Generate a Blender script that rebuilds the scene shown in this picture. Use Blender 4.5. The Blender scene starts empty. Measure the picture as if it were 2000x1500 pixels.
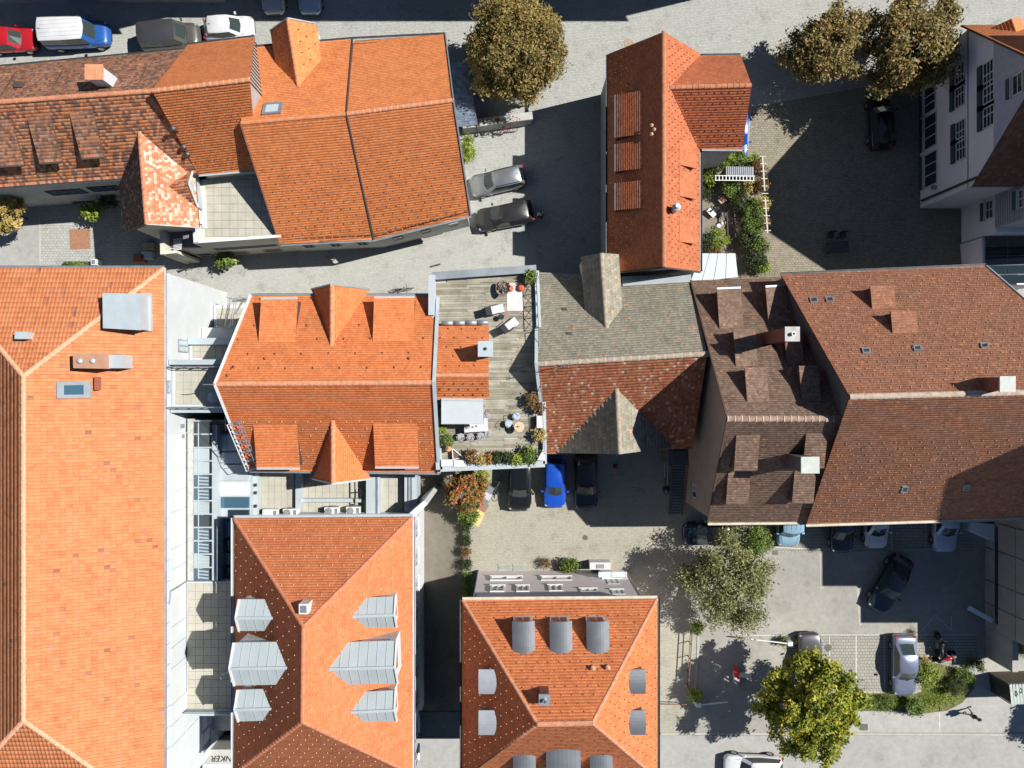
import bpy, bmesh, math, random
import numpy as np
from mathutils import Vector, Matrix

random.seed(7); np.random.seed(7)
scene = bpy.context.scene
col = scene.collection

# ------------------------------------------------------------------ camera, sky, sun, exposure
HC = 56.0            # height of the camera above the street
PX = 25.0            # photograph pixels per metre at street level
cam_d = bpy.data.cameras.new('camera'); cam = bpy.data.objects.new('camera', cam_d); col.objects.link(cam)
cam.location = (0, 0, HC); cam.rotation_euler = (0, 0, 0)
cam_d.sensor_width = 36.0; cam_d.lens = 36.0 * HC * PX / 2000.0
cam_d.clip_start = 0.5; cam_d.clip_end = 600.0
scene.camera = cam

SUN = Vector((0.89, 0.215, 1.0)).normalized()
EL = math.asin(SUN.z); AZ = math.atan2(SUN.x, SUN.y)
world = bpy.data.worlds.new('World'); scene.world = world; world.use_nodes = True
wn = world.node_tree.nodes; wl = world.node_tree.links; wn.clear()
sky = wn.new('ShaderNodeTexSky'); sky.sky_type = 'NISHITA'; sky.sun_disc = False
sky.air_density = 1.0; sky.dust_density = 0.2; sky.ozone_density = 2.5; sky.altitude = 300
sky.sun_elevation = EL; sky.sun_rotation = AZ
bg = wn.new('ShaderNodeBackground'); bg.inputs[1].default_value = 0.05
wo = wn.new('ShaderNodeOutputWorld'); wl.new(sky.outputs[0], bg.inputs[0]); wl.new(bg.outputs[0], wo.inputs[0])
sun_d = bpy.data.lights.new('sun', 'SUN'); sun_d.energy = 5.0; sun_d.angle = math.radians(0.5); sun_d.color = (1.0, 0.965, 0.90)
sun = bpy.data.objects.new('sun', sun_d); col.objects.link(sun)
sun.rotation_euler = SUN.to_track_quat('Z', 'Y').to_euler(); sun.location = SUN * 120

scene.render.engine = 'CYCLES'
scene.cycles.use_denoising = True
scene.cycles.max_bounces = 5; scene.cycles.diffuse_bounces = 1; scene.cycles.glossy_bounces = 2
scene.cycles.transmission_bounces = 4; scene.cycles.transparent_max_bounces = 6
scene.cycles.sample_clamp_indirect = 4.0
vs = scene.view_settings
vs.view_transform = 'Standard'; vs.look = 'None'; vs.exposure = 0.50; vs.gamma = 1.0; vs.use_curve_mapping = False

# ------------------------------------------------------------------ helpers
def P(px, py, z=0.0):
    """point at height z whose direction is photograph pixel (px, py)"""
    k = 1.0 - z / HC
    return Vector(((px - 1000.0) / PX * k, (750.0 - py) / PX * k, z))

WPOS = {}
def link(o, parent=None):
    col.objects.link(o)
    if parent is not None:
        o.parent = parent
        w = WPOS.get(parent.name, Vector((0, 0, 0)))
        o.location = -w
    WPOS[o.name] = Vector((0, 0, 0))
    return o

def tag(o, label=None, cat=None, group=None, kind=None):
    if label: o['label'] = label
    if cat: o['category'] = cat
    if group: o['group'] = group
    if kind: o['kind'] = kind
    return o

def thing(name, label, cat, loc, group=None):
    o = bpy.data.objects.new(name, None); col.objects.link(o)
    o.empty_display_size = 0.3
    o.location = loc; WPOS[o.name] = Vector(loc)
    return tag(o, label, cat, group)

def mk(name, verts, faces, mat, parent=None, smooth=False, kind=None):
    """mesh object; verts in world coordinates (parents carry no rotation)"""
    me = bpy.data.meshes.new(name)
    me.from_pydata([tuple(v) for v in verts], [], faces)
    me.update()
    mats = mat if isinstance(mat, (list, tuple)) else [mat]
    for m in mats: me.materials.append(m)
    if smooth:
        me.polygons.foreach_set('use_smooth', [True] * len(me.polygons))
    o = bpy.data.objects.new(name, me)
    link(o, parent)
    if kind: o['kind'] = kind
    return o

class MB:
    """collects shapes into one mesh"""
    def __init__(s): s.v = []; s.f = []; s.m = []; s.cur = 0
    def add(s, vs, fs):
        b = len(s.v); s.v += [Vector(v) for v in vs]
        for f in fs: s.f.append(tuple(i + b for i in f)); s.m.append(s.cur)
        return s
    def box(s, c, d, rz=0.0, M=None):
        x, y, z = d[0] / 2, d[1] / 2, d[2] / 2
        pts = [Vector((a * x, b * y, e * z)) for e in (-1, 1) for b in (-1, 1) for a in (-1, 1)]
        R = Matrix.Rotation(rz, 3, 'Z'); pts = [R @ p + Vector(c) for p in pts]
        if M is not None: pts = [M @ p for p in pts]
        return s.add(pts, [(0, 2, 3, 1), (4, 5, 7, 6), (0, 1, 5, 4), (1, 3, 7, 5), (3, 2, 6, 7), (2, 0, 4, 6)])
    def prism(s, poly, z0, z1):
        n = len(poly)
        lo = [Vector((p[0], p[1], z0 if not callable(z0) else z0(p))) for p in poly]
        hi = [Vector((p[0], p[1], z1 if not callable(z1) else z1(p))) for p in poly]
        fs = [(i, (i + 1) % n, n + (i + 1) % n, n + i) for i in range(n)]
        fs += [tuple(range(n))[::-1], tuple(range(n, 2 * n))]
        return s.add(lo + hi, fs)
    def tube(s, pts, r, n=6, cap=True):
        pts = [Vector(p) for p in pts]; k = len(pts)
        rs = r if isinstance(r, (list, tuple)) else [r] * k
        vs = []
        ref = None
        for i, p in enumerate(pts):
            t = (pts[min(i + 1, k - 1)] - pts[max(i - 1, 0)])
            t = t.normalized() if t.length > 1e-9 else Vector((0, 0, 1))
            if ref is None:
                ref = Vector((1, 0, 0)) if abs(t.x) < 0.8 else Vector((0, 1, 0))
            u = (ref - t * ref.dot(t)).normalized(); w = t.cross(u); ref = u
            for j in range(n):
                a = 2 * math.pi * j / n
                vs.append(p + (u * math.cos(a) + w * math.sin(a)) * rs[i])
        fs = [(i * n + j, i * n + (j + 1) % n, (i + 1) * n + (j + 1) % n, (i + 1) * n + j) for i in range(k - 1) for j in range(n)]
        if cap: fs += [tuple(range(n))[::-1], tuple(range((k - 1) * n, k * n))]
        return s.add(vs, fs)
    def lathe(s, c, prof, n=16):
        c = Vector(c); k = len(prof); vs = []
        for r, z in prof:
            for j in range(n):
                a = 2 * math.pi * j / n
                vs.append(c + Vector((r * math.cos(a), r * math.sin(a), z)))
        fs = [(i * n + j, i * n + (j + 1) % n, (i + 1) * n + (j + 1) % n, (i + 1) * n + j) for i in range(k - 1) for j in range(n)]
        fs += [tuple(range(n))[::-1], tuple(range((k - 1) * n, k * n))]
        return s.add(vs, fs)
    def xf(s, M):
        s.v = [M @ v for v in s.v]; return s
    def build(s, name, mat, parent=None, smooth=False, kind=None, local=False):
        o = mk(name, s.v, s.f, mat, parent, smooth, kind)
        if isinstance(mat, (list, tuple)) and len(mat) > 1:
            o.data.polygons.foreach_set('material_index', s.m)
        if local: o.location = (0, 0, 0)
        return o

def piece(name, me, M, parent):
    """an object that shares mesh data, placed by a world matrix under parent"""
    o = bpy.data.objects.new(name, me); col.objects.link(o); o.parent = parent
    w = WPOS.get(parent.name, Vector((0, 0, 0)))
    o.matrix_local = Matrix.Translation(-w) @ M
    WPOS[o.name] = Vector((0, 0, 0))
    return o

def mesh_of(mb, name, mat):
    me = bpy.data.meshes.new(name); me.from_pydata([tuple(v) for v in mb.v], [], mb.f); me.update()
    mats = mat if isinstance(mat, (list, tuple)) else [mat]
    for m in mats: me.materials.append(m)
    if len(mats) > 1: me.polygons.foreach_set('material_index', mb.m)
    return me

# ------------------------------------------------------------------ materials
def srgb(r, g, b):
    f = lambda c: (c / 255 / 12.92) if c / 255 <= 0.04045 else ((c / 255 + 0.055) / 1.055) ** 2.4
    return (f(r), f(g), f(b))

MATS = {}
def base_mat(name):
    m = bpy.data.materials.new(name); m.use_nodes = True
    nt = m.node_tree; b = nt.nodes['Principled BSDF']
    return m, nt, b

def N(nt, t, **kw):
    n = nt.nodes.new(t)
    for k, v in kw.items(): setattr(n, k, v)
    return n

def noise(nt, scale, detail=4.0, rough=0.55, vec=None):
    n = N(nt, 'ShaderNodeTexNoise'); n.inputs['Scale'].default_value = scale
    n.inputs['Detail'].default_value = detail; n.inputs['Roughness'].default_value = rough
    if vec is None:
        g = N(nt, 'ShaderNodeNewGeometry'); vec = g.outputs['Position']
    nt.links.new(vec, n.inputs['Vector'])
    return n

def ramp(nt, fac, stops, interp='LINEAR'):
    r = N(nt, 'ShaderNodeValToRGB'); r.color_ramp.interpolation = interp
    e = r.color_ramp.elements
    while len(e) > 1: e.remove(e[-1])
    e[0].position = stops[0][0]; e[0].color = (*stops[0][1], 1)
    for p, c in stops[1:]:
        x = e.new(p); x.color = (*c, 1)
    nt.links.new(fac, r.inputs[0])
    return r

def mixc(nt, fac, a, b, mode='MIX'):
    n = N(nt, 'ShaderNodeMix', data_type='RGBA', blend_type=mode)
    for sock, v in ((n.inputs[0], fac), (n.inputs[6], a), (n.inputs[7], b)):
        if hasattr(v, 'links'): nt.links.new(v, sock)
        elif isinstance(v, tuple): sock.default_value = (*v, 1)
        else: sock.default_value = v
    return n.outputs[2]

def plain(name, c, rough=0.7, metal=0.0, var=0.18, scale=2.5, bump=0.0, spec=0.5, coat=0.0):
    """one colour with cloudy wear and fine grain"""
    if name in MATS: return MATS[name]
    m, nt, b = base_mat(name)
    n = noise(nt, scale); n2 = noise(nt, scale * 14, 3)
    lo = tuple(max(0, x * (1 - var)) for x in c); hi = tuple(min(1, x * (1 + var * 0.7)) for x in c)
    r = ramp(nt, n.outputs[0], [(0.3, lo), (0.7, hi)])
    cc = mixc(nt, 0.12 if var else 0.0, r.outputs[0], n2.outputs[0], 'OVERLAY') if var else r.outputs[0]
    nt.links.new(cc, b.inputs['Base Color'])
    b.inputs['Roughness'].default_value = rough; b.inputs['Metallic'].default_value = metal
    b.inputs['Specular IOR Level'].default_value = spec
    if coat: b.inputs['Coat Weight'].default_value = coat; b.inputs['Coat Roughness'].default_value = 0.04
    if bump:
        bp = N(nt, 'ShaderNodeBump'); bp.inputs['Strength'].default_value = bump; bp.inputs['Distance'].default_value = 0.02
        nt.links.new(n2.outputs[0], bp.inputs['Height']); nt.links.new(bp.outputs[0], b.inputs['Normal'])
    MATS[name] = m
    return m

def glass(name, c=(0.02, 0.035, 0.045), rough=0.06, spec=0.9):
    if name in MATS: return MATS[name]
    m, nt, b = base_mat(name)
    b.inputs['Base Color'].default_value = (*c, 1); b.inputs['Roughness'].default_value = rough
    b.inputs['Specular IOR Level'].default_value = spec
    MATS[name] = m
    return m

def clear_glass(name, tint=(0.75, 0.9, 0.9), alpha=0.35):
    if name in MATS: return MATS[name]
    m, nt, b = base_mat(name)
    b.inputs['Base Color'].default_value = (*tint, 1); b.inputs['Roughness'].default_value = 0.08
    b.inputs['Alpha'].default_value = alpha
    MATS[name] = m
    return m

def tile_mat(name, stops, dirt=(0.25, (0.10, 0.08, 0.06)), dirt_scale=0.35, interp='LINEAR', rough=0.85, cloud=0.18):
    """clay tiles: each tile takes its own shade from the 'tint' face attribute; lichen and soot in patches"""
    m, nt, b = base_mat(name)
    at = N(nt, 'ShaderNodeAttribute'); at.attribute_name = 'tint'
    r = ramp(nt, at.outputs['Fac'], stops, interp)
    n1 = noise(nt, dirt_scale, 6, 0.6); n2 = noise(nt, 9.0, 4, 0.6)
    k = N(nt, 'ShaderNodeMath', operation='MULTIPLY_ADD'); nt.links.new(n1.outputs[0], k.inputs[0]); k.inputs[1].default_value = 3.2; k.inputs[2].default_value = -1.75
    k.use_clamp = True
    k2 = N(nt, 'ShaderNodeMath', operation='MULTIPLY'); nt.links.new(k.outputs[0], k2.inputs[0]); k2.inputs[1].default_value = dirt[0]
    c1 = mixc(nt, k2.outputs[0], r.outputs[0], dirt[1])
    n3 = noise(nt, 1.25, 6, 0.65); w3 = ramp(nt, n3.outputs[0], [(.28, (.80, .79, .78)), (.5, (1, 1, 1)), (.72, (1.06, 1.05, 1.04))]); c1 = mixc(nt, 1.0, c1, w3.outputs[0], 'MULTIPLY')
    c2 = mixc(nt, cloud, c1, n2.outputs[0], 'OVERLAY')
    nt.links.new(c2, b.inputs['Base Color'])
    b.inputs['Roughness'].default_value = rough; b.inputs['Specular IOR Level'].default_value = 0.25
    MATS[name] = m
    return m

def leaf_mat(name, stops, trans=0.25):
    m, nt, b = base_mat(name)
    at = N(nt, 'ShaderNodeAttribute'); at.attribute_name = 'tint'
    r = ramp(nt, at.outputs['Fac'], stops)
    nt.links.new(r.outputs[0], b.inputs['Base Color'])
    b.inputs['Roughness'].default_value = 0.55; b.inputs['Specular IOR Level'].default_value = 0.3
    tr = N(nt, 'ShaderNodeBsdfTranslucent'); nt.links.new(r.outputs[0], tr.inputs[0])
    mx = N(nt, 'ShaderNodeMixShader'); mx.inputs[0].default_value = trans
    out = nt.nodes['Material Output']
    nt.links.new(b.outputs[0], mx.inputs[1]); nt.links.new(tr.outputs[0], mx.inputs[2]); nt.links.new(mx.outputs[0], out.inputs[0])
    MATS[name] = m
    return m

def paving_mat(name, c1, c2, mortar, bw, bh, rot=0.0, msize=0.018, patch=0.25, patch_c=(0.12, 0.11, 0.09), offs=0.5, bump=0.25, wob=0.03, pscale=0.22):
    """setts or pavers too small to tell apart: bricks with wandering joints, stains"""
    m, nt, b = base_mat(name)
    g = N(nt, 'ShaderNodeNewGeometry')
    mp = N(nt, 'ShaderNodeMapping'); mp.inputs['Rotation'].default_value = (0, 0, rot)
    nz = noise(nt, 1.1, 3, 0.6, g.outputs['Position'])
    va = N(nt, 'ShaderNodeVectorMath', operation='MULTIPLY_ADD'); nt.links.new(nz.outputs['Color'], va.inputs[0]); va.inputs[1].default_value = (wob * 8, wob * 8, 0)
    nt.links.new(g.outputs['Position'], va.inputs[2])
    nt.links.new(va.outputs[0], mp.inputs['Vector'])
    br = N(nt, 'ShaderNodeTexBrick'); br.offset = offs
    br.inputs['Scale'].default_value = 1.0; br.inputs['Brick Width'].default_value = bw; br.inputs['Row Height'].default_value = bh
    br.inputs['Mortar Size'].default_value = msize; br.inputs['Mortar Smooth'].default_value = 0.4; br.inputs['Bias'].default_value = 0.0
    br.inputs['Color1'].default_value = (*c1, 1); br.inputs['Color2'].default_value = (*c2, 1); br.inputs['Mortar'].default_value = (*mortar, 1)
    nt.links.new(mp.outputs[0], br.inputs['Vector'])
    n1 = noise(nt, pscale, 6, 0.62); n2 = noise(nt, 6.0, 4, 0.6)
    k = N(nt, 'ShaderNodeMath', operation='MULTIPLY_ADD'); nt.links.new(n1.outputs[0], k.inputs[0]); k.inputs[1].default_value = 2.6; k.inputs[2].default_value = -1.25; k.use_clamp = True
    k2 = N(nt, 'ShaderNodeMath', operation='MULTIPLY'); nt.links.new(k.outputs[0], k2.inputs[0]); k2.inputs[1].default_value = patch
    a = mixc(nt, k2.outputs[0], br.outputs['Color'], patch_c)
    n3 = noise(nt, .75, 7, 0.68); w3 = ramp(nt, n3.outputs[0], [(.30, (.76, .75, .73)), (.46, (1, 1, 1)), (.75, (1.07, 1.07, 1.07))]); a = mixc(nt, 1.0, a, w3.outputs[0], 'MULTIPLY')
    a = mixc(nt, 0.22, a, n2.outputs[0], 'OVERLAY')
    nt.links.new(a, b.inputs['Base Color']); b.inputs['Roughness'].default_value = 0.9; b.inputs['Specular IOR Level'].default_value = 0.2
    bp = N(nt, 'ShaderNodeBump'); bp.inputs['Strength'].default_value = bump; bp.inputs['Distance'].default_value = 0.02; bp.invert = True
    nt.links.new(br.outputs['Fac'], bp.inputs['Height']); nt.links.new(bp.outputs[0], b.inputs['Normal'])
    MATS[name] = m
    return m

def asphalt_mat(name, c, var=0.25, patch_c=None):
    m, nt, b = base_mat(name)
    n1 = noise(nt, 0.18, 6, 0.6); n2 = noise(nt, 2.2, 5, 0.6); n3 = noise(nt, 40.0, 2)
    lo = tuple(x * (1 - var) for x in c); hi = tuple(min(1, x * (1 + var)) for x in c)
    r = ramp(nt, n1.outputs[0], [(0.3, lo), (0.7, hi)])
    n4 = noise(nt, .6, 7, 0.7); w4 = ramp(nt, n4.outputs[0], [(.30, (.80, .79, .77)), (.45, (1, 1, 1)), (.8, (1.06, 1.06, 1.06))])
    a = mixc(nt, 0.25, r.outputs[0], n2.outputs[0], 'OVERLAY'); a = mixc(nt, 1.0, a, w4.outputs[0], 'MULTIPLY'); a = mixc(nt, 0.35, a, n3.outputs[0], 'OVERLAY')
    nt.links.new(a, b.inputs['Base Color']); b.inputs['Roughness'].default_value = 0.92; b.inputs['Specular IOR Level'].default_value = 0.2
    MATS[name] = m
    return m

# ------------------------------------------------------------------ roofs
UP = Vector((0, 0, 1))
class RF:
    """a roof plane: polygon in space, downslope direction, pixel-ray hits"""
    def __init__(s, pts):
        s.p = [Vector(p) for p in pts]
        a, b, c = s.p[0], s.p[1], s.p[2]
        n = (b - a).cross(c - a).normalized()
        if n.z < 0: n = -n
        s.n = n; s.o = a
        d = Vector((0, 0, -1)); d = d - n * d.dot(n)
        s.d = d.normalized()                       # down the slope
        s.a = s.n.cross(s.d).normalized()          # along the eaves
        s.hd = Vector((s.d.x, s.d.y, 0)).normalized()
        s.slope = -s.d.z / math.hypot(s.d.x, s.d.y)
        s.p = [a, b, c] + [Vector((q.x, q.y, s.z(q.x, q.y))) for q in s.p[3:]]
    def z(s, x, y):
        return s.o.z - (s.n.x * (x - s.o.x) + s.n.y * (y - s.o.y)) / s.n.z
    def hit(s, px, py, lift=0.0):
        q = Vector(((px - 1000) / PX, (750 - py) / PX, 0)); c = Vector((0, 0, HC)); r = q - c
        t = (s.o - c).dot(s.n) / r.dot(s.n)
        return c + r * t + UP * lift

def tiles(face, mat, parent, w=0.18, l=0.17, style='plain', poly=None, name='roof_tiles', lift=0.009, seed=0, relief=1.0):
    poly = [Vector(p) for p in (poly or face.p)]
    rng = np.random.default_rng(seed + len(bpy.data.objects))
    o, a, d, n = face.o, face.a, face.d, face.n
    us = [(p - o).dot(a) for p in poly]; vsx = [(p - o).dot(d) for p in poly]
    u0, u1, v0, v1 = min(us), max(us), min(vsx), max(vsx)
    nc = int((u1 - u0) / w) + 3; nr = int((v1 - v0) / l) + 2
    J, I = np.meshgrid(np.arange(nc), np.arange(nr))
    stag = (I % 2) * 0.5 if style == 'plain' else np.zeros_like(I, dtype=float)
    U0 = (u0 - w + J * w + stag * w).ravel(); V1 = (v1 - I * l).ravel(); V0 = V1 - l * 1.02
    cnt = U0.size
    tint = rng.random(cnt)
    h1 = lift + rng.normal(0, 0.0025, cnt)
    if style == 'plain':
        prof = np.array([[0.02, 0], [0.98, 0]])
    else:  # pantile: roll and pan
        prof = np.array([[0.03, 0.03], [0.22, 0.034], [0.42, 0.006], [0.75, 0.0], [.965, 0.026]]) if style == 'pan' else \
               np.array([[0.0, 0.0], [0.12, 0.085], [0.34, 0.085], [0.46, 0.0], [1.0, 0.0]])
    prof[:, 1] *= relief
    k = len(prof)
    A = np.array(a); D = np.array(d); Nn = np.array(n); O = np.array(o)
    rows = []
    for (V, h) in ((V0, np.full(cnt, 0.004)), (V1, h1), (V1, np.full(cnt, -0.004))):
        for (pu, ph) in prof:
            uu = U0 + pu * w
            hh = h + (ph if V is not None and h is not rows else 0)
            rows.append(O + np.outer(uu, A) + np.outer(V, D) + np.outer(hh, Nn))
    verts = np.stack(rows, axis=1)           # cnt x 3k x 3
    for i in range(k): verts[:, 2 * k + i] -= Nn * prof[i, 1]
    faces = []
    for i in range(k - 1):
        faces.append((i, i + 1, k + i + 1, k + i)); faces.append((k + i, k + i + 1, 2 * k + i + 1, 2 * k + i))
    F = (np.array(faces)[None] + (np.arange(cnt) * 3 * k)[:, None, None]).reshape(-1, 4)
    me = bpy.data.meshes.new(name)
    me.vertices.add(cnt * 3 * k); me.vertices.foreach_set('co', verts.reshape(-1))
    me.loops.add(F.size); me.loops.foreach_set('vertex_index', F.reshape(-1).astype(np.int32))
    me.polygons.add(len(F)); me.polygons.foreach_set('loop_start', np.arange(0, F.size, 4, dtype=np.int32))
    me.update(calc_edges=True)
    at = me.attributes.new('tint', 'FLOAT', 'FACE')
    at.data.foreach_set('value', np.repeat(tint, len(faces)).astype(np.float32))
    bm = bmesh.new(); bm.from_mesh(me)
    cen = sum(poly, Vector()) / len(poly)
    for i in range(len(poly)):
        p, q = poly[i], poly[(i + 1) % len(poly)]
        e = q - p
        if e.length < 1e-4: continue
        no = e.cross(n).normalized()
        if no.dot(cen - p) > 0: no = -no
        bmesh.ops.bisect_plane(bm, geom=bm.verts[:] + bm.edges[:] + bm.faces[:], dist=1e-5, plane_co=p, plane_no=no, clear_outer=True)
    bm.to_mesh(me); bm.free()
    me.materials.append(mat)
    ob = bpy.data.objects.new(name, me); link(ob, parent); ob['kind'] = 'stuff'
    return ob

def hooks(face, parent, mat, du=0.75, dv=0.5, poly=None, v_from=0.0, size=(0.05, 0.10, 0.05), off=0.3, name='snow_guards', margin=0.25, seed=3):
    """small snow-guard hooks in staggered rows"""
    poly = [Vector(p) for p in (poly or face.p)]
    rng = random.Random(seed)
    us = [(p - face.o).dot(face.a) for p in poly]; vv = [(p - face.o).dot(face.d) for p in poly]
    cen = sum(poly, Vector()) / len(poly)
    pl = []
    for i in range(len(poly)):
        p, q = poly[i], poly[(i + 1) % len(poly)]
        no = (q - p).cross(face.n).normalized()
        if no.dot(cen - p) > 0: no = -no
        pl.append((p, no))
    mb = MB(); r = 0
    v = max(vv) - off
    while v > min(vv) + (max(vv) - min(vv)) * v_from:
        u = min(us) + (r % 2) * du / 2
        while u < max(us):
            c = face.o + face.a * (u + rng.uniform(-.02, .02)) + face.d * (v + rng.uniform(-.015, .015))
            if all((c - p).dot(no) < -margin for p, no in pl):
                a, d, n = face.a * size[0] / 2, face.d * size[1] / 2, face.n
                b0 = c + n * 0.03; t0 = c + n * (0.035 + size[2])
                mb.add([b0 - a - d, b0 + a - d, b0 + a + d, b0 - a + d, t0 - a, t0 + a, t0 + a + d, t0 - a + d],
                       [(4, 5, 6, 7), (0, 1, 5, 4), (1, 2, 6, 5), (2, 3, 7, 6), (3, 0, 4, 7)])
            u += du
        v -= dv; r += 1
    if mb.v: mb.build(name, mat, parent, kind='stuff')

RT = {}
def ridge_tiles(p0, p1, mat, parent, r=0.15, step=0.40, mortar=None, sink=0.04):
    key = (mat.name, r, step, mortar.name if mortar else '')
    if key not in RT:
        mb = MB(); L = step * 1.12; n = 7
        vs = []
        for x, rr in ((0, r * 0.86), (L * 0.86, r), (L, r * 1.06), (L, r * 0.8)):
            for j in range(n):
                a = math.pi * j / (n - 1)
                vs.append((x, math.cos(a) * rr * 1.15, math.sin(a) * rr * 0.8))
        for i in range(3):
            mb.cur = 1 if (mortar and i >= 1) else 0
            mb.add([], [])
            for j in range(n - 1):
                mb.f.append((i * n + j, i * n + j + 1, (i + 1) * n + j + 1, (i + 1) * n + j)); mb.m.append(mb.cur)
        mb.v = [Vector(v) for v in vs]
        RT[key] = mesh_of(mb, 'ridge_tile', [mat, mortar] if mortar else [mat])
    me = RT[key]
    p0, p1 = Vector(p0), Vector(p1)
    t = (p1 - p0); ln = t.length; t.normalize()
    y = UP.cross(t).normalized(); z = t.cross(y)
    k = max(1, int(ln / step + 0.5)); st = ln / k
    rng = random.Random(int(ln * 1000))
    for i in range(k):
        M = Matrix((t, y, z)).transposed().to_4x4()
        M.translation = p0 + t * (i * st) - z * (sink - rng.uniform(-.006, .006))
        piece('ridge_tile', me, M @ Matrix.Rotation(rng.uniform(-.02, .02), 4, 'Z') @ Matrix.Scale(st / step, 4, (1, 0, 0)), parent)

def bar(parent, name, p0, p1, w, h, mat, up=UP):
    """rectangular bar between two points"""
    p0, p1 = Vector(p0), Vector(p1); t = (p1 - p0).normalized()
    y = up.cross(t).normalized() * (w / 2); z = t.cross(y.normalized()).normalized() * (h / 2)
    mb = MB(); vs = [p + a * y + b * z for p in (p0, p1) for b in (-1, 1) for a in (-1, 1)]
    mb.add(vs, [(0, 2, 3, 1), (4, 5, 7, 6), (0, 1, 5, 4), (1, 3, 7, 5), (3, 2, 6, 7), (2, 0, 4, 6)])
    return mb.build(name, mat, parent)

def gutter(parent, p0, p1, mat, out, r=0.075):
    p0, p1 = Vector(p0), Vector(p1); t = (p1 - p0).normalized(); out = Vector(out).normalized()
    mb = MB(); n = 6; vs = []
    for p in (p0, p1):
        for j in range(n + 1):
            a = math.pi + math.pi * j / n
            vs.append(p + out * (r * 0.9 + math.cos(a) * r) + UP * (math.sin(a) * r + 0.01))
        for j in range(n + 1):
            a = 2 * math.pi - math.pi * j / n
            vs.append(p + out * (r * 0.9 + math.cos(a) * r * .82) + UP * (math.sin(a) * r * .82 + 0.01))
    m = 2 * (n + 1)
    mb.add(vs, [(j, (j + 1) % m, m + (j + 1) % m, m + j) for j in range(m)])
    return mb.build('gutter', mat, parent)

def roof_slab(parent, faces, mat, t=0.14, name='roof'):
    mb = MB()
    for f in faces:
        n = len(f.p)
        top = [p.copy() for p in f.p]; bot = [p - UP * t for p in f.p]
        mb.add(top + bot, [tuple(range(n)), tuple(range(n, 2 * n))[::-1]] + [(i, n + i, n + (i + 1) % n, (i + 1) % n) for i in range(n)])
    return mb.build(name, mat, parent)

def walls(parent, foot, z0, top, mat, name='wall'):
    """foot: xy list; top: height or function(x, y)"""
    n = len(foot); mb = MB()
    f = (lambda p: top) if not callable(top) else (lambda p: top(p[0], p[1]))
    mb.add([(p[0], p[1], z0) for p in foot] + [(p[0], p[1], f(p)) for p in foot],
           [(i, (i + 1) % n, n + (i + 1) % n, n + i) for i in range(n)] + ([] if callable(top) else [tuple(range(n, 2 * n))]))
    return mb.build(name, mat, parent)

def quad_box(parent, name, pts, z0, z1, mat, kind=None):
    mb = MB(); mb.prism([(p[0], p[1]) for p in pts], z0, z1)
    return mb.build(name, mat, parent, kind=kind)

# ------------------------------------------------------------------ dormers, windows, chimneys
def shed_dormer(bld, face, BL, BR, d, s2, wall_m, tmat, slab_m, tw=0.18, tl=0.17, trim=None, style='plain', over=0.12, cin=.08, lift=.009):
    A, B = face.hit(*BL), face.hit(*BR)
    if (B - A).dot(face.a) < 0: A, B = B, A
    zm = (A.z + B.z) / 2
    hd = face.hd; drop = UP * (s2 * d)
    FA, FB = A + hd * d - drop, B + hd * d - drop
    e = face.a.copy(); e.z = 0; e.normalize()
    ia, ib = A + e * cin, B - e * cin
    fa, fb = FA + e * cin - hd * over, FB - e * cin - hd * over
    mb = MB()
    def base(p): return Vector((p.x, p.y, face.z(p.x, p.y) - 0.25))
    mb.add([ia - UP * .05, fa - UP * .05, base(fa), base(ia)], [(0, 1, 2, 3)])
    mb.add([ib - UP * .05, fb - UP * .05, base(fb), base(ib)], [(3, 2, 1, 0)])
    mb.add([fa - UP * .05, fb - UP * .05, base(fb), base(fa)], [(0, 1, 2, 3)])
    dm = mb.build('dormer', wall_m, bld)
    f = RF([A + UP * .03, FA + UP * .03, FB + UP * .03, B + UP * .03])
    roof_slab(dm, [f], slab_m, 0.10, 'dormer_roof')
    tiles(f, tmat, dm, tw, tl, style, lift=lift)
    # window strip on the front
    wdt = (fb - fa).length; hgt = fa.z - face.z(fa.x, fa.y)
    if hgt > 0.5:
        c = (fa + fb) / 2 - UP * (hgt * .52) + hd * .02
        pane = MB(); u = e * (wdt * .38); v = UP * (hgt * .30)
        pane.add([c - u - v, c + u - v, c + u + v, c - u + v], [(0, 1, 2, 3)])
        pane.build('window_pane', GLS, dm)
    if trim:
        bar(dm, 'eaves_trim', FA + hd * .05, FB + hd * .05, .12, .10, trim)
    return dm

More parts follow.
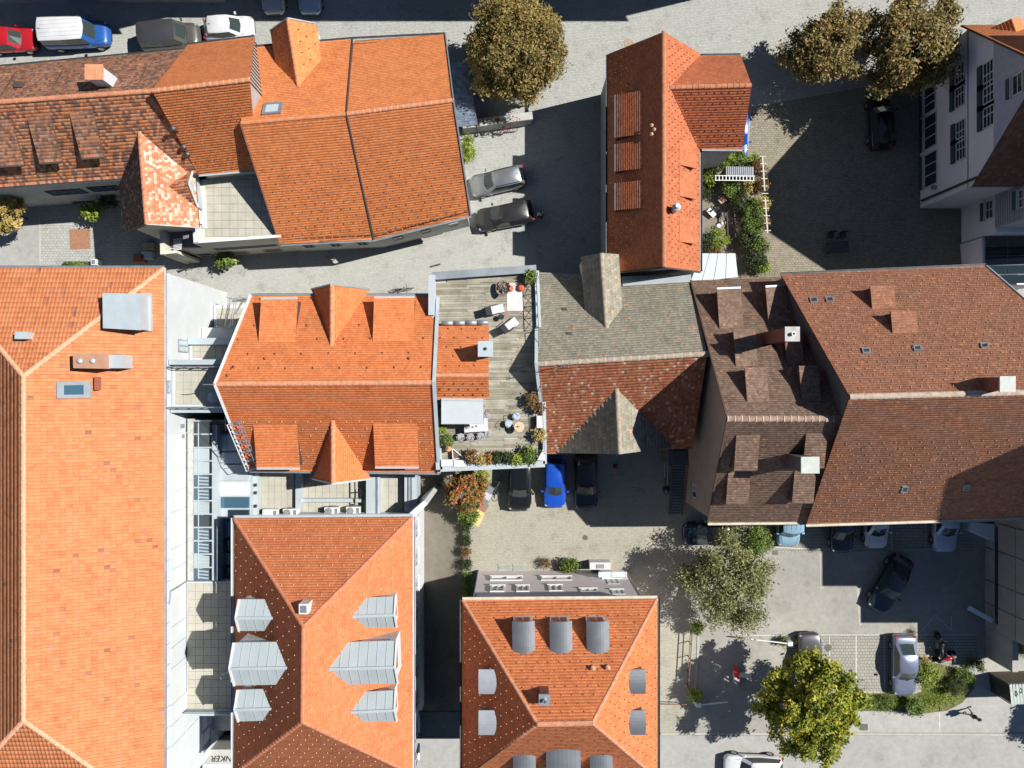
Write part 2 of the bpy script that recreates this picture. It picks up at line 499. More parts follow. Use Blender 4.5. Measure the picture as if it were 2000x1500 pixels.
def gable_dormer(bld, face, apex, front, hw, rise, wall_m, tmat, slab_m, tw=0.18, tl=0.17, style='plain', trim=None, lift=.009, tmat2=None, ridge=None, base_z=None, metal=None, over=0.15, win=True, hook=None, zoff=0.0, overf=0.12):
    A = face.hit(*apex, lift=zoff); Fr = P(front[0], front[1], A.z)
    dr = Fr - A; dr.z = 0; d = dr.length; dr.normalize()
    sd = Vector((-dr.y, dr.x, 0))
    fs = []; eb = []
    for sgn in (-1, 1):
        E0 = A + sd * sgn * hw - UP * rise
        # where the eaves line meets the main roof
        den = dr.dot(face.n); t = (face.o - E0).dot(face.n) / den if abs(den) > 1e-6 else 0
        t = max(0.0, min(d - 0.02, t)) if zoff == 0 else max(0, min(d - .02, t))
        BE = E0 + dr * t; FE = E0 + dr * d
        fs.append(RF([A, A + dr * d, FE, BE])); eb.append((BE, FE))
    ins = 0.12
    f1 = A + dr * (d - overf)
    mb = MB()
    def zb(p): return (face.z(p.x, p.y) - 0.3) if base_z is None else base_z
    L = eb[0][1] - dr * overf + sd * ins; R = eb[1][1] - dr * overf - sd * ins
    slope = rise / hw
    L = Vector((L.x, L.y, eb[0][1].z + slope * ins - .06)); R = Vector((R.x, R.y, eb[1][1].z + slope * ins - .06))
    top = f1 - UP * .06
    mb.add([Vector((L.x, L.y, zb(L))), Vector((R.x, R.y, zb(R))), R, top, L], [(0, 1, 2, 3, 4)])
    for (q, s1) in ((L, 1), (R, -1)):
        bk = (eb[0][0] if s1 == 1 else eb[1][0]) + sd * s1 * ins
        bk = Vector((bk.x, bk.y, q.z)) - dr * 0.3
        mb.add([Vector((q.x, q.y, zb(q))), q, bk, Vector((bk.x, bk.y, zb(bk)))], [(0, 1, 2, 3)])
    dm = mb.build('dormer', wall_m, bld)
    rf = roof_slab(dm, fs, metal or slab_m, 0.09, 'dormer_roof')
    if metal is None:
        for f in fs:
            tiles(f, tmat if (tmat2 is None or f is fs[0]) else tmat2, dm, tw, tl, style, lift=lift)
            if hook: hooks(f, dm, hook, 0.8, 0.55, margin=.3)
        if ridge: ridge_tiles(A + dr * d, A, ridge, dm, 0.13)
    else:
        for f in fs:                       # standing seams down each side
            L0 = (f.p[1] - f.p[0]).length; k = int(L0 / 0.55)
            for i in range(1, k + 1):
                q = f.p[1] - dr * (i * 0.55)
                # down-slope run to the eave or the valley
                sdn = (f.p[2] - f.p[1])
                tt = 1.0
                if (q - f.p[0]).dot(dr) < (f.p[3] - f.p[0]).dot(dr):
                    tot = (f.p[3] - f.p[0]).dot(dr)
                    tt = max(0.05, (q - f.p[0]).dot(dr) / tot)
                bar(dm, 'seam', q + UP * .02, q + sdn * tt + UP * .01, .02, .03, metal, up=f.n)
        bar(dm, 'ridge_cap', A + UP * .03, A + dr * d + UP * .03, .16, .05, metal)
    if trim:
        for i in (0, 1):
            bar(dm, 'verge_trim', A + dr * (d + .02) + UP * .03, eb[i][1] + dr * .02 + UP * .03, .10, .12, trim)
    if win:
        h = L.z - max(zb(L), face.z(L.x, L.y)); c = (L + R) / 2 + dr * .02
        u = sd * hw * .45
        hh = max(.35, min(1.0, h * .7))
        c = Vector((c.x, c.y, L.z - hh * .4))
        pb = MB(); pb.add([c - u - UP * hh / 2, c + u - UP * hh / 2, c + u + UP * hh / 2, c - u + UP * hh / 2], [(0, 1, 2, 3)])
        pb.build('window_pane', GLS, dm)
    return dm, fs

def barrel_dormer(bld, face, back, front, w, rise, metal, wall_m, zc=None):
    """metal dormer with a bowed roof; back/front: pixels on the centre line (front at roof height)"""
    A = face.hit(*back)
    hd = face.hd; sd = Vector((-hd.y, hd.x, 0))
    zt = A.z + 0.18 if zc is None else zc
    F = P(front[0], front[1], zt); d = (F - A).dot(hd)
    Fx = A + hd * d; Fx.z = zt
    n = 8; mb = MB(); ring = []
    def arc(x, extra=0.0):
        r = []
        for j in range(n + 1):
            t = -1 + 2 * j / n
            r.append(x + sd * (t * (w / 2 + extra)) - UP * (rise * t * t) + UP * extra * .4)
        return r
    back_pt = A - hd * 0.9; back_pt = Vector((back_pt.x, back_pt.y, zt))
    a0 = arc(back_pt, .05); a1 = arc(Fx + hd * .08, .05)
    lo0 = [p - UP * .08 for p in a0]; lo1 = [p - UP * .08 for p in a1]
    m = n + 1
    mb.add(a0 + a1 + lo0 + lo1, [(j, j + 1, m + j + 1, m + j) for j in range(n)] + [(m + j, m + j + 1, 3 * m + j + 1, 3 * m + j) for j in range(n)] +
           [(2 * m + j + 1, 2 * m + j, 3 * m + j, 3 * m + j + 1) for j in range(n)] + [(0, m, 3 * m, 2 * m), (n, 2 * m + n, 3 * m + n, m + n)])
    wb = MB(); fa = arc(Fx - hd * .06, -.04)
    def zb(p): return face.z(p.x, p.y) - .25
    pl, pr = fa[0], fa[-1]
    wb.add([Vector((pl.x, pl.y, zb(pl)))] + [p - UP * .04 for p in fa] + [Vector((pr.x, pr.y, zb(pr)))], [tuple(range(n + 3))])
    for q in (pl, pr):
        bk = q - hd * (d + .3)
        wb.add([Vector((q.x, q.y, zb(q))), q, bk, Vector((bk.x, bk.y, zb(q) - 0.2))], [(0, 1, 2, 3)])
    dm = wb.build('dormer', wall_m, bld)
    mb.build('dormer_roof', metal, dm, smooth=False)
    c = (pl + pr) / 2 + hd * .02; h = pl.z - face.z(pl.x, pl.y)
    if h > .3:
        fr = MB(); u = sd * w * .36; hh = h * .8
        cc = Vector((c.x, c.y, pl.z - h * .42))
        fr.add([cc - u - UP * hh / 2, cc + u - UP * hh / 2, cc + u + UP * hh / 2, cc - u + UP * hh / 2], [(0, 1, 2, 3)])
        fr.build('window_frame', WHT, dm)
        for sx in (-.5, .5):
            pb = MB(); c2 = cc + u * sx + hd * .015; u2 = u * .40; v2 = UP * hh * .40
            pb.add([c2 - u2 - v2, c2 + u2 - v2, c2 + u2 + v2, c2 - u2 + v2], [(0, 1, 2, 3)])
            pb.build('window_pane', GLS, dm)
    return dm

def skylight(bld, face, pxs, mat_f, mat_g, h=0.10, fw=0.09):
    """pxs: four pixels of the outer frame"""
    q = [face.hit(*p) for p in pxs]; c = sum(q, Vector()) / 4
    n = face.n
    mb = MB(); out = [p + n * h for p in q]; inn = [c + (p - c) * max(.5, 1 - 2 * fw / max(.2, (p - c).length)) + n * h for p in q]
    base = [p for p in q]
    mb.add(base + out + inn + [p - n * .03 for p in inn], [(i, (i + 1) % 4, 4 + (i + 1) % 4, 4 + i) for i in range(4)] +
           [(4 + i, 4 + (i + 1) % 4, 8 + (i + 1) % 4, 8 + i) for i in range(4)] + [(8 + i, 8 + (i + 1) % 4, 12 + (i + 1) % 4, 12 + i) for i in range(4)])
    fr = mb.build('skylight', mat_f, bld)
    pb = MB(); pb.add([p - n * .02 for p in inn], [(0, 1, 2, 3)]); pb.build('pane', mat_g, fr)
    return fr

def chimney(bld, face, base, top_z, w, l, brick_m, cap_m, pots=1, rz=0.0, pot_m=None, capw=0.12):
    c = face.hit(*base)
    mb = MB(); zb = c.z - 0.9
    mb.box((c.x, c.y, (zb + top_z - .08) / 2), (w, l, top_z - .08 - zb), rz)
    ch = mb.build('chimney', brick_m, bld)
    cb = MB(); cb.box((c.x, c.y, top_z - .03), (w + capw, l + capw, .10), rz); cp = cb.build('chimney_cap', cap_m, ch)
    for i in range(pots):
        t = (i - (pots - 1) / 2) * (max(w, l) / max(1, pots) * .8)
        x, y = (t, 0) if w > l else (0, t)
        pb = MB(); pb.lathe((c.x + x, c.y + y, top_z + .02), [(.11, 0), (.10, .2), (.12, .22), (.085, .22), (.08, .05)], 10)
        pb.build('chimney_pot', pot_m or cap_m, ch)
    return ch

def vent_pipe(bld, face, px, h, r, mat, cap=True):
    c = face.hit(*px); mb = MB()
    mb.lathe((c.x, c.y, c.z - .15), [(r, 0), (r, h + .1)], 10)
    if cap: mb.lathe((c.x, c.y, c.z + h - .05), [(r * .9, 0), (r * 1.7, .04), (r * .4, .12)], 10)
    return mb.build('vent_pipe', mat, bld, smooth=False)

def window(bld, c, nrm, w, h, frame_m, glass_m, bars=(1, 1), fw=0.07, sill=None, shutter=None, depth=0.05, shutter_w=None):
    """window on a vertical wall; c = centre on wall surface, nrm = outward"""
    c = Vector(c); n = Vector(nrm).normalized(); u = Vector((-n.y, n.x, 0)); v = UP
    mb = MB()
    def rect(cu, cv, ru, rv, n0, n1):
        pts = []
        for nn in (n0, n1):
            for b in (-1, 1):
                for a in (-1, 1):
                    pts.append(c + u * (cu + a * ru) + v * (cv + b * rv) + n * nn)
        mb.add(pts, [(0, 2, 3, 1), (4, 5, 7, 6), (0, 1, 5, 4), (1, 3, 7, 5), (3, 2, 6, 7), (2, 0, 4, 6)])
    W, H_ = w / 2, h / 2
    rect(0, H_ - fw / 2, W, fw / 2, .0, depth); rect(0, -H_ + fw / 2, W, fw / 2, .0, depth)
    rect(-W + fw / 2, 0, fw / 2, H_ - fw, .0, depth); rect(W - fw / 2, 0, fw / 2, H_ - fw, .0, depth)
    for i in range(1, bars[0]):
        rect(-W + fw + (w - 2 * fw) * i / bars[0], 0, fw * .45, H_ - fw, .0, depth - .01)
    for i in range(1, bars[1]):
        rect(0, -H_ + fw + (h - 2 * fw) * i / bars[1], W - fw, fw * .4, .0, depth - .014)
    fr = mb.build('window', frame_m, bld)
    pb = MB(); pb.add([c + u * a * (W - fw * .5) + v * b * (H_ - fw * .5) + n * .012 for a, b in ((-1, -1), (1, -1), (1, 1), (-1, 1))], [(0, 1, 2, 3)])
    pb.build('pane', glass_m, fr)
    if sill:
        q = c - v * (H_ + .04) + n * .07
        sb = MB(); sb.add([q + u * a * (W + .06) + v * b * .03 + n * e * .08 for e in (-1, 1) for b in (-1, 1) for a in (-1, 1)],
                          [(0, 2, 3, 1), (4, 5, 7, 6), (0, 1, 5, 4), (1, 3, 7, 5), (3, 2, 6, 7), (2, 0, 4, 6)])
        sb.build('sill', sill, fr)
    if shutter:
        sw = shutter_w or w * .45
        for a in (-1, 1):
            q = c + u * a * (W + sw / 2 + .02) + n * .03
            sb = MB(); sb.add([q + u * aa * sw / 2 + v * b * H_ + n * e * .03 for e in (-1, 1) for b in (-1, 1) for aa in (-1, 1)],
                              [(0, 2, 3, 1), (4, 5, 7, 6), (0, 1, 5, 4), (1, 3, 7, 5), (3, 2, 6, 7), (2, 0, 4, 6)])
            sb.build('shutter', shutter, fr)
    return fr

def wall_hit_x(X, px, py):
    k = X * PX / (px - 1000.0); return Vector((X, (750.0 - py) / PX * k, (1 - k) * HC))
def wall_hit_y(Y, px, py):
    k = Y * PX / (750.0 - py); return Vector(((px - 1000.0) / PX * k, Y, (1 - k) * HC))
def pl_hit(p0, n, px, py):
    q = Vector(((px - 1000) / PX, (750 - py) / PX, 0)); c = Vector((0, 0, HC)); r = q - c
    return c + r * ((Vector(p0) - c).dot(n) / r.dot(n))

# ------------------------------------------------------------------ materials used by many things
WHT = plain('white_paint', (0.62, 0.63, 0.63), 0.6, var=.06)
WALL_W = plain('white_render', (0.56, 0.585, 0.60), 0.85, var=.07, scale=.8)
WALL_C = plain('cream_render', (0.60, 0.57, 0.48), 0.9, var=.12, scale=.8)
WALL_G = plain('grey_render', (0.42, 0.42, 0.41), 0.9, var=.15, scale=.8)
WALL_B = plain('beige_render', (0.34, 0.27, 0.21), 0.9, var=.12, scale=.7)
WALL_P = plain('pink_render', (0.78, 0.69, 0.69), 0.9, var=.06, scale=.9)
WALL_L = plain('lilac_render', (0.76, 0.77, 0.84), 0.9, var=.06, scale=.8)
ZINC = plain('zinc_sheet', (0.36, 0.40, 0.43), 0.42, metal=.55, var=.16, scale=1.5)
ZINC_L = plain('pale_zinc', (0.44, 0.50, 0.53), 0.5, metal=.15, var=.08, scale=1.2)
ZINC_D = plain('dark_sheet', (0.085, 0.085, 0.09), 0.5, metal=.4, var=.2)
GREY_M = plain('grey_metal', (0.30, 0.32, 0.34), 0.45, metal=.5, var=.15)
STEEL = plain('steel', (0.55, 0.57, 0.58), 0.35, metal=.8, var=.1)
CONC = plain('concrete', (0.44, 0.43, 0.40), 0.92, var=.2, scale=1.6, bump=.2)
CONC_D = plain('dark_concrete', (0.34, 0.325, 0.31), 0.92, var=.14, scale=.9, bump=.2)
BRICK = plain('chimney_brick', (0.22, 0.085, 0.055), 0.9, var=.3, scale=6, bump=.4)
MORT = plain('mortar', (0.54, 0.32, 0.21), 0.95, var=.15)
MORT_W = plain('pale_mortar', (0.50, 0.39, 0.31), 0.95, var=.25, scale=5)
GLS = glass('window_glass')
GLS_B = glass('blue_glass', (0.05, 0.11, 0.16), .05)
GLS_L = glass('pale_glass', (0.42, 0.50, 0.52), .08)
BLK = plain('black_plastic', (0.02, 0.02, 0.022), 0.5, var=.1)
SLABW = plain('roof_boards', (0.20, 0.13, 0.08), 0.9, var=.2)
UNDER_O = plain('orange_underlay', (0.30, 0.10, 0.045), 0.9, var=.1)
UNDER_B = plain('brown_underlay', (0.09, 0.055, 0.04), 0.9, var=.1)
HOOK_D = plain('dark_guard', (0.10, 0.045, 0.03), 0.8, var=.1)
HOOK_L = plain('pale_guard', (0.60, 0.36, 0.21), 0.6, var=.1)
DARKW = plain('dark_timber', (0.07, 0.05, 0.038), 0.8, var=.25)
WOODL = plain('weathered_timber', (0.36, 0.32, 0.24), 0.85, var=.2)

T_ORANGE = tile_mat('orange_tiles', [(0, (0.630, 0.199, 0.070)), (.5, (0.690, 0.228, 0.081)), (1, (0.740, 0.268, 0.102))], (.22, (0.360, 0.148, 0.070)), .3)
T_HALL = tile_mat('hall_tiles', [(0, (0.500, 0.175, 0.074)), (.45, (0.560, 0.205, 0.090)), (.93, (0.600, 0.225, 0.100)), (.975, (0.500, 0.215, 0.115)), (1, (0.280, 0.120, 0.075))], (.2, (0.620, 0.300, 0.170)), .4)
T_MID = tile_mat('middle_house_tiles', [(0, (0.600, 0.179, 0.063)), (.5, (0.660, 0.207, 0.074)), (1, (0.700, 0.241, 0.093))], (.3, (0.380, 0.146, 0.068)), .4)
T_SOUTH = tile_mat('south_house_tiles', [(0, (0.520, 0.164, 0.066)), (.5, (0.570, 0.185, 0.076)), (1, (0.610, 0.217, 0.095))], (.4, (0.300, 0.138, 0.074)), .6)
T_PINK = tile_mat('pink_house_tiles', [(0, (0.550, 0.165, 0.063)), (.5, (0.610, 0.189, 0.073)), (1, (0.660, 0.226, 0.093))], (.35, (0.300, 0.121, 0.067)), .5)
T_LONG = tile_mat('coach_house_tiles', [(0, (.44, .135, .062)), (.5, (.50, .16, .075)), (1, (.56, .19, .09))], (.45, (.22, .10, .07)), .5)
T_MOTT = tile_mat('mottled_tiles', [(0, (.19, .10, .075)), (.28, (.27, .14, .10)), (.42, (.52, .19, .085)), (.75, (.66, .25, .11)), (.93, (.54, .30, .18)), (1, (.40, .24, .17))], (.5, (.24, .13, .09)), .45)
T_MOTT_N = tile_mat('mottled_tiles_weathered', [(0, (.16, .09, .065)), (.35, (.26, .14, .10)), (.6, (.36, .16, .09)), (.8, (.46, .19, .095)), (1, (.34, .22, .17))], (.5, (.27, .16, .12)), .5)
T_TURR = tile_mat('turret_tiles', [(0, (.48, .16, .085)), (.40, (.56, .21, .11)), (.60, (.56, .29, .18)), (.78, (.54, .44, .34)), (1, (.54, .52, .45))], (.15, (.5, .2, .12)), .5)
T_TURR_SHADE = tile_mat('turret_tiles_shaded', [(0, (.16, .10, .07)), (.5, (.22, .13, .09)), (.8, (.30, .2, .14)), (1, (.42, .36, .28))], (.15, (.2, .12, .08)), .5)  # darker copy of the turret tiles, with the west slope's shade in the colour
T_BROWN = tile_mat('dark_brown_tiles', [(0, (.155, .100, .072)), (.5, (.200, .132, .096)), (.9, (.24, .16, .118)), (.985, (.28, .18, .13)), (1, (.50, .20, .09))], (.5, (.13, .105, .082)), .35)
T_RED = tile_mat('red_brown_tiles', [(0, (0.256, 0.113, 0.068)), (.5, (0.312, 0.140, 0.086)), (.92, (0.358, 0.165, 0.101)), (.975, (0.409, 0.196, 0.110)), (1, (0.512, 0.227, 0.099))], (.55, (0.186, 0.139, 0.105)), .28)
T_GREYN = tile_mat('lichen_grey_tiles', [(0, (.235, .215, .165)), (.5, (.285, .262, .205)), (.94, (.33, .305, .24)), (.975, (.46, .30, .21)), (1, (.48, .27, .18))], (.4, (.20, .19, .14)), .4)
T_BARN = tile_mat('barn_red_tiles', [(0, (.26, .095, .048)), (.4, (.38, .13, .062)), (.8, (.44, .17, .09)), (.93, (.40, .21, .13)), (.965, (.52, .38, .28)), (1, (.50, .44, .36))], (.6, (.23, .16, .11)), .5)
T_NEAST = tile_mat('north_east_house_tiles', [(0, (.52, .17, .06)), (1, (.62, .23, .09))], (.3, (.3, .13, .08)), .4)  # the north-east house roof's own orange

# ------------------------------------------------------------------ ground
def sheet(name, pts, z, mat, kind='structure'):
    mb = MB(); q = [P(*p) for p in pts]
    mb.add([(v.x, v.y, z) for v in q], [tuple(range(len(q)))[::-1]])
    o = mb.build(name, mat); o['kind'] = kind
    # make the sheet face upward
    if o.data.polygons[0].normal.z < 0: o.data.flip_normals()
    return o

G_STREET = paving_mat('street_setts', (0.410, 0.417, 0.396), (0.346, 0.352, 0.330), (0.240, 0.239, 0.224), .20, .12, rot=.06, msize=.014, patch=.22, patch_c=(0.276, 0.271, 0.249))
G_LANE = paving_mat('lane_setts', (0.421, 0.421, 0.387), (0.378, 0.378, 0.348), (0.284, 0.280, 0.258), .16, .11, rot=.12, msize=.010, patch=.18, patch_c=(0.301, 0.292, 0.258))
G_COURT = paving_mat('court_setts', (0.318, 0.284, 0.215), (0.241, 0.215, 0.163), (0.129, 0.116, 0.086), .24, .16, rot=.02, msize=.018, patch=.3, patch_c=(0.189, 0.163, 0.120))
G_PARK = paving_mat('beige_pavers', (0.370, 0.353, 0.292), (0.331, 0.314, 0.258), (0.232, 0.219, 0.172), .22, .12, rot=.0, msize=.010, patch=.3, patch_c=(0.258, 0.245, 0.189), pscale=.3)
G_BAY = paving_mat('bay_pavers', (0.344, 0.331, 0.292), (0.305, 0.292, 0.258), (0.138, 0.129, 0.103), .27, .24, rot=.0, msize=.020, patch=.15, offs=.5, wob=.006)
G_CARP = asphalt_mat('car_park_asphalt', (0.305, 0.297, 0.267), .14)
G_ROAD = asphalt_mat('road_asphalt', (0.331, 0.327, 0.310), .07)
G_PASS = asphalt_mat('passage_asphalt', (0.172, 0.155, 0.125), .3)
G_PAVE = asphalt_mat('pavement_stone', (0.361, 0.353, 0.331), .10)
G_BASE = asphalt_mat('town_ground', (0.258, 0.249, 0.232), .2)
G_SOIL = plain('soil', (0.172, 0.138, 0.095), .95, var=.5, scale=1.8, bump=.5)
G_GRAVEL = paving_mat('garden_gravel', (0.289, 0.254, 0.199), (0.234, 0.206, 0.165), (0.165, 0.138, 0.103), .09, .07, msize=.012, patch=.3, patch_c=(0.138, 0.117, 0.082))
G_BRICK = paving_mat('brick_paving', (0.361, 0.172, 0.103), (0.292, 0.146, 0.086), (0.258, 0.206, 0.155), .22, .10, rot=.75, msize=.008, patch=.2)
G_SQ = paving_mat('square_setts', (0.396, 0.400, 0.378), (0.344, 0.348, 0.327), (0.206, 0.206, 0.189), .28, .20, rot=.0, msize=.016, patch=.2, patch_c=(0.215, 0.215, 0.206), wob=.01)

mbg = MB(); mbg.add([(-260, -260, -.01), (260, -260, -.01), (260, 260, -.01), (-260, 260, -.01)], [(0, 1, 2, 3)])
ground = mbg.build('ground', G_BASE); ground['kind'] = 'structure'
sheet('street', [(-300, -260), (2300, -260), (2300, 640), (-300, 640)], .002, G_STREET)
sheet('lane', [(320, 600), (320, 560), (560, 520), (790, 478), (935, 450), (1010, 460), (1080, 500), (1080, 640), (320, 640)], .006, G_LANE)
sheet('courtyard', [(1468, 210), (1960, 120), (1960, 580), (1440, 580)], .006, G_COURT)
sheet('parking_court', [(830, 860), (1350, 860), (1350, 1480), (830, 1480)], .002, G_PARK)
sheet('car_park', [(1350, 990), (2300, 990), (2300, 1436), (1350, 1436)], .004, G_CARP)
sheet('parking_bay', [(1505, 1240), (1908, 1240), (1908, 1348), (1600, 1348)], .008, G_BAY)
sheet('parking_bay', [(1510, 1000), (1900, 1000), (1900, 1078), (1510, 1078)], .008, G_BAY)
sheet('pavement', [(1640, 1352), (1800, 1378), (1905, 1290), (2300, 1286), (2300, 1430), (1640, 1430)], .010, G_PAVE)
sheet('road', [(810, 1437), (2300, 1437), (2300, 1900), (810, 1900)], .006, G_ROAD)
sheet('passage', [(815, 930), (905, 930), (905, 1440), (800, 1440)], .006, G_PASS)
sheet('garden_ground', [(1370, 300), (1490, 300), (1497, 545), (1370, 545)], .010, G_GRAVEL)
sheet('small_square', [(-40, 360), (330, 360), (330, 560), (-40, 560)], .006, G_SQ)
sheet('side_street', [(-300, 360), (78, 360), (78, 620), (-300, 620)], .010, G_ROAD)
sheet('brick_paving', [(135, 448), (175, 446), (177, 486), (137, 488)], .010, G_BRICK)
# kerbs
def kerb(pts, w=.16, h=.06):
    mb = MB(); q = [P(*p) for p in pts]
    for a, b in zip(q[:-1], q[1:]):
        t = (b - a).normalized(); s = Vector((-t.y, t.x, 0)) * w / 2
        mb.add([a - s, b - s, b + s, a + s, a - s + UP * h, b - s + UP * h, b + s + UP * h, a + s + UP * h], [(4, 5, 6, 7), (0, 1, 5, 4), (1, 2, 6, 5), (2, 3, 7, 6), (3, 0, 4, 7)])
    o = mb.build('kerb', plain('kerb_stone', (.40, .385, .345), .9, var=.15, scale=3)); o['kind'] = 'structure'
kerb([(1290, 1433), (1500, 1433)], h=.04); kerb([(1660, 1433), (2300, 1436)])
kerb([(78, 420), (78, 520)], h=.03)
kerb([(1605, 1351), (1700, 1351), (1790, 1351)], h=.09)
kerb([(1365, 1215), (1362, 1290), (1355, 1375)], h=.05)
kerb([(1603, 1080), (1605, 1150)], w=.25, h=.012); kerb([(1675, 1150), (1680, 1222)], w=.22, h=.012)
LINE = plain('line_paint', (.52, .52, .49), .8, var=.2, scale=6)
def line(pts, w=.09, z=.014):
    mb = MB(); q = [P(*p) for p in pts]
    for a, b in zip(q[:-1], q[1:]):
        t = (b - a).normalized(); s = Vector((-t.y, t.x, 0)) * w / 2
        mb.add([a - s + UP * z, b - s + UP * z, b + s + UP * z, a + s + UP * z], [(0, 1, 2, 3)])
    o = mb.build('bay_marking', LINE); o['kind'] = 'structure'
line([(1672, 1242), (1672, 1347)]); line([(1727, 1242), (1727, 1347)], .07); line([(1620, 1242), (1620, 1300)], .06)
line([(1560, 1240), (1905, 1240)], .06, .016)
line([(1799, 1233), (1827, 1201), (1857, 1231)], .06); line([(1858, 1202), (1859, 1232)], .06)
line([(1741, 1006), (1741, 1075)], .06); line([(1808, 1006), (1808, 1066)], .05); line([(1740, 1076), (1832, 1073)], .05)
line([(1515, 1069), (1630, 1074)], .07); line([(1440, 1240), (1545, 1242)], .07)
line([(1835, 1380), (1835, 1430)], .07, .014)
# round covers set in the ground
IRON = plain('cast_iron', (.13, .125, .12), .7, metal=.4, var=.3, scale=8)
def cover(px, py, r, label, sq=None, mat=IRON):
    c = P(px, py); mb = MB()
    if sq: mb.box((c.x, c.y, .012), (sq[0], sq[1], .024))
    else: mb.lathe((c.x, c.y, .0), [(r, 0), (r, .022), (r * .82, .022), (r * .8, .018)], 20)
    o = mb.build('manhole_cover', mat); tag(o, label, 'manhole cover', 'covers set in the ground')
cover(1617, 1265, .28, 'round iron manhole cover between the two cars on the pavers')
cover(1143, 1050, .20, 'small drain cover in the middle of the sunny parking court')
cover(1228, 84, .36, 'round cover in the street by the coach house gable', mat=plain('rusty_cover', (.36, .27, .2), .9))
cover(396, 566, .34, 'round cover in the lane touching the white hall wall', mat=plain('rusty_cover', (.36, .27, .2), .9))
cover(862, 1354, .35, 'round cover in the shaded passage beside the pink house')
cover(1687, 1420, .3, 'square pavement cover right of the yellow-green tree', (.62, .5))
cover(1514, 1080, .3, 'square drain grate in front of the pale blue van', (.42, .32))
cover(1382, 450, .22, 'oval dark cover in the garden gravel', mat=IRON)

# ================================================================== BUILDINGS
def mid(a, b, t=.5): return Vector(a) * (1 - t) + Vector(b) * t
def V2(p): return (p.x, p.y)
def centre(pts): c = sum((Vector(p) for p in pts), Vector()) / len(pts); return Vector((c.x, c.y, 0))
def inset(poly, d):
    """shrink a convex xy polygon"""
    n = len(poly); c = sum((Vector((p[0], p[1])) for p in poly), Vector((0, 0))) / n; out = []
    lines = []
    for i in range(n):
        a, b = Vector(poly[i][:2]), Vector(poly[(i + 1) % n][:2]); t = (b - a).normalized(); nn = Vector((-t.y, t.x))
        if nn.dot(c - a) < 0: nn = -nn
        lines.append((a + nn * d, t))
    for i in range(n):
        (a, t), (b, s) = lines[i - 1], lines[i]
        den = t.x * s.y - t.y * s.x
        if abs(den) < 1e-6: out.append((b.x, b.y)); continue
        k = ((b.x - a.x) * s.y - (b.y - a.y) * s.x) / den
        q = a + t * k; out.append((q.x, q.y))
    return out

# ---------------------------------------------------------------- A: long hall on the left
A = thing('long_hall', 'long hall with sunlit orange pantile hip roof and white panelled east wall', 'hall', P(-30, 1000))
NE = P(321, 523, 10.5); RN = P(45, 735, 12.9); RS = P(45, 1408, 12.9)
SE = Vector((NE.x, RS.y - (NE.x - RN.x), 10.5)); NW = Vector((2 * RN.x - NE.x, NE.y, 10.5)); SW = Vector((NW.x, SE.y, 10.5))
fE, fN, fW, fS = RF([RN, NE, SE, RS]), RF([NW, NE, RN]), RF([RN, RS, SW, NW]), RF([RS, SE, SW])
ra = roof_slab(A, [fE, fN, fW, fS], UNDER_O)
tiles(fE, T_HALL, ra, .215, .34, 'pan'); tiles(fN, T_HALL, ra, .235, .34, 'pan'); tiles(fW, T_HALL, ra, .24, .30, 'plain', lift=.014); tiles(fS, T_HALL, ra, .235, .34, 'pan')
RIDGE_H = plain('hall_ridge', (.68, .36, .22), .9, var=.2, scale=5)
for a, b in ((NE, RN), (NW, RN), (RN, RS), (SE, RS), (SW, RS)): ridge_tiles(a, b, RIDGE_H, ra, .14, .40)
walls(A, inset([V2(NE), V2(NW), V2(SW), V2(SE)], .22), 0, 10.40, WALL_W)
GUT_D = plain('brown_gutter', (.16, .09, .07), .6, var=.1)
gutter(A, NE + Vector((0, 0, 0)), SE, ZINC, (1, 0, 0)); gutter(A, NE, NW, ZINC, (0, 1, 0))
# lift box, vent boxes and roof window on the hall roof
mb = MB(); t = [P(*q, 12.1) for q in ((201, 573), (272, 575), (273, 643), (203, 640))]
mb.prism([V2(p) for p in t], 10.6, 12.1); lb = mb.build('roof_hatch_box', ZINC_L, A)
mb = MB(); t2 = [P(*q, 12.16) for q in ((200, 572), (274, 574), (275, 645), (201, 641))]; mb.prism([V2(p) for p in t2], 12.1, 12.16); mb.build('hatch_lid', ZINC_L, lb)
mb = MB(); t3 = [P(*q, 11.0) for q in ((272, 572), (293, 572), (294, 647), (273, 647))]; mb.prism([V2(p) for p in t3], 10.5, 10.95); mb.build('flashing_strip', ZINC_L, lb)
BROWN_T = plain('brown_sheet', (.42, .23, .15), .7, var=.1)
mb = MB(); t = [P(*q, 12.9) for q in ((142, 690), (202, 690), (202, 720), (143, 719))]; mb.prism([V2(p) for p in t], 11.4, 12.9); vb = mb.build('vent_housing', BROWN_T, A)
for q in ((157, 705), (182, 705)):
    c = P(*q, 12.9); mb = MB(); mb.lathe((c.x, c.y, 12.9), [(.13, 0), (.16, .08), (.07, .16)], 12); mb.build('vent_cowl', ZINC_L, vb)
mb = MB(); t = [P(*q, 12.3) for q in ((203, 693), (240, 693), (240, 719), (203, 719))]; mb.prism([V2(p) for p in t], 11.2, 12.3); mb.build('vent_side_box', ZINC_L, vb)
mb = MB(); t = [P(*q, 12.7) for q in ((29, 648), (52, 648), (51, 662), (28, 662))]; mb.prism([V2(p) for p in t], 11.5, 12.7); mb.build('roof_vent', ZINC_L, A)
mb = MB(); t = [P(*q, 12.0) for q in ((185, 736), (191, 736), (191, 762), (185, 762))]; mb.prism([V2(p) for p in t], 11.6, 12.05); mb.build('snow_rail_block', plain('red_oxide', (.33, .10, .06), .8), A)
skylight(A, fE, [(112, 746), (178, 745), (179, 777), (112, 778)], ZINC, GLS_B, .16, .22)
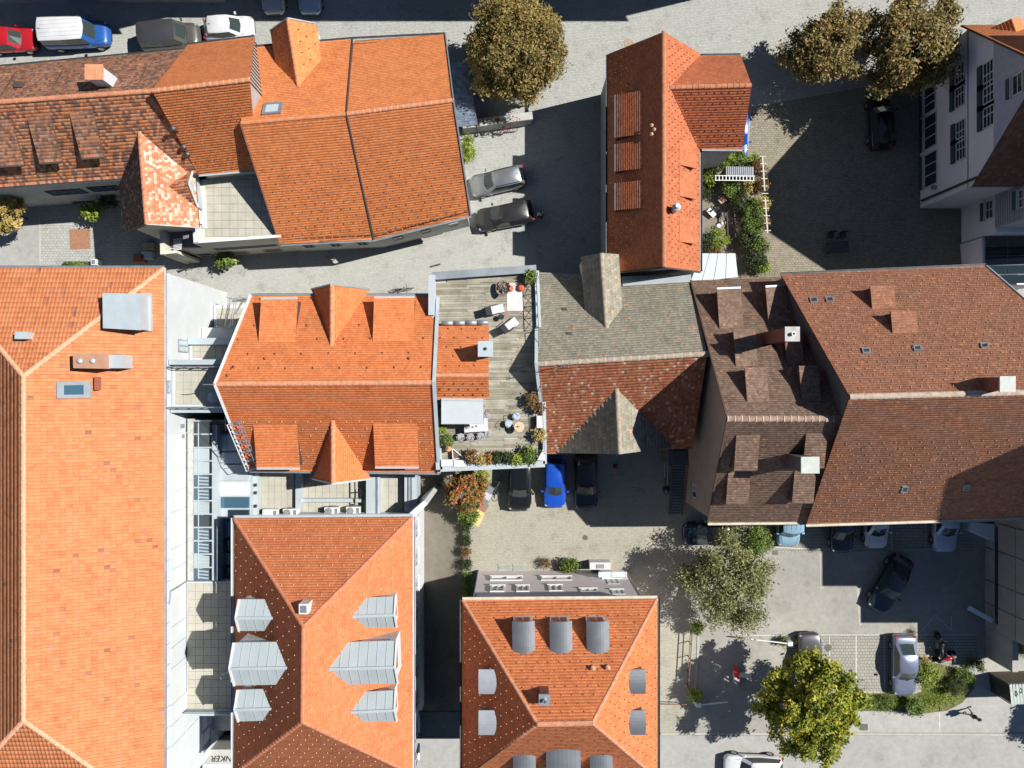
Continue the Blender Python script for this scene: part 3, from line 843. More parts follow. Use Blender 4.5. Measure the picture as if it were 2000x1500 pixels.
vent_pipe(A, fE, (1, 735), .3, .1, ZINC) if False else None
# white cladding panels on the east wall, recessed joints
XW = NE.x - .22
PANEL = plain('white_cladding', (.62, .655, .675), .5, var=.05, scale=1.0)
for row, (z0, z1) in enumerate(((9.30, 10.36), (7.05, 9.26), (4.8, 7.0), (2.4, 4.76))):
    y = -3.3; i = 0
    while y > -27.2:
        ln = 1.35 if row == 0 else (1.35 if i % 3 else 2.4)
        if y - ln < -27.3: break
        mb = MB(); mb.box((0, 0, 0), (.05, ln - .035, z1 - z0 - .03))
        if not (row >= 2 and y > -19.3):
            piece('cladding_panel', mesh_of(mb, 'cladding_panel', PANEL), Matrix.Translation((XW + .028, y - ln / 2, (z0 + z1) / 2)), A)
        y -= ln; i += 1
def hall_window(px0, py0, px1, py1, fm=ZINC, gm=GLS_L, bars=(2, 1)):
    a, b = wall_hit_x(XW, px0, py0), wall_hit_x(XW, px1, py1)
    c = (a + b) / 2; window(A, c + Vector((.03, 0, 0)), (1, 0, 0), abs(a.y - b.y), abs(a.z - b.z), fm, gm, bars)
hall_window(347, 662, 366, 689); hall_window(326, 743, 331, 768); hall_window(352, 845, 366, 880, WHT, GLS)
hall_window(392, 1395, 405, 1420, ZINC, GLS_B, (1, 1)); hall_window(396, 1430, 410, 1455, ZINC, GLS_B, (1, 1))
for pts in ([(372, 1130), (345, 1148), (333, 1155), (331, 1180)],):
    mb = MB(); mb.tube([wall_hit_x(XW + .12, *p) for p in pts], .05, 6); mb.build('drain_pipe', ZINC, A)

# ---------------------------------------------------------------- link block between the hall and the middle house
PAVE_SL = plain('terrace_slab', (.42, .40, .335), .92, var=.12, scale=1.3, bump=.15)
SLAB_ME = {}
def pavers(parent, x0, x1, y0, y1, z, s=.5, gap=.018, mat=None, keep=None, name='paving_slab'):
    mat = mat or PAVE_SL; key = (mat.name, s)
    if key not in SLAB_ME:
        mb = MB(); mb.box((0, 0, 0), (s - gap, s - gap, .04)); SLAB_ME[key] = mesh_of(mb, name, mat)
    nx = max(1, int(round((x1 - x0) / s))); ny = max(1, int(round((y1 - y0) / s))); rng = random.Random(int(x0 * 77 + y0 * 13))
    sx, sy = (x1 - x0) / nx, (y1 - y0) / ny
    for i in range(nx):
        for j in range(ny):
            x, y = x0 + (i + .5) * sx, y0 + (j + .5) * sy
            if keep and not keep(x, y): continue
            piece(name, SLAB_ME[key], Matrix.Translation((x, y, z + rng.uniform(-.004, .004))) @ Matrix.Rotation(rng.uniform(-.006, .006), 4, 'Z') @ Matrix.Diagonal((sx / s, sy / s, 1, 1)), parent)
LK = thing('link_block', 'white link block with stepped flat roof terraces beside the hall', 'building', P(420, 750))
XL0 = XW + .06
def terrace(z, y0, y1, x1, slabs=True, par=.35, bld=LK, x0=XL0, s=.5):
    quad_box(bld, 'terrace_block', [(x0, y0), (x1, y0), (x1, y1), (x0, y1)], 0, z, WALL_W)
    if slabs: pavers(bld, x0 + .25, x1 - .1, y0 + .25, y1 - .25, z + .03, s)
terrace(2.6, 4.05, 5.9, -16.5); terrace(4.6, 2.9, 4.04, -16.5, False); terrace(6.6, 1.55, 2.9, -17.2); terrace(9.1, -1.6, 1.32, -17.4)
# parapet walls with zinc coping
def coping(bld, p0, p1, w=.35, h=.1, mat=ZINC_L): return bar(bld, 'coping', p0, p1, w, h, mat)
coping(LK, (XL0, 2.93, 6.85), (-16.3, 2.93, 6.85), .45); coping(LK, (XL0, 1.42, 9.55), (-17.0, 1.42, 9.55), .34)
quad_box(LK, 'parapet', [(XL0, 1.31), (-17.2, 1.31), (-17.2, 1.54), (XL0, 1.54)], 6.5, 9.5, WALL_W)
quad_box(LK, 'parapet', [(XL0, 2.80), (-16.5, 2.80), (-16.5, 3.02), (XL0, 3.02)], 4.6, 6.8, WALL_W)
coping(LK, (XL0, -1.66, 9.3), (-18.4, -1.66, 9.3), .42)
# railing frame along the upper terrace
mb = MB()
for z in (9.5, 10.1): mb.tube([(XL0 + .1, 1.1, z), (-18.6, 1.1, z)], .035, 6)
for i in range(5):
    x = XL0 + .1 + i * .85; mb.tube([(x, 1.1, 9.1), (x, 1.1, 10.1)], .03, 6)
mb.build('railing', GREY_M, LK)
mb = MB()
for z in (9.7, 10.1): mb.tube([(XL0 + .1, -1.5, z), (-18.7, -1.5, z)], .03, 6)
for i in range(5):
    x = XL0 + .1 + i * .8; mb.tube([(x, -1.5, 9.1), (x, -1.5, 10.1)], .025, 6)
mb.build('railing', STEEL, LK)
mb = MB(); c = P(416, 776, 9.2); mb.lathe((c.x, c.y, 9.15), [(.36, 0), (.36, .06), (.2, .10), (.05, .12)], 20); mb.build('roof_drain_cap', ZINC_L, LK)
# glass balustrades on the low terraces
CG = clear_glass('balustrade_glass')
for i in range(4):
    x = -20.4 + i * 1.05
    mb = MB(); mb.box((x, 6.35, 3.1), (1.0, .03, 1.0)); o = mb.build('glass_panel', CG, LK)
    mb = MB(); mb.tube([(x - .5, 6.35, 2.5), (x - .5, 6.35, 3.65)], .03, 6); mb.build('baluster', STEEL, LK)
    mb = MB(); mb.box((x, 4.08, 3.1 + 1.9), (1.0, .03, .9)); mb.build('glass_panel', CG, LK)
quad_box(LK, 'terrace_block', [(-20.9, 5.9), (-16.6, 5.9), (-16.6, 6.42), (-20.9, 6.42)], 0, 2.55, CONC)
mb = MB()
for x in (-20.6, -20.25, -20.1): mb.tube([(x, 6.3, 3.6), (x - .35, 4.2, 3.7), (x - .35, 4.1, 2.6)], .028, 6)
mb.build('handrail', STEEL, LK)
for pt in ([(-20.6, 5.2), (-20.0, 6.2)], [(-19.7, 5.0), (-19.3, 5.9)]):
    bar(LK, 'floor_strip', (pt[0][0], pt[0][1], 2.66), (pt[1][0], pt[1][1], 2.66), .1, .04, GREY_M)
# glazed atrium roof
ATR = thing('glass_atrium', 'glazed atrium roof with pale steel bars between the hall and the south house', 'skylight', P(410, 980))
PALE = plain('pale_blue_steel', (.42, .48, .52), .5, var=.07)
zA = 7.2
def atq(x0, y0, x1, y1, z): return [V2(P(x0, y0, z)), V2(P(x1, y0, z)), V2(P(x1, y1, z)), V2(P(x0, y1, z))]
mb = MB(); mb.prism(atq(366, 820, 458, 1134, 5.2), 0, 5.2); mb.build('atrium_block', WALL_W, ATR)
mb = MB(); mb.prism(atq(366, 818, 378, 1134, zA), 5.2, zA); mb.build('gutter_wall', plain('pale_trim', (.46, .46, .43), .7), ATR)
mb = MB(); mb.prism(atq(414, 830, 424, 1134, zA), 5.2, zA); mb.build('gutter_wall', PALE, ATR)
GCOL = [GLS, GLS, GLS_L, GLS_L, GLS_B, GLS_B, GLS_L, GLS, GLS_B, GLS_B, GLS_L, GLS_B]
for i in range(12):
    y0, y1 = 822 + i * 26, 822 + (i + 1) * 26
    g = MB(); a, b = P(379, y0 + 1.5, zA), P(413, y1 - 1.5, zA)
    g.add([(a.x, a.y, zA + .02), (b.x, a.y, zA + .34), (b.x, b.y, zA + .34), (a.x, b.y, zA + .02)], [(3, 2, 1, 0)])
    pn = g.build('atrium_pane', GCOL[i], ATR)
    if GCOL[i] in (GLS_B, GLS_L) and i > 3:
        for j in range(3):
            yy = a.y + (b.y - a.y) * (j + .7) / 3.6; xx0 = a.x + .38
            bar(pn, 'blind_slat', (xx0, yy, zA + .13), (b.x - .04, yy, zA + .38), .10, .015, ZINC_L)
    bar(ATR, 'glazing_bar', P(378, y0, zA + .02), P(414, y0, zA + .38), .10, .09, PALE)
bar(ATR, 'glazing_bar', P(388, 826, zA + .1), P(388, 1130, zA + .12), .06, .08, PALE)
# second lower glazing band against the house
for (y0, y1, m, x0, x1) in ((850, 880, GLS_L, 426, 470), (884, 905, GLS_L, 432, 482), (908, 938, ZINC_L, 425, 484), (942, 968, WHT, 425, 484), (971, 992, GLS_B, 425, 486), (996, 1010, GLS, 447, 486)):
    z = 6.6; mb = MB(); mb.prism(atq(x0, y0, x1, y1, z), 5.6, z); mb.build('roof_panel', m, ATR)
mb = MB(); mb.prism(atq(424, 846, 490, 1012, 6.4), 5.0, 6.42); mb.build('side_roof', PALE, ATR)
for i, (y0, y1) in enumerate(((1012, 1050), (1055, 1075), (1080, 1103), (1108, 1132))):
    mb = MB(); z = 6.2; mb.prism(atq(433, y0, 456, y1, z), 5.2, z); mb.build('roof_panel', GLS if i % 2 else GLS_B, ATR)
    mb = MB(); z = 6.5; mb.prism(atq(421, y0, 432, y1, z), 5.2, z); mb.build('roof_panel', ZINC_L if i % 2 else PALE, ATR)
for (px, py) in ((357, 832), (357, 852)): 
    q = wall_hit_x(XW + .1, px, py); mb = MB(); mb.box(q, (.12, .25, .3)); mb.build('wall_light', GREY_M, ATR)
for (px) in (440, 448):
    mb = MB(); mb.tube([P(px, 812, 7.6), P(px, 812, 6.2)], .04, 6); mb.tube([P(px, 812, 7.6), P(px + 1, 842, 7.6)], .04, 6); mb.build('vent_duct', PALE, ATR)
# southern terrace of the link
LK2 = thing('link_terrace', 'sunny slab terrace between the hall and the south house gables', 'terrace', P(410, 1260))
yN, yS = P(400, 1136, 7).y, P(400, 1392, 7).y
quad_box(LK2, 'terrace_block', [(XL0, yN), (-17.3, yN), (-17.3, yS), (XL0, yS)], 3.2, 7.0, WALL_W)
pavers(LK2, XL0 + .1, -17.4, yS + .1, yN - .1, 7.03, .55)
coping(LK2, (XL0, yS + .1, 7.2), (-17.4, yS + .1, 7.2), .4)
mb = MB()
for z in (7.45, 7.7): mb.tube([(XL0 - .1, yS + .3, z), (-17.4, yS + .3, z)], .03, 6)
mb.build('railing', DARKW, LK2)
quad_box(LK2, 'lower_slab', [(XL0, yS - 3.2), (-17.3, yS - 3.2), (-17.3, yS - 1.9), (XL0, yS - 1.9)], 2.5, 2.9, CONC)

# ---------------------------------------------------------------- C: middle house
C = thing('middle_house', 'orange tiled middle house with six dormers and a slanted west gable', 'house', P(640, 750))
nw, rw, sw = P(490, 577, 8.2), P(420, 750, 11.7), P(487, 919, 8.2)
ne, re, se = P(856, 577, 8.2), P(848, 747, 11.7), P(858, 923, 8.2)
cN, cS = RF([rw, re, ne, nw]), RF([rw, re, se, sw])
rc = roof_slab(C, [cN, cS], UNDER_O)
tiles(cN, T_MID, rc); tiles(cS, T_MID, rc); hooks(cN, rc, HOOK_D, 1.7, 1.1, size=(.05, .14, .05)); hooks(cS, rc, HOOK_L, .82, .55, v_from=.38, size=(.06, .07, .04))
R_MID = plain('middle_ridge', (.60, .25, .13), .9, var=.25, scale=4)
ridge_tiles(rw, re, R_MID, rc, .15, .40, MORT)
foot = inset([V2(nw), V2(ne), V2(re), V2(se), V2(sw), V2(rw)], .25)
def ctop(x, y): return min(cN.z(x, y), cS.z(x, y)) - .15
walls(C, foot, 0, ctop, WALL_C)
for a, b in ((rw, nw), (rw, sw)): bar(C, 'verge_trim', a + UP * .06, b + UP * .06, .14, .14, WHT)
for a, b in ((re, ne), (re, se)): bar(C, 'verge_trim', a + UP * .08, b + UP * .08, .22, .14, ZINC_L)
gutter(C, nw, ne, ZINC, (0, 1, 0)); gutter(C, sw, se, ZINC, (0, -1, 0))
for BL, BR in (((505, 669), (577, 668)), ((728, 667), (808, 666))):
    shed_dormer(C, cN, BL, BR, 2.84, .20, ZINC_D, T_MID, UNDER_O, trim=ZINC_L)
for BL, BR in (((495, 829), (580, 829)), ((729, 827), (815, 827))):
    shed_dormer(C, cS, BL, BR, 2.84, .20, ZINC_D, T_MID, UNDER_O, trim=ZINC_L)
_, gf = gable_dormer(C, cN, (648, 674), (648, 556), 1.95, 2.35, WALL_C, T_MID, UNDER_O, trim=ZINC, ridge=R_MID)
_, gf2 = gable_dormer(C, cS, (650, 822), (650, 944), 1.95, 2.35, WALL_C, T_MID, UNDER_O, trim=ZINC_L, ridge=R_MID)
for f in (gf + gf2): hooks(f, C, HOOK_L, 1.0, .7, size=(.05, .06, .04), margin=.4)
mb = MB(); c = P(421, 751, 11.7); mb.tube([c, c + Vector((-.1, 0, .5)), c + Vector((-.55, 0, .55))], .03, 6); mb.build('ridge_lightning_rod', STEEL, C)
for q in ((458, 716), (446, 733), (519, 700), (800, 700)): vent_pipe(C, cN, q, .12, .06, UNDER_O)
# steel escape stair on the west verge
ST = thing('escape_stair', 'steel lattice escape stair down the west end of the middle house roof', 'stair', P(480, 880, 8.2))
a0, a1 = P(460, 826, 10.7), P(497, 916, 8.6); rail = Vector((.34, .1, 0))
for s in (-1, 1):
    mb = MB(); mb.tube([a0 + rail * s + UP * .5, a1 + rail * s + UP * .5], .035, 6); mb.tube([a0 + rail * s, a1 + rail * s], .03, 6)
    for i in range(8):
        q = mid(a0, a1, i / 7) + rail * s; mb.tube([q, q + UP * .5], .02, 5)
    mb.build('handrail', WHT if s < 0 else STEEL, ST)
SR = plain('stair_red', (.45, .14, .09), .6)
for i in range(11):
    q = mid(a0, a1, i / 10); bar(ST, 'tread', q - rail, q + rail, .14, .03, SR if i % 2 else STEEL)
mb = MB(); mb.tube([a1, Vector((a1.x, a1.y, 5.0))], .05, 6); mb.build('post', STEEL, ST)

# ---------------------------------------------------------------- flat roofs and plant between middle and south house
FL = thing('flat_roof_annex', 'flat slab roofed annex with zinc edges between the middle and south houses', 'annex', P(640, 970))
zf = 5.3
def fq(x0, y0, x1, y1, z): return [V2(P(x0, y0, z)), V2(P(x1, y0, z)), V2(P(x1, y1, z)), V2(P(x0, y1, z))]
def flat(x0, y0, x1, y1, z, s=.5, mat=None):
    q = fq(x0, y0, x1, y1, z); quad_box(FL, 'roof_block', q, 0, z, WALL_W)
    xs = [p[0] for p in q]; ys = [p[1] for p in q]; pavers(FL, min(xs) + .1, max(xs) - .1, min(ys) + .1, max(ys) - .1, z + .03, s, mat=mat)
flat(496, 905, 578, 1030, 5.3); flat(586, 905, 716, 1030, 5.0); flat(742, 905, 790, 1030, 5.3)
for (x0, y0, x1, y1, z) in ((577, 915, 588, 995, 5.75), (583, 974, 705, 981, 5.5), (715, 925, 742, 1020, 5.9), (790, 925, 814, 1010, 6.0), (488, 918, 505, 1010, 5.8)):
    quad_box(FL, 'zinc_edge', fq(x0, y0, x1, y1, z), 4.0, z, ZINC_L)
for (x0, y0, x1, y1, z) in ((797, 925, 800, 1010, 6.08), (803, 925, 805, 1010, 6.08), (735, 925, 738, 1010, 5.98), (491, 920, 494, 1010, 5.9)):
    quad_box(FL, 'edge_seam', fq(x0, y0, x1, y1, z), 4.5, z, ZINC)
mb = MB()
for a, b in (((693, 940), (693, 985)), ((693, 962), (716, 960)), ((704, 955), (704, 975))): mb.tube([P(*a, 5.6), P(*b, 5.6)], .045, 6)
mb.tube([P(693, 940, 5.6), P(693, 940, 5.0)], .04, 6); mb.tube([P(693, 985, 5.6), P(693, 985, 5.0)], .04, 6)
mb.build('pipe_rack', BLK, FL)
for q in ((500, 947), (500, 962), (500, 988)):
    c = P(*q, 5.8); mb = MB(); mb.box((c.x, c.y, 5.9), (.14, .2, .2)); mb.build('junction_box', BLK, FL)
ACW = plain('ac_white', (.70, .71, .68), .5, var=.06); ACG = plain('ac_grille', (.22, .23, .23), .5)
def ac_unit(px, py, label, z=5.1, fan=True, w=.95):
    c = P(px, py, z + .35); t = thing('air_conditioner', label, 'air conditioner', (c.x, c.y, z), 'air conditioners on the flat roof')
    mb = MB(); mb.box((c.x, c.y, z + .42), (w, .5, .76)); b = mb.build('casing', ACW, t)
    mb = MB(); mb.box((c.x - w * .3, c.y, z + .03), (.08, .5, .07)); mb.box((c.x + w * .3, c.y, z + .03), (.08, .5, .07)); mb.build('foot', GREY_M, t)
    if fan:
        mb = MB(); d = Vector((c.x, c.y + .255, z + .42))
        M = Matrix.Translation(d) @ Matrix.Rotation(-math.pi / 2, 4, 'X')
        mb.lathe((0, 0, 0), [(.30, 0), (.30, .02), (.26, .025), (.10, .02), (.09, .03)], 20); mb.xf(M); mb.build('fan_grille', ACG, t)
        mb = MB(); mb.lathe((0, 0, 0), [(.25, .80 - .76), (.25, .01), (.03, .05)], 18)
        mb.xf(Matrix.Translation((c.x - w * .2, c.y - .02, z + .80))); mb.build('fan_cowl', ACG, t)
    mb = MB(); mb.box((c.x + w * .36, c.y, z + .815), (w * .2, .36, .02)); mb.build('side_vent', GREY_M, t)
ac_unit(531, 1000, 'flat white plant box without a fan, nearest the atrium', 5.3, False, 1.0)
ac_unit(570, 999, 'air conditioner beside the white plant box, first with a fan', 5.3)
ac_unit(650, 996, 'air conditioner left of the pipe end, middle one of the three fans', 5.0)
ac_unit(692, 995, 'air conditioner nearest the zinc strip, rightmost of the three fans', 5.0)

# ---------------------------------------------------------------- roof terrace block
TB = thing('terrace_house', 'flat topped house carrying the wooden roof terrace with zinc edges', 'house', P(950, 730))
zd = 8.4
tNW, tNE, tSE, tSW = P(846, 541, zd), P(1047, 527, zd), P(1062, 906, zd), P(859, 914, zd)
deck_poly = [V2(tNW), V2(tNE), V2(tSE), V2(tSW)]
ti = inset(deck_poly, .05)
walls(TB, ti, 0, zd - .06, WALL_W)
BOARD = plain('deck_board', (.29, .265, .205), .85, var=.28, scale=1.6, bump=.2)
BOARD2 = plain('deck_board_pale', (.34, .315, .25), .85, var=.25, scale=1.6, bump=.2)
BOARD3 = plain('deck_board_dark', (.235, .21, .155), .85, var=.28, scale=1.6, bump=.2)
bm_me = []
for m in (BOARD, BOARD2, BOARD3):
    mb = MB(); mb.box((.5, 0, 0), (1, .150, .035)); bm_me.append(mesh_of(mb, 'deck_board', m))
y = tSE.y + .3; rng = random.Random(5); j = 0
while y < 7.25:
    xl = -5.0 if y < 4.8 else -5.13; xr = 1.48 + (max(0, 4.0 - y) * .05)
    top_lim = tNW.y - .1 + (tNE.y - tNW.y) / (tNE.x - tNW.x) * (0)
    cuts = [xl, rng.uniform(-3.4, -1.5), rng.uniform(-.8, .8), xr]
    if y > 6.72: cuts[0] = xl + (y - 6.72) * 8; cuts = sorted(cuts)
    for a, b in zip(cuts[:-1], cuts[1:]):
        if b - a < .1: continue
        piece('deck_board', rng.choice(bm_me), Matrix.Translation((a, y, zd + rng.uniform(-.003, .003))) @ Matrix.Rotation(.012, 4, 'Z') @ Matrix.Diagonal((b - a - .012, 1, 1, 1)), TB)
    y += .162; j += 1
# parapets and copings
for a, b, w, h in ((tNW, tNE, .42, .5), (tNW, P(846, 618, zd), .34, .9), (P(1048, 530, zd), P(1052, 640, zd), .22, .3), (P(861, 914, zd), P(1064, 905, zd), .34, .35), (P(1062, 785, zd), P(1064, 905, zd), .16, .35), (P(857, 875, zd), P(859, 916, zd), .34, .35)):
    t = (b - a).normalized(); s = Vector((-t.y, t.x, 0)) * w / 2
    quad_box(TB, 'parapet', [a - s, b - s, b + s, a + s], zd - 1.0, zd + h - .06, WALL_W)
    bar(TB, 'coping', a + UP * (h - .02), b + UP * (h - .02), w + .08, .07, ZINC_L if w < .4 else ZINC)
bar(TB, 'coping', P(846, 618, zd + .5), P(857, 627, zd + .5), .3, .5, ZINC_L)
# cross-braced railing on the east side
mb = MB(); e0, e1 = P(1047, 548, zd + .3), P(1051, 640, zd + .3)
mb.tube([e0 + UP * .75, e1 + UP * .75], .03, 6)
for i in range(5):
    q = mid(e0, e1, i / 4); mb.tube([q - UP * .3, q + UP * .75], .025, 6)
    if i < 4:
        q2 = mid(e0, e1, (i + 1) / 4); mb.tube([q, q2 + UP * .7], .018, 5); mb.tube([q + UP * .7, q2], .018, 5)
mb.build('railing', GREY_M, TB)
mb = MB(); e0, e1 = P(1051, 645, zd), P(1062, 880, zd)
mb.tube([e0 + UP * 1.0, e1 + UP * 1.0], .025, 6)
for i in range(7):
    q = mid(e0, e1, i / 6); mb.tube([q, q + UP * 1.0], .02, 6)
mb.build('railing', GREY_M, TB)
# little tiled penthouse roof
pN0, pN1, pR0, pR1, pS0, pS1 = P(853, 636, 9.0), P(955, 636, 9.0), P(849, 733, 11.3), P(954, 733, 11.3), P(851, 779, 10.6), P(955, 778, 10.6)
hN, hS = RF([pR0, pR1, pN1, pN0]), RF([pR0, pR1, pS1, pS0])
rp = roof_slab(TB, [hN, hS], UNDER_O, name='penthouse_roof'); tiles(hN, T_MID, rp); tiles(hS, T_MID, rp); ridge_tiles(pR0, pR1, R_MID, rp, .12, .40)
hooks(hN, rp, HOOK_D, .9, .75, size=(.05, .1, .05)); hooks(hS, rp, HOOK_D, .6, .4, size=(.05, .1, .05))
walls(TB, inset([V2(pN0), V2(pN1), V2(pR1), V2(pS1), V2(pS0), V2(pR0)], .2), zd, lambda x, y: min(hN.z(x, y), hS.z(x, y)) - .13, WALL_W, 'penthouse_wall')
for i in range(4):
    a, b = mid(P(863, 631, 9.1), P(955, 630, 9.1), i / 4), mid(P(863, 631, 9.1), P(955, 630, 9.1), (i + 1) / 4)
    mb = MB(); mb.tube([a, mid(a, b, .97)], .16, 10); mb.build('eaves_roll', ZINC, rp, smooth=True)
bar(TB, 'gutter', pS0 - UP * .05, pS1 - UP * .05, .12, .1, ZINC)
chimney(TB, hN, (950, 684), 11.95, .8, .85, WHT, ZINC_L, 0)
c = hN.hit(950, 684); mb = MB(); mb.lathe((c.x, c.y, 11.9), [(.10, 0), (.10, .13), (.07, .13)], 12); mb.build('flue', BLK, TB)

# ---------------------------------------------------------------- D: old barn with lichen-grey north slope
D = thing('old_barn', 'old barn with lichen grey north slope and patchy red south slope', 'barn', P(1200, 720))
dNW, dNE = P(1050, 532, 5.5), P(1345, 549, 5.5)
dRW, dRE = P(1049, 711, 10.2), P(1381, 691, 10.2)
dSW, dSE = P(1068, 886, 5.9), P(1353, 876, 5.9)
zN = RF([dRW, dRE, dNW]); dNE = Vector((dNE.x, dNE.y, zN.z(dNE.x, dNE.y)))
zN = RF([dRW, dRE, dNE, dNW]); zS = RF([dRW, dRE, dSE, dSW])
rd = roof_slab(D, [zN, zS], UNDER_B)
tiles(zN, T_GREYN, rd, .17, .20, 'plain', lift=.018); tiles(zS, T_BARN, rd, .17, .22, 'plain', lift=.022)
R_D = plain('barn_ridge', (.36, .30, .23), .95, var=.3, scale=4)
ridge_tiles(dRW, dRE, R_D, rd, .16, .55, MORT_W)
walls(D, inset([V2(dNW), V2(dNE), V2(dRE), V2(dSE), V2(dSW), V2(dRW)], .2), 0, lambda x, y: min(zN.z(x, y), zS.z(x, y)) - .15, WALL_C)
for a, b in ((dRW, dNW), (dRW, dSW)): bar(D, 'verge_trim', a + UP * .05 + Vector((-.06, 0, 0)), b + UP * .05 + Vector((-.06, 0, 0)), .2, .12, ZINC_L)
gable_dormer(D, zN, (1185, 640), (1175, 494), 1.25, .95, WALL_C, T_GREYN, UNDER_B, .26, .27, ridge=R_D, win=False, lift=.045)
gable_dormer(D, zS, (1205, 760), (1211, 887), 3.95, 2.75, WALL_C, T_GREYN, UNDER_B, .26, .30, ridge=R_D, win=False, lift=.05)
mb = MB(); c = zN.hit(1111, 712) + UP * .2; c = P(1104, 713, 10.9); mb.tube([Vector((c.x, c.y, 10.3)), Vector((c.x, c.y, 12.5))], .025, 6)
mb.tube([Vector((c.x - .4, c.y, 12.2)), Vector((c.x + .4, c.y + .05, 12.2))], .015, 5)
for i in range(4): mb.tube([Vector((c.x - .35 + i * .22, c.y - .2, 12.2)), Vector((c.x - .35 + i * .22, c.y + .2, 12.2))], .012, 4)
mb.build('aerial', STEEL, D)
for q in ((1103, 604), (1112, 651)):
    a = zN.hit(*q); mb = MB(); mb.box(a + UP * .05, (.3, .2, .1)); mb.build('roof_vent', DARKW, D)
mb = MB(); a = P(1215, 549, 3.6); b = P(1345, 536, 3.6)
mb.prism([V2(P(1213, 562, 5.8)), V2(P(1345, 554, 5.8)), V2(P(1347, 537, 5.9)), V2(P(1213, 541, 5.9))], 4.0, lambda p: zN.z(p[0], p[1]) + .12); mb.build('valley_sheet', ZINC_L, D)

# ---------------------------------------------------------------- E: dark brown house
E = thing('dark_brown_house', 'dark brown tiled house with rows of shed dormers and a beige west gable', 'house', P(1490, 800))
eNW, eNE, eRW, eRE, eSW, eSE = P(1350, 548, 6.5), P(1527, 538, 6.5), P(1422, 818, 13.5), P(1642, 818, 13.5), P(1383, 1021, 8), P(1578, 1019, 8)
gN, gS = RF([eRW, eRE, eNW]), RF([eRW, eRE, eSW])
eNE = Vector((eNE.x + .6, eNE.y, gN.z(eNE.x, eNE.y))); eSE = Vector((eSE.x, eSE.y, gS.z(eSE.x, eSE.y)))
eRE2 = eRE + Vector((.8, 0, 0)); eSE2 = eSE + Vector((.0, 0, 0))
gN, gS = RF([eRW, eRE2, eNE + Vector((.6, 0, 0)), eNW]), RF([eRW, eRE2, eSE2, eSW])
re_ = roof_slab(E, [gN, gS], UNDER_B); tiles(gN, T_BROWN, re_, .17, .16); tiles(gS, T_BROWN, re_, .17, .16)
R_E = plain('brown_ridge', (.30, .20, .15), .95, var=.35, scale=3)
ridge_tiles(eRE, eRW, R_E, re_, .17, .42, MORT_W)
walls(E, inset([V2(eNW), V2(eNE), V2(eRE), V2(eSE), V2(eSW), V2(eRW)], .22), 0, lambda x, y: min(gN.z(x, y), gS.z(x, y)) - .14, WALL_B)
gutter(E, eSW, eSE, plain('cream_gutter', (.55, .5, .4), .6), (0, -1, 0), .09)
bar(E, 'verge_trim', eRW + Vector((-.05, 0, .03)), eNW + Vector((-.05, 0, .03)), .1, .12, UNDER_B); bar(E, 'verge_trim', eRW + Vector((-.05, 0, .03)), eSW + Vector((-.05, 0, .03)), .1, .12, UNDER_B)
for BL, BR, d in (((1405, 642), (1452, 640), 2.65), ((1501, 637), (1556, 634), 2.62), ((1437, 716), (1480, 714), 2.35), ((1537, 714), (1570, 712), 2.35), ((1459, 785), (1502, 784), 2.05), ((1566, 784), (1604, 783), 2.15)):
    shed_dormer(E, gN, BL, BR, d, .22, UNDER_B, T_BROWN, UNDER_B, .17, .16, trim=(ZINC if d > 2.6 else None))
for BL, BR, d in (((1438, 849), (1484, 849), 2.25), ((1574, 847), (1616, 847), 2.15), ((1422, 922), (1466, 922), 2.1), ((1552, 919), (1594, 919), 2.15)):
    shed_dormer(E, gS, BL, BR, d, .22, UNDER_B, T_BROWN, UNDER_B, .17, .16)
chimney(E, gN, (1499, 661), 13.8, .75, .75, BRICK, CONC, 1, pot_m=STEEL)
chimney(E, gS, (1548, 899), 14.1, .95, .85, plain('sooty_render', (.12, .10, .10), .9, var=.2), plain('slab_cap', (.48, .51, .47), .8, var=.12, scale=4), 0)
c = P(1357, 960, 3.5); q = pl_hit(Vector((eSW.x - .0, eSW.y, 0)) + Vector((.18, 0, 0)), Vector((1, 0, 0)), 1357, 959)
window(E, q + Vector((-.01, 0, 0)), (-1, 0, 0), 1.0, 1.15, WHT, GLS, (2, 1), sill=CONC)
mb = MB(); mb.tube([P(1338, 977, .3), P(1372, 1002, 2.4), P(1378, 1020, 6.6)], .05, 6); mb.build('downpipe', ZINC, E)

# ---------------------------------------------------------------- F: big red-brown house
F = thing('red_brown_house', 'large red brown tiled house with pale mortared ridge beside the shaded courtyard', 'house', P(1800, 770))
F0, F1, F2, F3 = P(1660, 775, 15.2), P(2150, 763, 15.2), P(1525, 536, 8.4), P(1930, 518, 8.4)
S0 = P(1575, 1024, 8.4)
fN_, fS_ = RF([F0, F1, F2]), RF([F0, F1, S0])
F3 = Vector((F3.x, F3.y, fN_.z(F3.x, F3.y))); F4 = fN_.hit(2010, 592); F5 = fN_.hit(2150, 724)
F1b = Vector((F1.x, F1.y, F1.z)); S1 = P(2150, 1006, 8.4); S1.z = fS_.z(S1.x, S1.y)
fN_ = RF([F0, F1, F5, F4, F3, F2]); fS_ = RF([F0, F1, S1, S0])
rf_ = roof_slab(F, [fN_, fS_], UNDER_B); tiles(fN_, T_RED, rf_, .17, .17); tiles(fS_, T_RED, rf_, .17, .17)
hooks(fN_, rf_, plain('lichen_guard', (.40, .25, .15), .8, var=.2), .60, .5, size=(.035, .09, .03)); hooks(fS_, rf_, plain('lichen_guard', (.40, .25, .15), .8), .75, .5, v_from=.3, size=(.035, .09, .03))
R_F = plain('pale_ridge', (.46, .36, .29), .95, var=.3, scale=3)
ridge_tiles(F0, F1, R_F, rf_, .16, .36, MORT_W)
zf_ = lambda x, y: min(fN_.z(x, y), fS_.z(x, y)) - .14
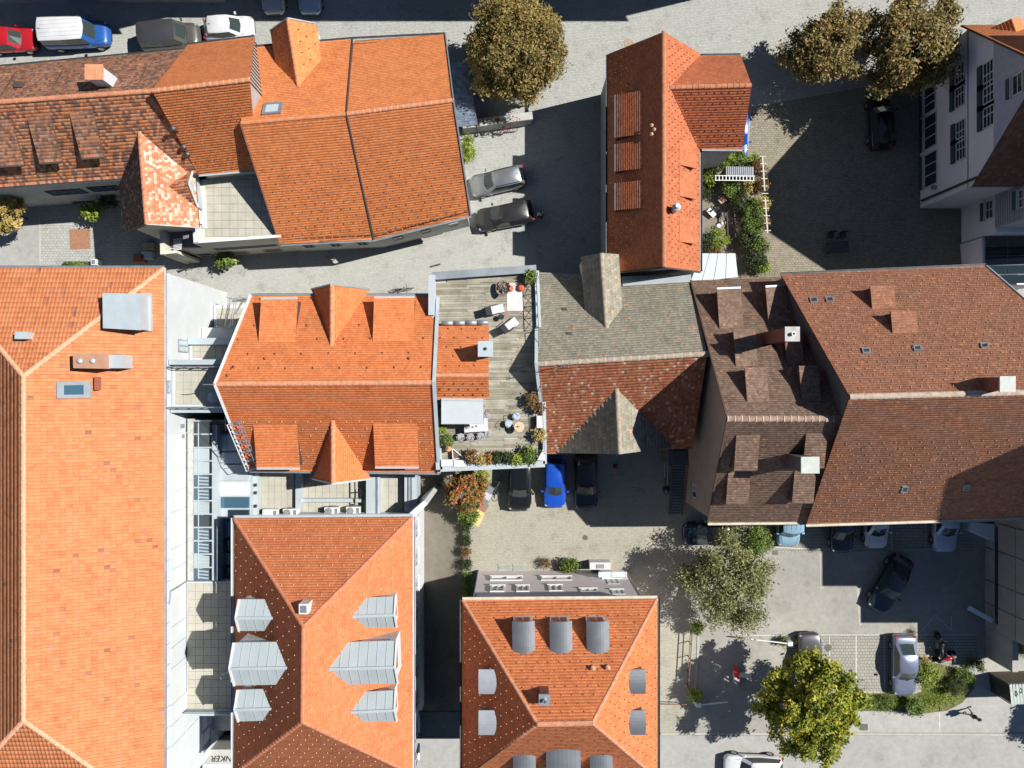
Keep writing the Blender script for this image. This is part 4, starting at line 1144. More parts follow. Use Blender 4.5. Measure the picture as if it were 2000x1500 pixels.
walls(F, [(p.x, p.y) for p in (F0 + Vector((.25, 0, 0)), F2 + Vector((.25, -.2, 0)), F3 + Vector((0, -.2, 0)), F4, F1, S1 + Vector((0, .3, 0)), S0 + Vector((.25, .3, 0)))], 0, zf_, plain('dark_render', (.13, .125, .125), .9, var=.15))
gutter(F, S0, S1, plain('cream_gutter', (.55, .5, .4), .6), (0, -1, 0), .09); gutter(F, F2, F3, ZINC_D, (0, 1, 0))
mb = MB(); mb.tube([F3 + UP * .05, F4 + UP * .05], .06, 6); mb.build('verge_trim', ZINC_L, F)
for BL, BR, d in (((1703, 603), (1749, 602), 1.45), ((1743, 651), (1793, 650), 1.35)):
    shed_dormer(F, fN_, BL, BR, d, .12, UNDER_B, T_RED, UNDER_B, .17, .17)
for q in ((1588, 586), (1619, 585), (1690, 685), (1790, 680), (1921, 675)):
    skylight(F, fN_, [(q[0] - 8, q[1] - 4), (q[0] + 7, q[1] - 5), (q[0] + 10, q[1] + 5), (q[0] - 5, q[1] + 6)], GREY_M, GLS, .09, .05)
for q in ((1765, 955), (1885, 951)):
    skylight(F, fS_, [(q[0] - 3, q[1] - 6), (q[0] + 9, q[1] - 6), (q[0] + 6, q[1] + 6), (q[0] - 7, q[1] + 6)], GREY_M, GLS, .09, .05)
chimney(F, fN_, (1927, 750), 16.5, .75, .75, BRICK, plain('slab_cap', (.48, .51, .47), .8), 0)

# ---------------------------------------------------------------- I: coach house with cross wing
I = thing('coach_house', 'narrow coach house with dark west slope, bright east slope and an east wing', 'house', P(1280, 300))
wN, wS, iRN, iRS, iEN, iES = P(1187, 106, 6.2), P(1213, 533, 6.2), P(1297, 62, 9.6), P(1297, 521, 9.6), P(1367, 104, 6.2), P(1367, 530, 6.2)
wS = Vector((wN.x, wS.y, 6.2)); iES = Vector((iEN.x, iES.y, 6.2))
iW, iE = RF([iRN, iRS, wS, wN]), RF([iRN, iRS, iES, iEN])
ri = roof_slab(I, [iW, iE], UNDER_B); tiles(iW, T_LONG, ri, .17, .15, lift=.03); tiles(iE, T_LONG, ri, .17, .15); hooks(iE, ri, HOOK_D, .55, .38, size=(.045, .08, .04)); hooks(iW, ri, plain('dull_guard', (.34, .17, .1), .8), .6, .45, v_from=.1, size=(.03, .05, .02))
R_I = plain('coach_ridge', (.42, .17, .09), .9, var=.25, scale=4)
ridge_tiles(iRS, iRN, R_I, ri, .14, .38)
walls(I, inset([V2(wN), V2(iRN), V2(iEN), V2(iES), V2(iRS), V2(wS)], .28), 0, lambda x, y: min(iW.z(x, y), iE.z(x, y)) - .14, plain('coach_render_shade', (.34, .34, .34), .9, var=.15))  # light walls given a dark colour to imitate the shade on them
gutter(I, wN, wS, ZINC_D, (-1, 0, 0)); gutter(I, iEN, iES, ZINC_D, (1, 0, 0), .09)
bar(I, 'verge_trim', iRS + Vector((0, -.06, .02)), wS + Vector((0, -.06, .02)), .1, .14, DARKW); bar(I, 'verge_trim', iRS + Vector((0, -.06, .02)), iES + Vector((0, -.06, .02)), .1, .14, DARKW)
for y0, y1 in ((177, 262), (275, 329), (352, 406)):
    shed_dormer(I, iW, (1255, y0), (1255, y1), 1.68, .42, UNDER_B, T_LONG, UNDER_B, .17, .15, trim=ZINC_D, lift=.004)
for y0, y1 in ((272, 322), (333, 383), (422, 472)):
    shed_dormer(I, iE, (1327, y0), (1327, y1), 1.35, .62, T_LONG, T_LONG, UNDER_O, .17, .15)
# wing
wr0, wr1 = P(1309, 170, 9.1), P(1468, 166, 9.1)
wn0, wn1, ws0, ws1 = P(1368, 108, 6.3), P(1447, 108, 6.3), P(1370, 291, 6.3), P(1450, 291, 6.3)
jN, jS = RF([wr0, wr1, wn1]), RF([wr0, wr1, ws1])
def onE(pl, y):   # where the wing plane runs into the east slope, at height of eave line y
    z = 6.3
    x = iRN.x + (9.6 - z) / iE.slope
    return Vector((x, y, z))
jN = RF([wr0, wr1, wn1, onE(None, wn1.y)]); jS = RF([wr0, wr1, ws1, onE(None, ws1.y)])
rw_ = roof_slab(I, [jN, jS], UNDER_B, name='wing_roof'); tiles(jN, T_LONG, rw_, .17, .16); tiles(jS, T_LONG, rw_, .18, .17, lift=.026)
hooks(jS, rw_, HOOK_D, .5, .36, size=(.05, .09, .05))
ridge_tiles(wr1, wr0, R_I, rw_, .14, .38)
walls(I, [(wr1.x - .25, wr1.y), (wn1.x - .25, wn1.y - .25), (iE.p[3].x - .5, wn1.y - .25), (iE.p[3].x - .5, ws1.y + .25), (ws1.x - .25, ws1.y + .25)], 0, lambda x, y: min(jN.z(x, y), jS.z(x, y), 8.9) - .14 if x > 14 else 6.0, plain('coach_render_shade', (.34, .34, .34), .9), 'wing_wall')  # wing wall shade put into the same dark colour
gutter(I, jS.p[3] + Vector((.2, 0, 0)), ws1, ZINC, (0, -1, 0)); gutter(I, jN.p[3] + Vector((.2, 0, 0)), wn1, ZINC_D, (0, 1, 0))
c = iE.hit(1315, 411); mb = MB(); mb.lathe((c.x, c.y, c.z - .3), [(.22, 0), (.22, 1.2), (.27, 1.22), (.27, 1.32), (.14, 1.42), (.14, 1.6)], 14); mb.build('flue', ZINC_L, I, smooth=False)
for q in ((1271, 248), (1276, 256), (1271, 265)): vent_pipe(I, iW, q, .35, .07, plain('clay_pipe', (.5, .3, .2), .8), True)
AN = thing('flat_shed', 'flat shed with pale sheet metal roof beside the garden', 'shed', P(1395, 520))
q4 = [P(*p, 3.0) for p in ((1348, 552), (1441, 541), (1436, 495), (1370, 495))]
quad_box(AN, 'shed_wall', inset([V2(p) for p in q4], .12), 0, 2.9, WALL_G); quad_box(AN, 'shed_roof', q4, 2.9, 3.02, ZINC_L)
for i in range(1, 4):
    a, b = mid(q4[3], q4[2], i / 4), mid(q4[0], q4[1], i / 4); bar(AN, 'seam', a + UP * .04, b + UP * .04, .03, .03, ZINC_L)

# ---------------------------------------------------------------- J: big orange house at the top
J = thing('large_orange_house', 'large two part orange tiled house with a gabled north dormer, beside the round tree', 'house', P(700, 290))
jWs, jMs, jEs = P(547, 477, 4.6), P(730, 468, 4.6), P(920, 421, 4.6)
jWr, jMr, jEr = P(470, 240, 8.8), P(677, 222, 8.8), P(886, 195, 8.8)
jWn, jMn, jEn = P(494, 92, 5.3), P(689, 76, 5.3), P(870, 67, 5.3)
s1, s2, n1_, n2_ = RF([jWr, jMr, jMs, jWs]), RF([jMr, jEr, jEs, jMs]), RF([jWr, jMr, jMn, jWn]), RF([jMr, jEr, jEn, jMn])
rj = roof_slab(J, [s1, s2, n1_, n2_], UNDER_O)
for f in (s1, s2, n1_, n2_): tiles(f, T_ORANGE, rj, .18, .17)
for f in (s1, s2): hooks(f, rj, HOOK_D, .68, .52, size=(.045, .07, .03), v_from=.30)
R_J = plain('orange_ridge', (.58, .22, .10), .9, var=.2, scale=4)
ridge_tiles(jWr, jMr, R_J, rj, .13, .38); ridge_tiles(jMr, jEr, R_J, rj, .14, .38, MORT_W)
bar(J, 'party_seam', jMr + UP * .05, jMs + UP * .05, .08, .10, ZINC_D); bar(J, 'party_seam', jMr + UP * .05, jMn + UP * .05, .08, .10, ZINC_D)
bar(J, 'verge_trim', jWr + UP * .05, jWs + UP * .05, .1, .12, plain('verge_brown', (.22, .09, .05), .8)); bar(J, 'verge_trim', jEr + UP * .05, jEs + UP * .05, .1, .12, ZINC); bar(J, 'verge_trim', jEr + UP * .05, jEn + UP * .05, .08, .12, ZINC)
gutter(J, jWs, jMs, ZINC, (.1, -1, 0)); gutter(J, jMs, jEs, ZINC, (.2, -1, 0)); gutter(J, jWn, jMn, ZINC_D, (-.1, 1, 0)); gutter(J, jMn, jEn, ZINC_D, (-.1, 1, 0))
jf = inset([V2(jWs), V2(jMs), V2(jEs), V2(jEr), V2(jEn), V2(jMn), V2(jWn), V2(jWr)], .32)
def jtop(x, y): return max(4.2, min(f.z(x, y) for f in ((s1, n1_) if x < -10 else (s2, n2_))) - .16)
walls(J, jf, 0, jtop, plain('grey_white_render', (.52, .52, .49), .9, var=.12, scale=.8))
for (a, b, off) in ((jWs, jMs, 18), (jMs, jEs, 0)):
    t = (b - a); L_ = t.length; t.normalize(); nn = Vector((t.y, -t.x, 0))
    if nn.y > 0: nn = -nn
    for k in range(3):
        c = a + t * (L_ * (.2 + .3 * k)) - nn * .30; window(J, Vector((c.x, c.y, 2.0)), nn, .75, .9, plain('stone_frame', (.4, .4, .38), .9), GLS, (2, 1))
for i in range(14):    # heavy tile course at the eaves
    a, b = mid(jMs, jEs, i / 14), mid(jMs, jEs, (i + .72) / 14); o_ = Vector((0, .28, .26)); bar(rj, 'snow_log', a + o_, b + o_, .07, .07, HOOK_D)
for i in range(12):
    a, b = mid(jWs, jMs, i / 12), mid(jWs, jMs, (i + .72) / 12); o_ = Vector((0, .28, .26)); bar(rj, 'snow_log', a + o_, b + o_, .07, .07, HOOK_D)
gable_dormer(J, n1_, (583, 169), (562, 37), 1.60, 1.2, WALL_C, T_ORANGE, UNDER_O, .18, .17, trim=GREY_M, ridge=R_J, hook=HOOK_D)
skylight(J, n1_, [(517, 204), (553, 202), (549, 223), (512, 226)], GREY_M, GLS_L, .14, .13)

# ---------------------------------------------------------------- K and L: terrace row to the west
K = thing('steep_orange_house', 'steep orange house with white mortared ridge between mottled roof and large house', 'house', P(420, 240))
kRW, kRE = P(297, 177, 10.2), P(487, 155, 10.2)
kn = RF([kRW, kRE, P(365, 87, 5.4)]); ks = RF([kRW, kRE, P(387, 340, 6.2)])
kNW, kNE = kn.hit(366, 88), kn.hit(497, 72); kSW, kSE = ks.hit(388, 341), ks.hit(502, 331)
kn, ks = RF([kRW, kRE, kNE, kNW]), RF([kRW, kRE, kSE, kSW])
rk = roof_slab(K, [kn, ks], UNDER_O); tiles(kn, T_ORANGE, rk, .18, .17); tiles(ks, T_ORANGE, rk, .18, .17, lift=.022)
hooks(ks, rk, HOOK_D, .44, .36, size=(.04, .045, .02)); ridge_tiles(kRW, kRE, R_J, rk, .14, .42, MORT_W)
walls(K, inset([V2(kNW), V2(kRW), V2(kSW), V2(kSE), V2(kRE), V2(kNE)], .15), 0, lambda x, y: min(kn.z(x, y), ks.z(x, y)) - .14, WALL_C)
gutter(K, kNW, kNE, ZINC_D, (-.1, 1, 0)); gutter(K, kSW, kSE, ZINC_L, (-.1, -1, 0))
# standing-seam cladding on its east gable
ta = (kNE - kRE); tb = (kSE - kRE)
for i in range(14):
    t = i / 14; q = mid(kRE, kNE, t) + Vector((.0, 0, 0)); bar(K, 'cladding_seam', q + Vector((-.08, 0, 0)), Vector((q.x - .08, q.y, q.z - 3.2)), .05, .05, ZINC_D, up=Vector((0, 1, 0)))
mb = MB(); mb.add([kRE + Vector((-.12, 0, 0)), kNE + Vector((-.12, 0, 0)), kNE + Vector((-.12, 0, -3)), kRE + Vector((-.12, 0, -5.5)), kSE + Vector((-.12, 0, -2)), kSE + Vector((-.12, 0, 0))], [(0, 1, 2, 3), (0, 3, 4, 5)])
mb.build('gable_cladding', plain('grey_sheet', (.42, .38, .36), .6, var=.12), K)
for q, h in (((346, 257), .7), ((362, 289), .35), ((369, 303), .35)): vent_pipe(K, ks, q, h, .1, ZINC_D)

L = thing('mottled_roof_row', 'long row house with mottled old tiles, shed dormers and a small white chimney', 'house', P(120, 250))
lRW, lRE = P(-90, 205, 9.5), P(298, 177, 9.5)
ln = RF([lRW, lRE, P(0, 131, 6.2)]); ls = RF([lRW, lRE, P(0, 366, 6.3)])
lNE, lNW, lSE, lSW = ln.hit(366, 97), ln.hit(-90, 139), ls.hit(386, 337), ls.hit(-90, 372)
lNE = ln.hit(358, 97)
ln, ls = RF([lRW, lRE, lNE, lNW]), RF([lRW, lRE, lSE, lSW])
rl = roof_slab(L, [ln, ls], UNDER_B); tiles(ln, T_MOTT_N, rl, .19, .2, lift=.016); tiles(ls, T_MOTT, rl, .20, .22, lift=.02)
R_L = plain('row_ridge', (.52, .22, .12), .9, var=.25, scale=4)
ridge_tiles(lRW, lRE, R_L, rl, .15, .40)
walls(L, inset([V2(lNE), V2(lRE), V2(lSE), V2(lSW), V2(lRW), V2(lNW)], .35), 0, lambda x, y: min(ln.z(x, y), ls.z(x, y)) - .16, WALL_G)
gutter(L, lSW, lSE, ZINC_D, (0, -1, 0), .09); gutter(L, lNW, lNE, ZINC_D, (0, 1, 0))
for BL, BR in (((-25, 236), (22, 233)), ((53, 230), (98, 226)), ((136, 220), (181, 217))):
    shed_dormer(L, ls, BL, BR, 2.7, .36, UNDER_B, T_MOTT_N, UNDER_B, .20, .22, trim=DARKW, cin=.42, over=.3)
for BL, BR in (((44, 186), (96, 182)), ((130, 178), (178, 174)), ((204, 172), (268, 168)), ((-60, 192), (0, 188))):
    shed_dormer(L, ln, BL, BR, 2.2, .72, UNDER_B, T_MOTT_N, UNDER_B, .20, .22)
chimney(L, ln, (213, 163), 10.3, .95, .8, WALL_W, plain('clay_cap', (.58, .26, .13), .9), 0, capw=.2)
mb = MB(); c = ln.hit(40, 168); mb.box(c + UP * .15, (.5, .4, .3)); mb.build('roof_vent', DARKW, L)
sw_n = Vector((0, -1, 0))
for (px, py, w, h) in ((130, 375, 2.6, 1.1), (205, 368, 2.2, 1.1), (165, 396, 1.5, .9)):
    a = Vector((0, lSW.y + .35, 0)); q = wall_hit_y((lSE.y + lSW.y) / 2 + .36, px, py)
    tdir = (lSE - lSW); tdir.z = 0; tdir.normalize(); nn = Vector((tdir.y, -tdir.x, 0))
    a0 = Vector((lSW.x, lSW.y, 0)) - nn * .35
    q = pl_hit(a0 + nn * .02, nn, px, py); window(L, q, nn, w, h, DARKW, GLS_B, (4, 1), .08)

# ---------------------------------------------------------------- M: turret with mottled white-red roof
M_ = thing('turret_house', 'stair turret with red and white speckled gable roof over a small balcony', 'house', P(310, 420))
mA = ls.hit(272, 257); zr = mA.z; mF = P(286, 437, zr)
dr = (mF - mA); dr.z = 0; dr.normalize(); sd = Vector((-dr.y, dr.x, 0))
if sd.x < 0: sd = -sd
hw, rise = 2.66, 2.0
mE = RF([mA, mF, mF + sd * hw - UP * rise, mA + sd * hw - UP * rise]); mW = RF([mA, mF, mF - sd * hw - UP * rise, mA - sd * hw - UP * rise])
# back ends run into the long roof
def into(pl, p, d_): t = (ls.o - p).dot(ls.n) / d_.dot(ls.n); return p + d_ * t
bE, bW = into(ls, mF + sd * hw - UP * rise, dr), into(ls, mF - sd * hw - UP * rise, dr)
mE, mW = RF([mA, mF, mF + sd * hw - UP * rise, bE]), RF([mA, mF, mF - sd * hw - UP * rise, bW])
rm = roof_slab(M_, [mE, mW], UNDER_B); tiles(mE, T_TURR, rm, .19, .19, lift=.018); tiles(mW, T_TURR_SHADE, rm, .19, .18, lift=.03)
ridge_tiles(mA, mF, R_L, rm, .14, .38)
eL, eR = mW.p[2], mE.p[2]
walls(M_, [V2(eL - dr * .5 + sd * .3), V2(mF - dr * .5), V2(eR - dr * .5 - sd * .3), V2(bE - sd * .3), V2(bW + sd * .3)], 0, lambda x, y: min(mE.z(x, y), mW.z(x, y)) - .15, WALL_C)
bar(M_, 'verge_trim', mF + UP * .02 + dr * .04, eR + UP * .02 + dr * .04, .08, .14, plain('stone_frame', (.4, .4, .38), .9)); bar(M_, 'verge_trim', mF + UP * .02 + dr * .04, eL + UP * .02 + dr * .04, .08, .14, DARKW)
dmx, _ = gable_dormer(M_, mE, (328, 364), (369, 359), 1.35, 1.05, ZINC_L, T_MOTT, UNDER_B, .20, .22, trim=WHT, base_z=5.0)
BAL = plain('balcony_floor', (.16, .16, .19), .8, var=.12)
b0, b1, b2, b3 = P(318, 445, 4.4), P(383, 445, 4.4), P(398, 492, 3.4), P(318, 492, 3.4)
quad_box(M_, 'balcony_block', [V2(b0), V2(b1), V2(P(400, 484, 3.2)), V2(P(318, 488, 3.2))], 0, 3.2, WALL_C)
quad_box(M_, 'balcony_slab', [V2(P(322, 446, 3.2)), V2(P(385, 446, 3.2)), V2(P(398, 482, 3.2)), V2(P(322, 485, 3.2))], 3.2, 3.24, BAL)
quad_box(M_, 'balcony_wall', [V2(P(312, 452, 4.2)), V2(P(320, 452, 4.2)), V2(P(320, 496, 4.2)), V2(P(313, 497, 4.2))], 0, 4.2, WALL_C)
quad_box(M_, 'balcony_wall', [V2(P(314, 491, 4.0)), V2(P(345, 489, 4.0)), V2(P(345, 494, 4.0)), V2(P(314, 497, 4.0))], 0, 4.0, WALL_C)
for i in range(8):
    yy = 468 + i * 2.9; bar(M_, 'grating_bar', P(339, yy, 3.6), P(355, yy - 2, 3.6), .05, .05, WHT)
# N: flat terrace with slabs
NT = thing('slab_terrace_house', 'low cream house with a flat slab terrace half in shadow', 'house', P(470, 470))
zt = 4.7
nq = [P(388, 352, zt), P(505, 335, zt), P(556, 458, zt), P(386, 472, zt)]
quad_box(NT, 'terrace_block', [V2(p) for p in nq], 0, zt, WALL_C)
x0, x1, y0, y1 = nq[3].x, -15.6, nq[3].y, nq[1].y
pavers(NT, x0 + .6, x1, y0 + .35, y1, zt + .03, .56, keep=lambda x, y: x < -16.4 + .3 + (11 - y) * -.11)
quad_box(NT, 'parapet', [V2(P(376, 446, zt + .5)), V2(P(388, 446, zt + .5)), V2(P(388, 472, zt + .5)), V2(P(378, 474, zt + .5))], 3.2, zt + .5, WALL_W)
quad_box(NT, 'parapet', [V2(P(379, 470, zt + .3)), V2(P(548, 459, zt + .3)), V2(P(549, 464, zt + .3)), V2(P(379, 476, zt + .3))], 0, zt + .3, WALL_C)
quad_box(NT, 'coping', [V2(P(378, 469, zt + .36)), V2(P(548, 458, zt + .36)), V2(P(549, 463.5, zt + .36)), V2(P(378, 475.5, zt + .36))], zt + .3, zt + .36, WHT)
quad_box(NT, 'terrace_strip', [V2(P(392, 370, zt + .1)), V2(P(401, 370, zt + .1)), V2(P(404, 446, zt + .1)), V2(P(395, 446, zt + .1))], zt, zt + .09, WHT)
tdir = (P(549, 464, zt) - P(379, 476, zt)); tdir.z = 0; tdir.normalize(); nn = Vector((tdir.y, -tdir.x, 0)); a0 = P(379, 476, zt + .3); a0.z = 0
for (px, py, w, h, gm) in ((480, 483, 4.6, .5, GLS), (372, 503, 1.0, .9, DARKW), (402, 500, 1.0, .9, DARKW), (468, 494, 1.3, .8, plain('brown_shutter', (.20, .11, .07), .8)), (533, 489, 1.3, .8, plain('brown_shutter', (.20, .11, .07), .8))):
    q = pl_hit(a0 + nn * .02, nn, px, py); window(NT, q, nn, w, h, plain('stone_frame', (.4, .4, .38), .9), gm, (1, 1), .08)
# ---------------------------------------------------------------- O: south house with zinc dormers
O = thing('south_house', 'hipped orange house with six pale zinc gabled dormers', 'house', P(640, 1250))
oNW, oNE = P(456, 1012, 9.5), P(806, 1009, 9.5); oRN, oRS = P(592, 1225, 14.2), P(590, 1411, 14.2)
oSE = Vector((oNE.x, oRS.y - (oRN.y - oNE.y) * -1 * -1, 9.5)); oSE = Vector((oNE.x, oRS.y - (oNE.y - oRN.y), 9.5)); oSW = Vector((oNW.x, oSE.y, 9.5))
oN, oE, oW, oS = RF([oRN, oNW, oNE]), RF([oRN, oNE, oSE, oRS]), RF([oRN, oRS, oSW, oNW]), RF([oRS, oSE, oSW])
ro = roof_slab(O, [oN, oE, oW, oS], UNDER_O)
for f in (oN, oE, oW, oS): tiles(f, T_SOUTH, ro, .18, .17, lift=.032 if f is oW else .009)
hooks(oN, ro, HOOK_L, .72, .62, size=(.05, .08, .04)); hooks(oE, ro, HOOK_L, 2.0, 1.3, size=(.05, .1, .04)); hooks(oW, ro, HOOK_L, .85, .6, size=(.05, .06, .03)); hooks(oS, ro, HOOK_L, .7, .6, size=(.05, .08, .04))
R_O = plain('south_ridge', (.50, .19, .10), .9, var=.2, scale=4)
for a, b in ((oNE, oRN), (oNW, oRN), (oRN, oRS), (oSE, oRS), (oSW, oRS)): ridge_tiles(a, b, R_O, ro, .11, .36)
walls(O, inset([V2(oNW), V2(oNE), V2(oSE), V2(oSW)], .42), 0, 9.4, WALL_W)
gutter(O, oNW, oNE, ZINC_L, (0, 1, 0), .1); gutter(O, oNE, oSE, ZINC_L, (1, 0, 0), .09); gutter(O, oNW, oSW, ZINC_L, (-1, 0, 0), .09)
quad_box(O, 'corner_parapet', [V2(P(812, 1008, 8)), V2(P(836, 984, 8)), V2(P(828, 978, 8)), V2(P(800, 1002, 8))], 0, 8.0, WHT)
ZD = plain('dormer_zinc', (.40, .455, .475), .5, metal=.1, var=.06, scale=1.0)
for ap, fr, hw_, rs in (((688, 1204), (770, 1201), .95, .62), ((642, 1307), (771, 1303), 1.30, .80), ((685, 1391), (770, 1387), .95, .62)):
    gable_dormer(O, oE, ap, fr, hw_, rs, WHT, None, ZD, metal=ZD, trim=WHT)
for ap, fr, hw_, rs in (((533, 1207), (461, 1207), .98, .55), ((561, 1304), (449, 1306), 1.30, .70), ((530, 1384), (459, 1386), .98, .55)):
    gable_dormer(O, oW, ap, fr, hw_, rs, WHT, None, ZD, metal=ZD, trim=WHT)
mb = MB(); c = oN.hit(600, 1182); mb.box(c + UP * .3, (.55, .6, .9)); vb = mb.build('roof_vent', WHT, O)
mb = MB(); mb.box(c + UP * .77, (.36, .42, .03)); mb.build('vent_grille', GREY_M, vb)
XO = oNE.x - .42
for i in range(9):
    y = oNE.y - 1.8 - i * 2.05
    for z in (7.6, 4.6): window(O, Vector((XO, y, z)), (1, 0, 0), 1.1, 1.6, WHT, GLS, (2, 1), sill=WHT)
bar(O, 'string_course', (XO + .06, oNE.y - .5, 6.0), (XO + .06, oSE.y + .5, 6.0), .14, .25, WHT)
mb = MB(); c = P(446, 1310, 11); mb.tube([P(452, 1308, 11), P(433, 1320, 11.3), P(430, 1322, 11.4)], .03, 5); mb.tube([P(440, 1311, 11.2), P(434, 1330, 11.2)], .02, 5); mb.tube([P(430, 1318, 11.4), P(432, 1327, 11.4)], .04, 5); mb.build('aerial', STEEL, O)
quad_box(O, 'entrance_canopy', [V2(P(812, 1391, 3.2)), V2(P(905, 1391, 3.2)), V2(P(905, 1443, 3.2)), V2(P(812, 1443, 3.2))], 2.9, 3.2, plain('felt_roof', (.085, .10, .105), .85, var=.2))

# ---------------------------------------------------------------- P: pink house with bowed dormers
PH = thing('pink_house', 'pink rendered house with orange hip roof and bowed grey metal dormers', 'house', P(1095, 1330))
pNW, pNE = P(903, 1172, 9.5), P(1284, 1169, 9.5); pRW, pRE = P(1050, 1415, 14.3), P(1157, 1413, 14.3)
ySouth = pRW.y - (pNW.y - pRW.y); pSW, pSE = Vector((pNW.x, ySouth, 9.5)), Vector((pNE.x, ySouth, 9.5))
qN, qE, qW, qS = RF([pRW, pRE, pNE, pNW]), RF([pRE, pNE, pSE]), RF([pRW, pNW, pSW]), RF([pRW, pRE, pSE, pSW])
rp_ = roof_slab(PH, [qN, qE, qW, qS], UNDER_O)
for f in (qN, qE, qW, qS): tiles(f, T_PINK, rp_, .19, .18, lift=.03 if f is qW else .009)
for f, hm in ((qN, HOOK_D), (qE, HOOK_D), (qW, HOOK_L), (qS, HOOK_D)): hooks(f, rp_, hm, .66, .48, size=(.045, .06, .03))
R_P = plain('pink_ridge', (.52, .24, .14), .9, var=.25, scale=4)
for a, b in ((pNE, pRE), (pNW, pRW), (pSE, pRE), (pSW, pRW)): ridge_tiles(a, b, R_P, rp_, .10, .36)
ridge_tiles(pRW, pRE, R_P, rp_, .15, .40)
walls(PH, inset([V2(pNW), V2(pNE), V2(pSE), V2(pSW)], .60), 0, 9.35, WALL_P)
gutter(PH, pNW, pNE, plain('cream_gutter', (.55, .5, .4), .6), (0, 1, 0), .10); gutter(PH, pNE, pSE, ZINC_D, (1, 0, 0), .09); gutter(PH, pNW, pSW, ZINC_D, (-1, 0, 0), .09)
DZ = plain('dormer_lead', (.20, .215, .235), .45, metal=.5, var=.12, scale=1.5)
for x in (1023, 1096, 1168): barrel_dormer(PH, qN, (x, 1268), (x + .5, 1217), 1.30, .16, DZ, WALL_P)
for y in (1331, 1411): barrel_dormer(PH, qE, (1233, y), (1259, y), 1.42, .16, DZ, DZ)
for y in (1331, 1411): barrel_dormer(PH, qW, (965, y), (937, y), 1.42, .16, plain('dormer_lead_pale', (.33, .34, .38), .45, metal=.2, var=.08), DZ)
for x, w in ((1024, 1.3), (1100, 2.0), (1174, 1.3)): barrel_dormer(PH, qS, (x, 1478 if w < 1.5 else 1468), (x, 1530), w, .16, DZ, WALL_P)
chimney(PH, qN, (1062, 1352), 14.2, .55, .55, BRICK, ZINC, 1, pot_m=STEEL)
for q in ((1157, 1301), (1186, 1300)): vent_pipe(PH, qN, q, .35, .09, plain('clay_pipe', (.4, .2, .13), .8))
YN = pNW.y - .60
def pwin(x0, y0, x1, y1, bars=(2, 1)):
    a, b = wall_hit_y(YN, x0, y0), wall_hit_y(YN, x1, y1); c = (a + b) / 2
    window(PH, c + Vector((0, .01, 0)), (0, 1, 0), abs(b.x - a.x), abs(a.z - b.z), WHT, GLS_L if bars[0] == 1 else GLS, bars, .12, sill=WHT, depth=.10)
for q in ((958, 1128, 1020, 1135), (1056, 1128, 1118, 1135), (1182, 1131, 1212, 1143)): pwin(*q)
for q in ((958, 1146, 985, 1157), (1008, 1146, 1034, 1157), (1070, 1145, 1100, 1156), (1132, 1152, 1168, 1158), (1192, 1154, 1222, 1163)): pwin(*q)
bar(PH, 'eaves_shade_band', (pNW.x + .7, YN + .1, 9.15), (pNE.x - .7, YN + .1, 9.15), .2, .3, plain('lilac_shade', (.40, .34, .40), .9))  # purplish shading under the eaves, painted as a lilac band
quad_box(PH, 'corner_strip', [V2(P(1229, 1117)), V2(P(1236, 1117)), V2(P(1240, 1160)), V2(P(1230, 1160))], 0, 9.3, ZINC) if False else None
for sx, xx in ((-1, pNW.x + .62), (1, pNE.x - .62)):
    mb = MB(); mb.tube([(xx, YN + .07, .1), (xx, YN + .07, 9.1)], .06, 8); mb.build('downpipe', ZINC, PH)
quad_box(PH, 'bay_wall', [V2(P(1168, 1126)), V2(P(1224, 1126)), V2(P(1222, 1113)), V2(P(1168, 1110))], 0, 2.6, WALL_P)
for i in range(2):
    mb = MB(); a = P(1169 + i * 28, 1117, 2.7); b = P(1194 + i * 28, 1128, 2.7); mb.box(((a.x + b.x) / 2, (a.y + b.y) / 2, 2.66), (abs(b.x - a.x), abs(a.y - b.y), .06)); mb.build('glass_canopy', clear_glass('canopy_glass', (.7, .8, .82), .6), PH)
    mb = MB(); mb.box((b.x + .05, (a.y + b.y) / 2, 2.66), (.07, abs(a.y - b.y), .1)); mb.build('canopy_bar', WHT, PH)

# ---------------------------------------------------------------- H: white house at the top right
H = thing('boarded_gable_house', 'tall white house with dark window boxes and grey boarded gable, mostly in shadow', 'house', P(1960, 260))
XH = 31.9; zr = 13.6; yr = 18.9; sl = 1.26
hW = XH - .3
yNe, ySe = yr + (zr - 5.6) / sl, yr - (zr - 6.9) / sl
rh = [Vector((hW, yr, zr)), Vector((hW + 14, yr, zr))]
hNf = RF([rh[0], rh[1], Vector((hW + 14, yNe, 5.6)), Vector((hW, yNe, 5.6))]); hSf = RF([rh[0], rh[1], Vector((hW + 14, ySe, 6.9)), Vector((hW, ySe, 6.9))])
rr = roof_slab(H, [hNf, hSf], UNDER_B, .2); tiles(hNf, T_NEAST, rr, .2, .2); tiles(hSf, T_BROWN, rr, .2, .2); ridge_tiles(rh[0], rh[1], R_J, rr)  # south slope gets dark brown tiles to imitate shade lying on it
yN_, yS_ = yNe - .45, ySe + .15
walls(H, [(XH, yS_), (XH, yN_), (XH + 13.5, yN_), (XH + 13.5, yS_)], 0, 8.6 if False else 5.9, WALL_L)
mb = MB(); zt_ = lambda y: min(hNf.z(XH, y), hSf.z(XH, y)) - .2
gz = 8.6; yA, yB = yr + (zr - .2 - gz) / sl, yr - (zr - .2 - gz) / sl
mb.add([(XH, yS_, 5.8), (XH, yN_, 5.8), (XH, yN_, zt_(yN_)), (XH, yA, gz), (XH, yB, gz), (XH, yS_, zt_(yS_))], [(0, 1, 2, 3, 4, 5)]); mb.build('upper_wall', WALL_L, H)
SID = plain('grey_boarding', (.40, .44, .50), .8, var=.1)
z = gz; 
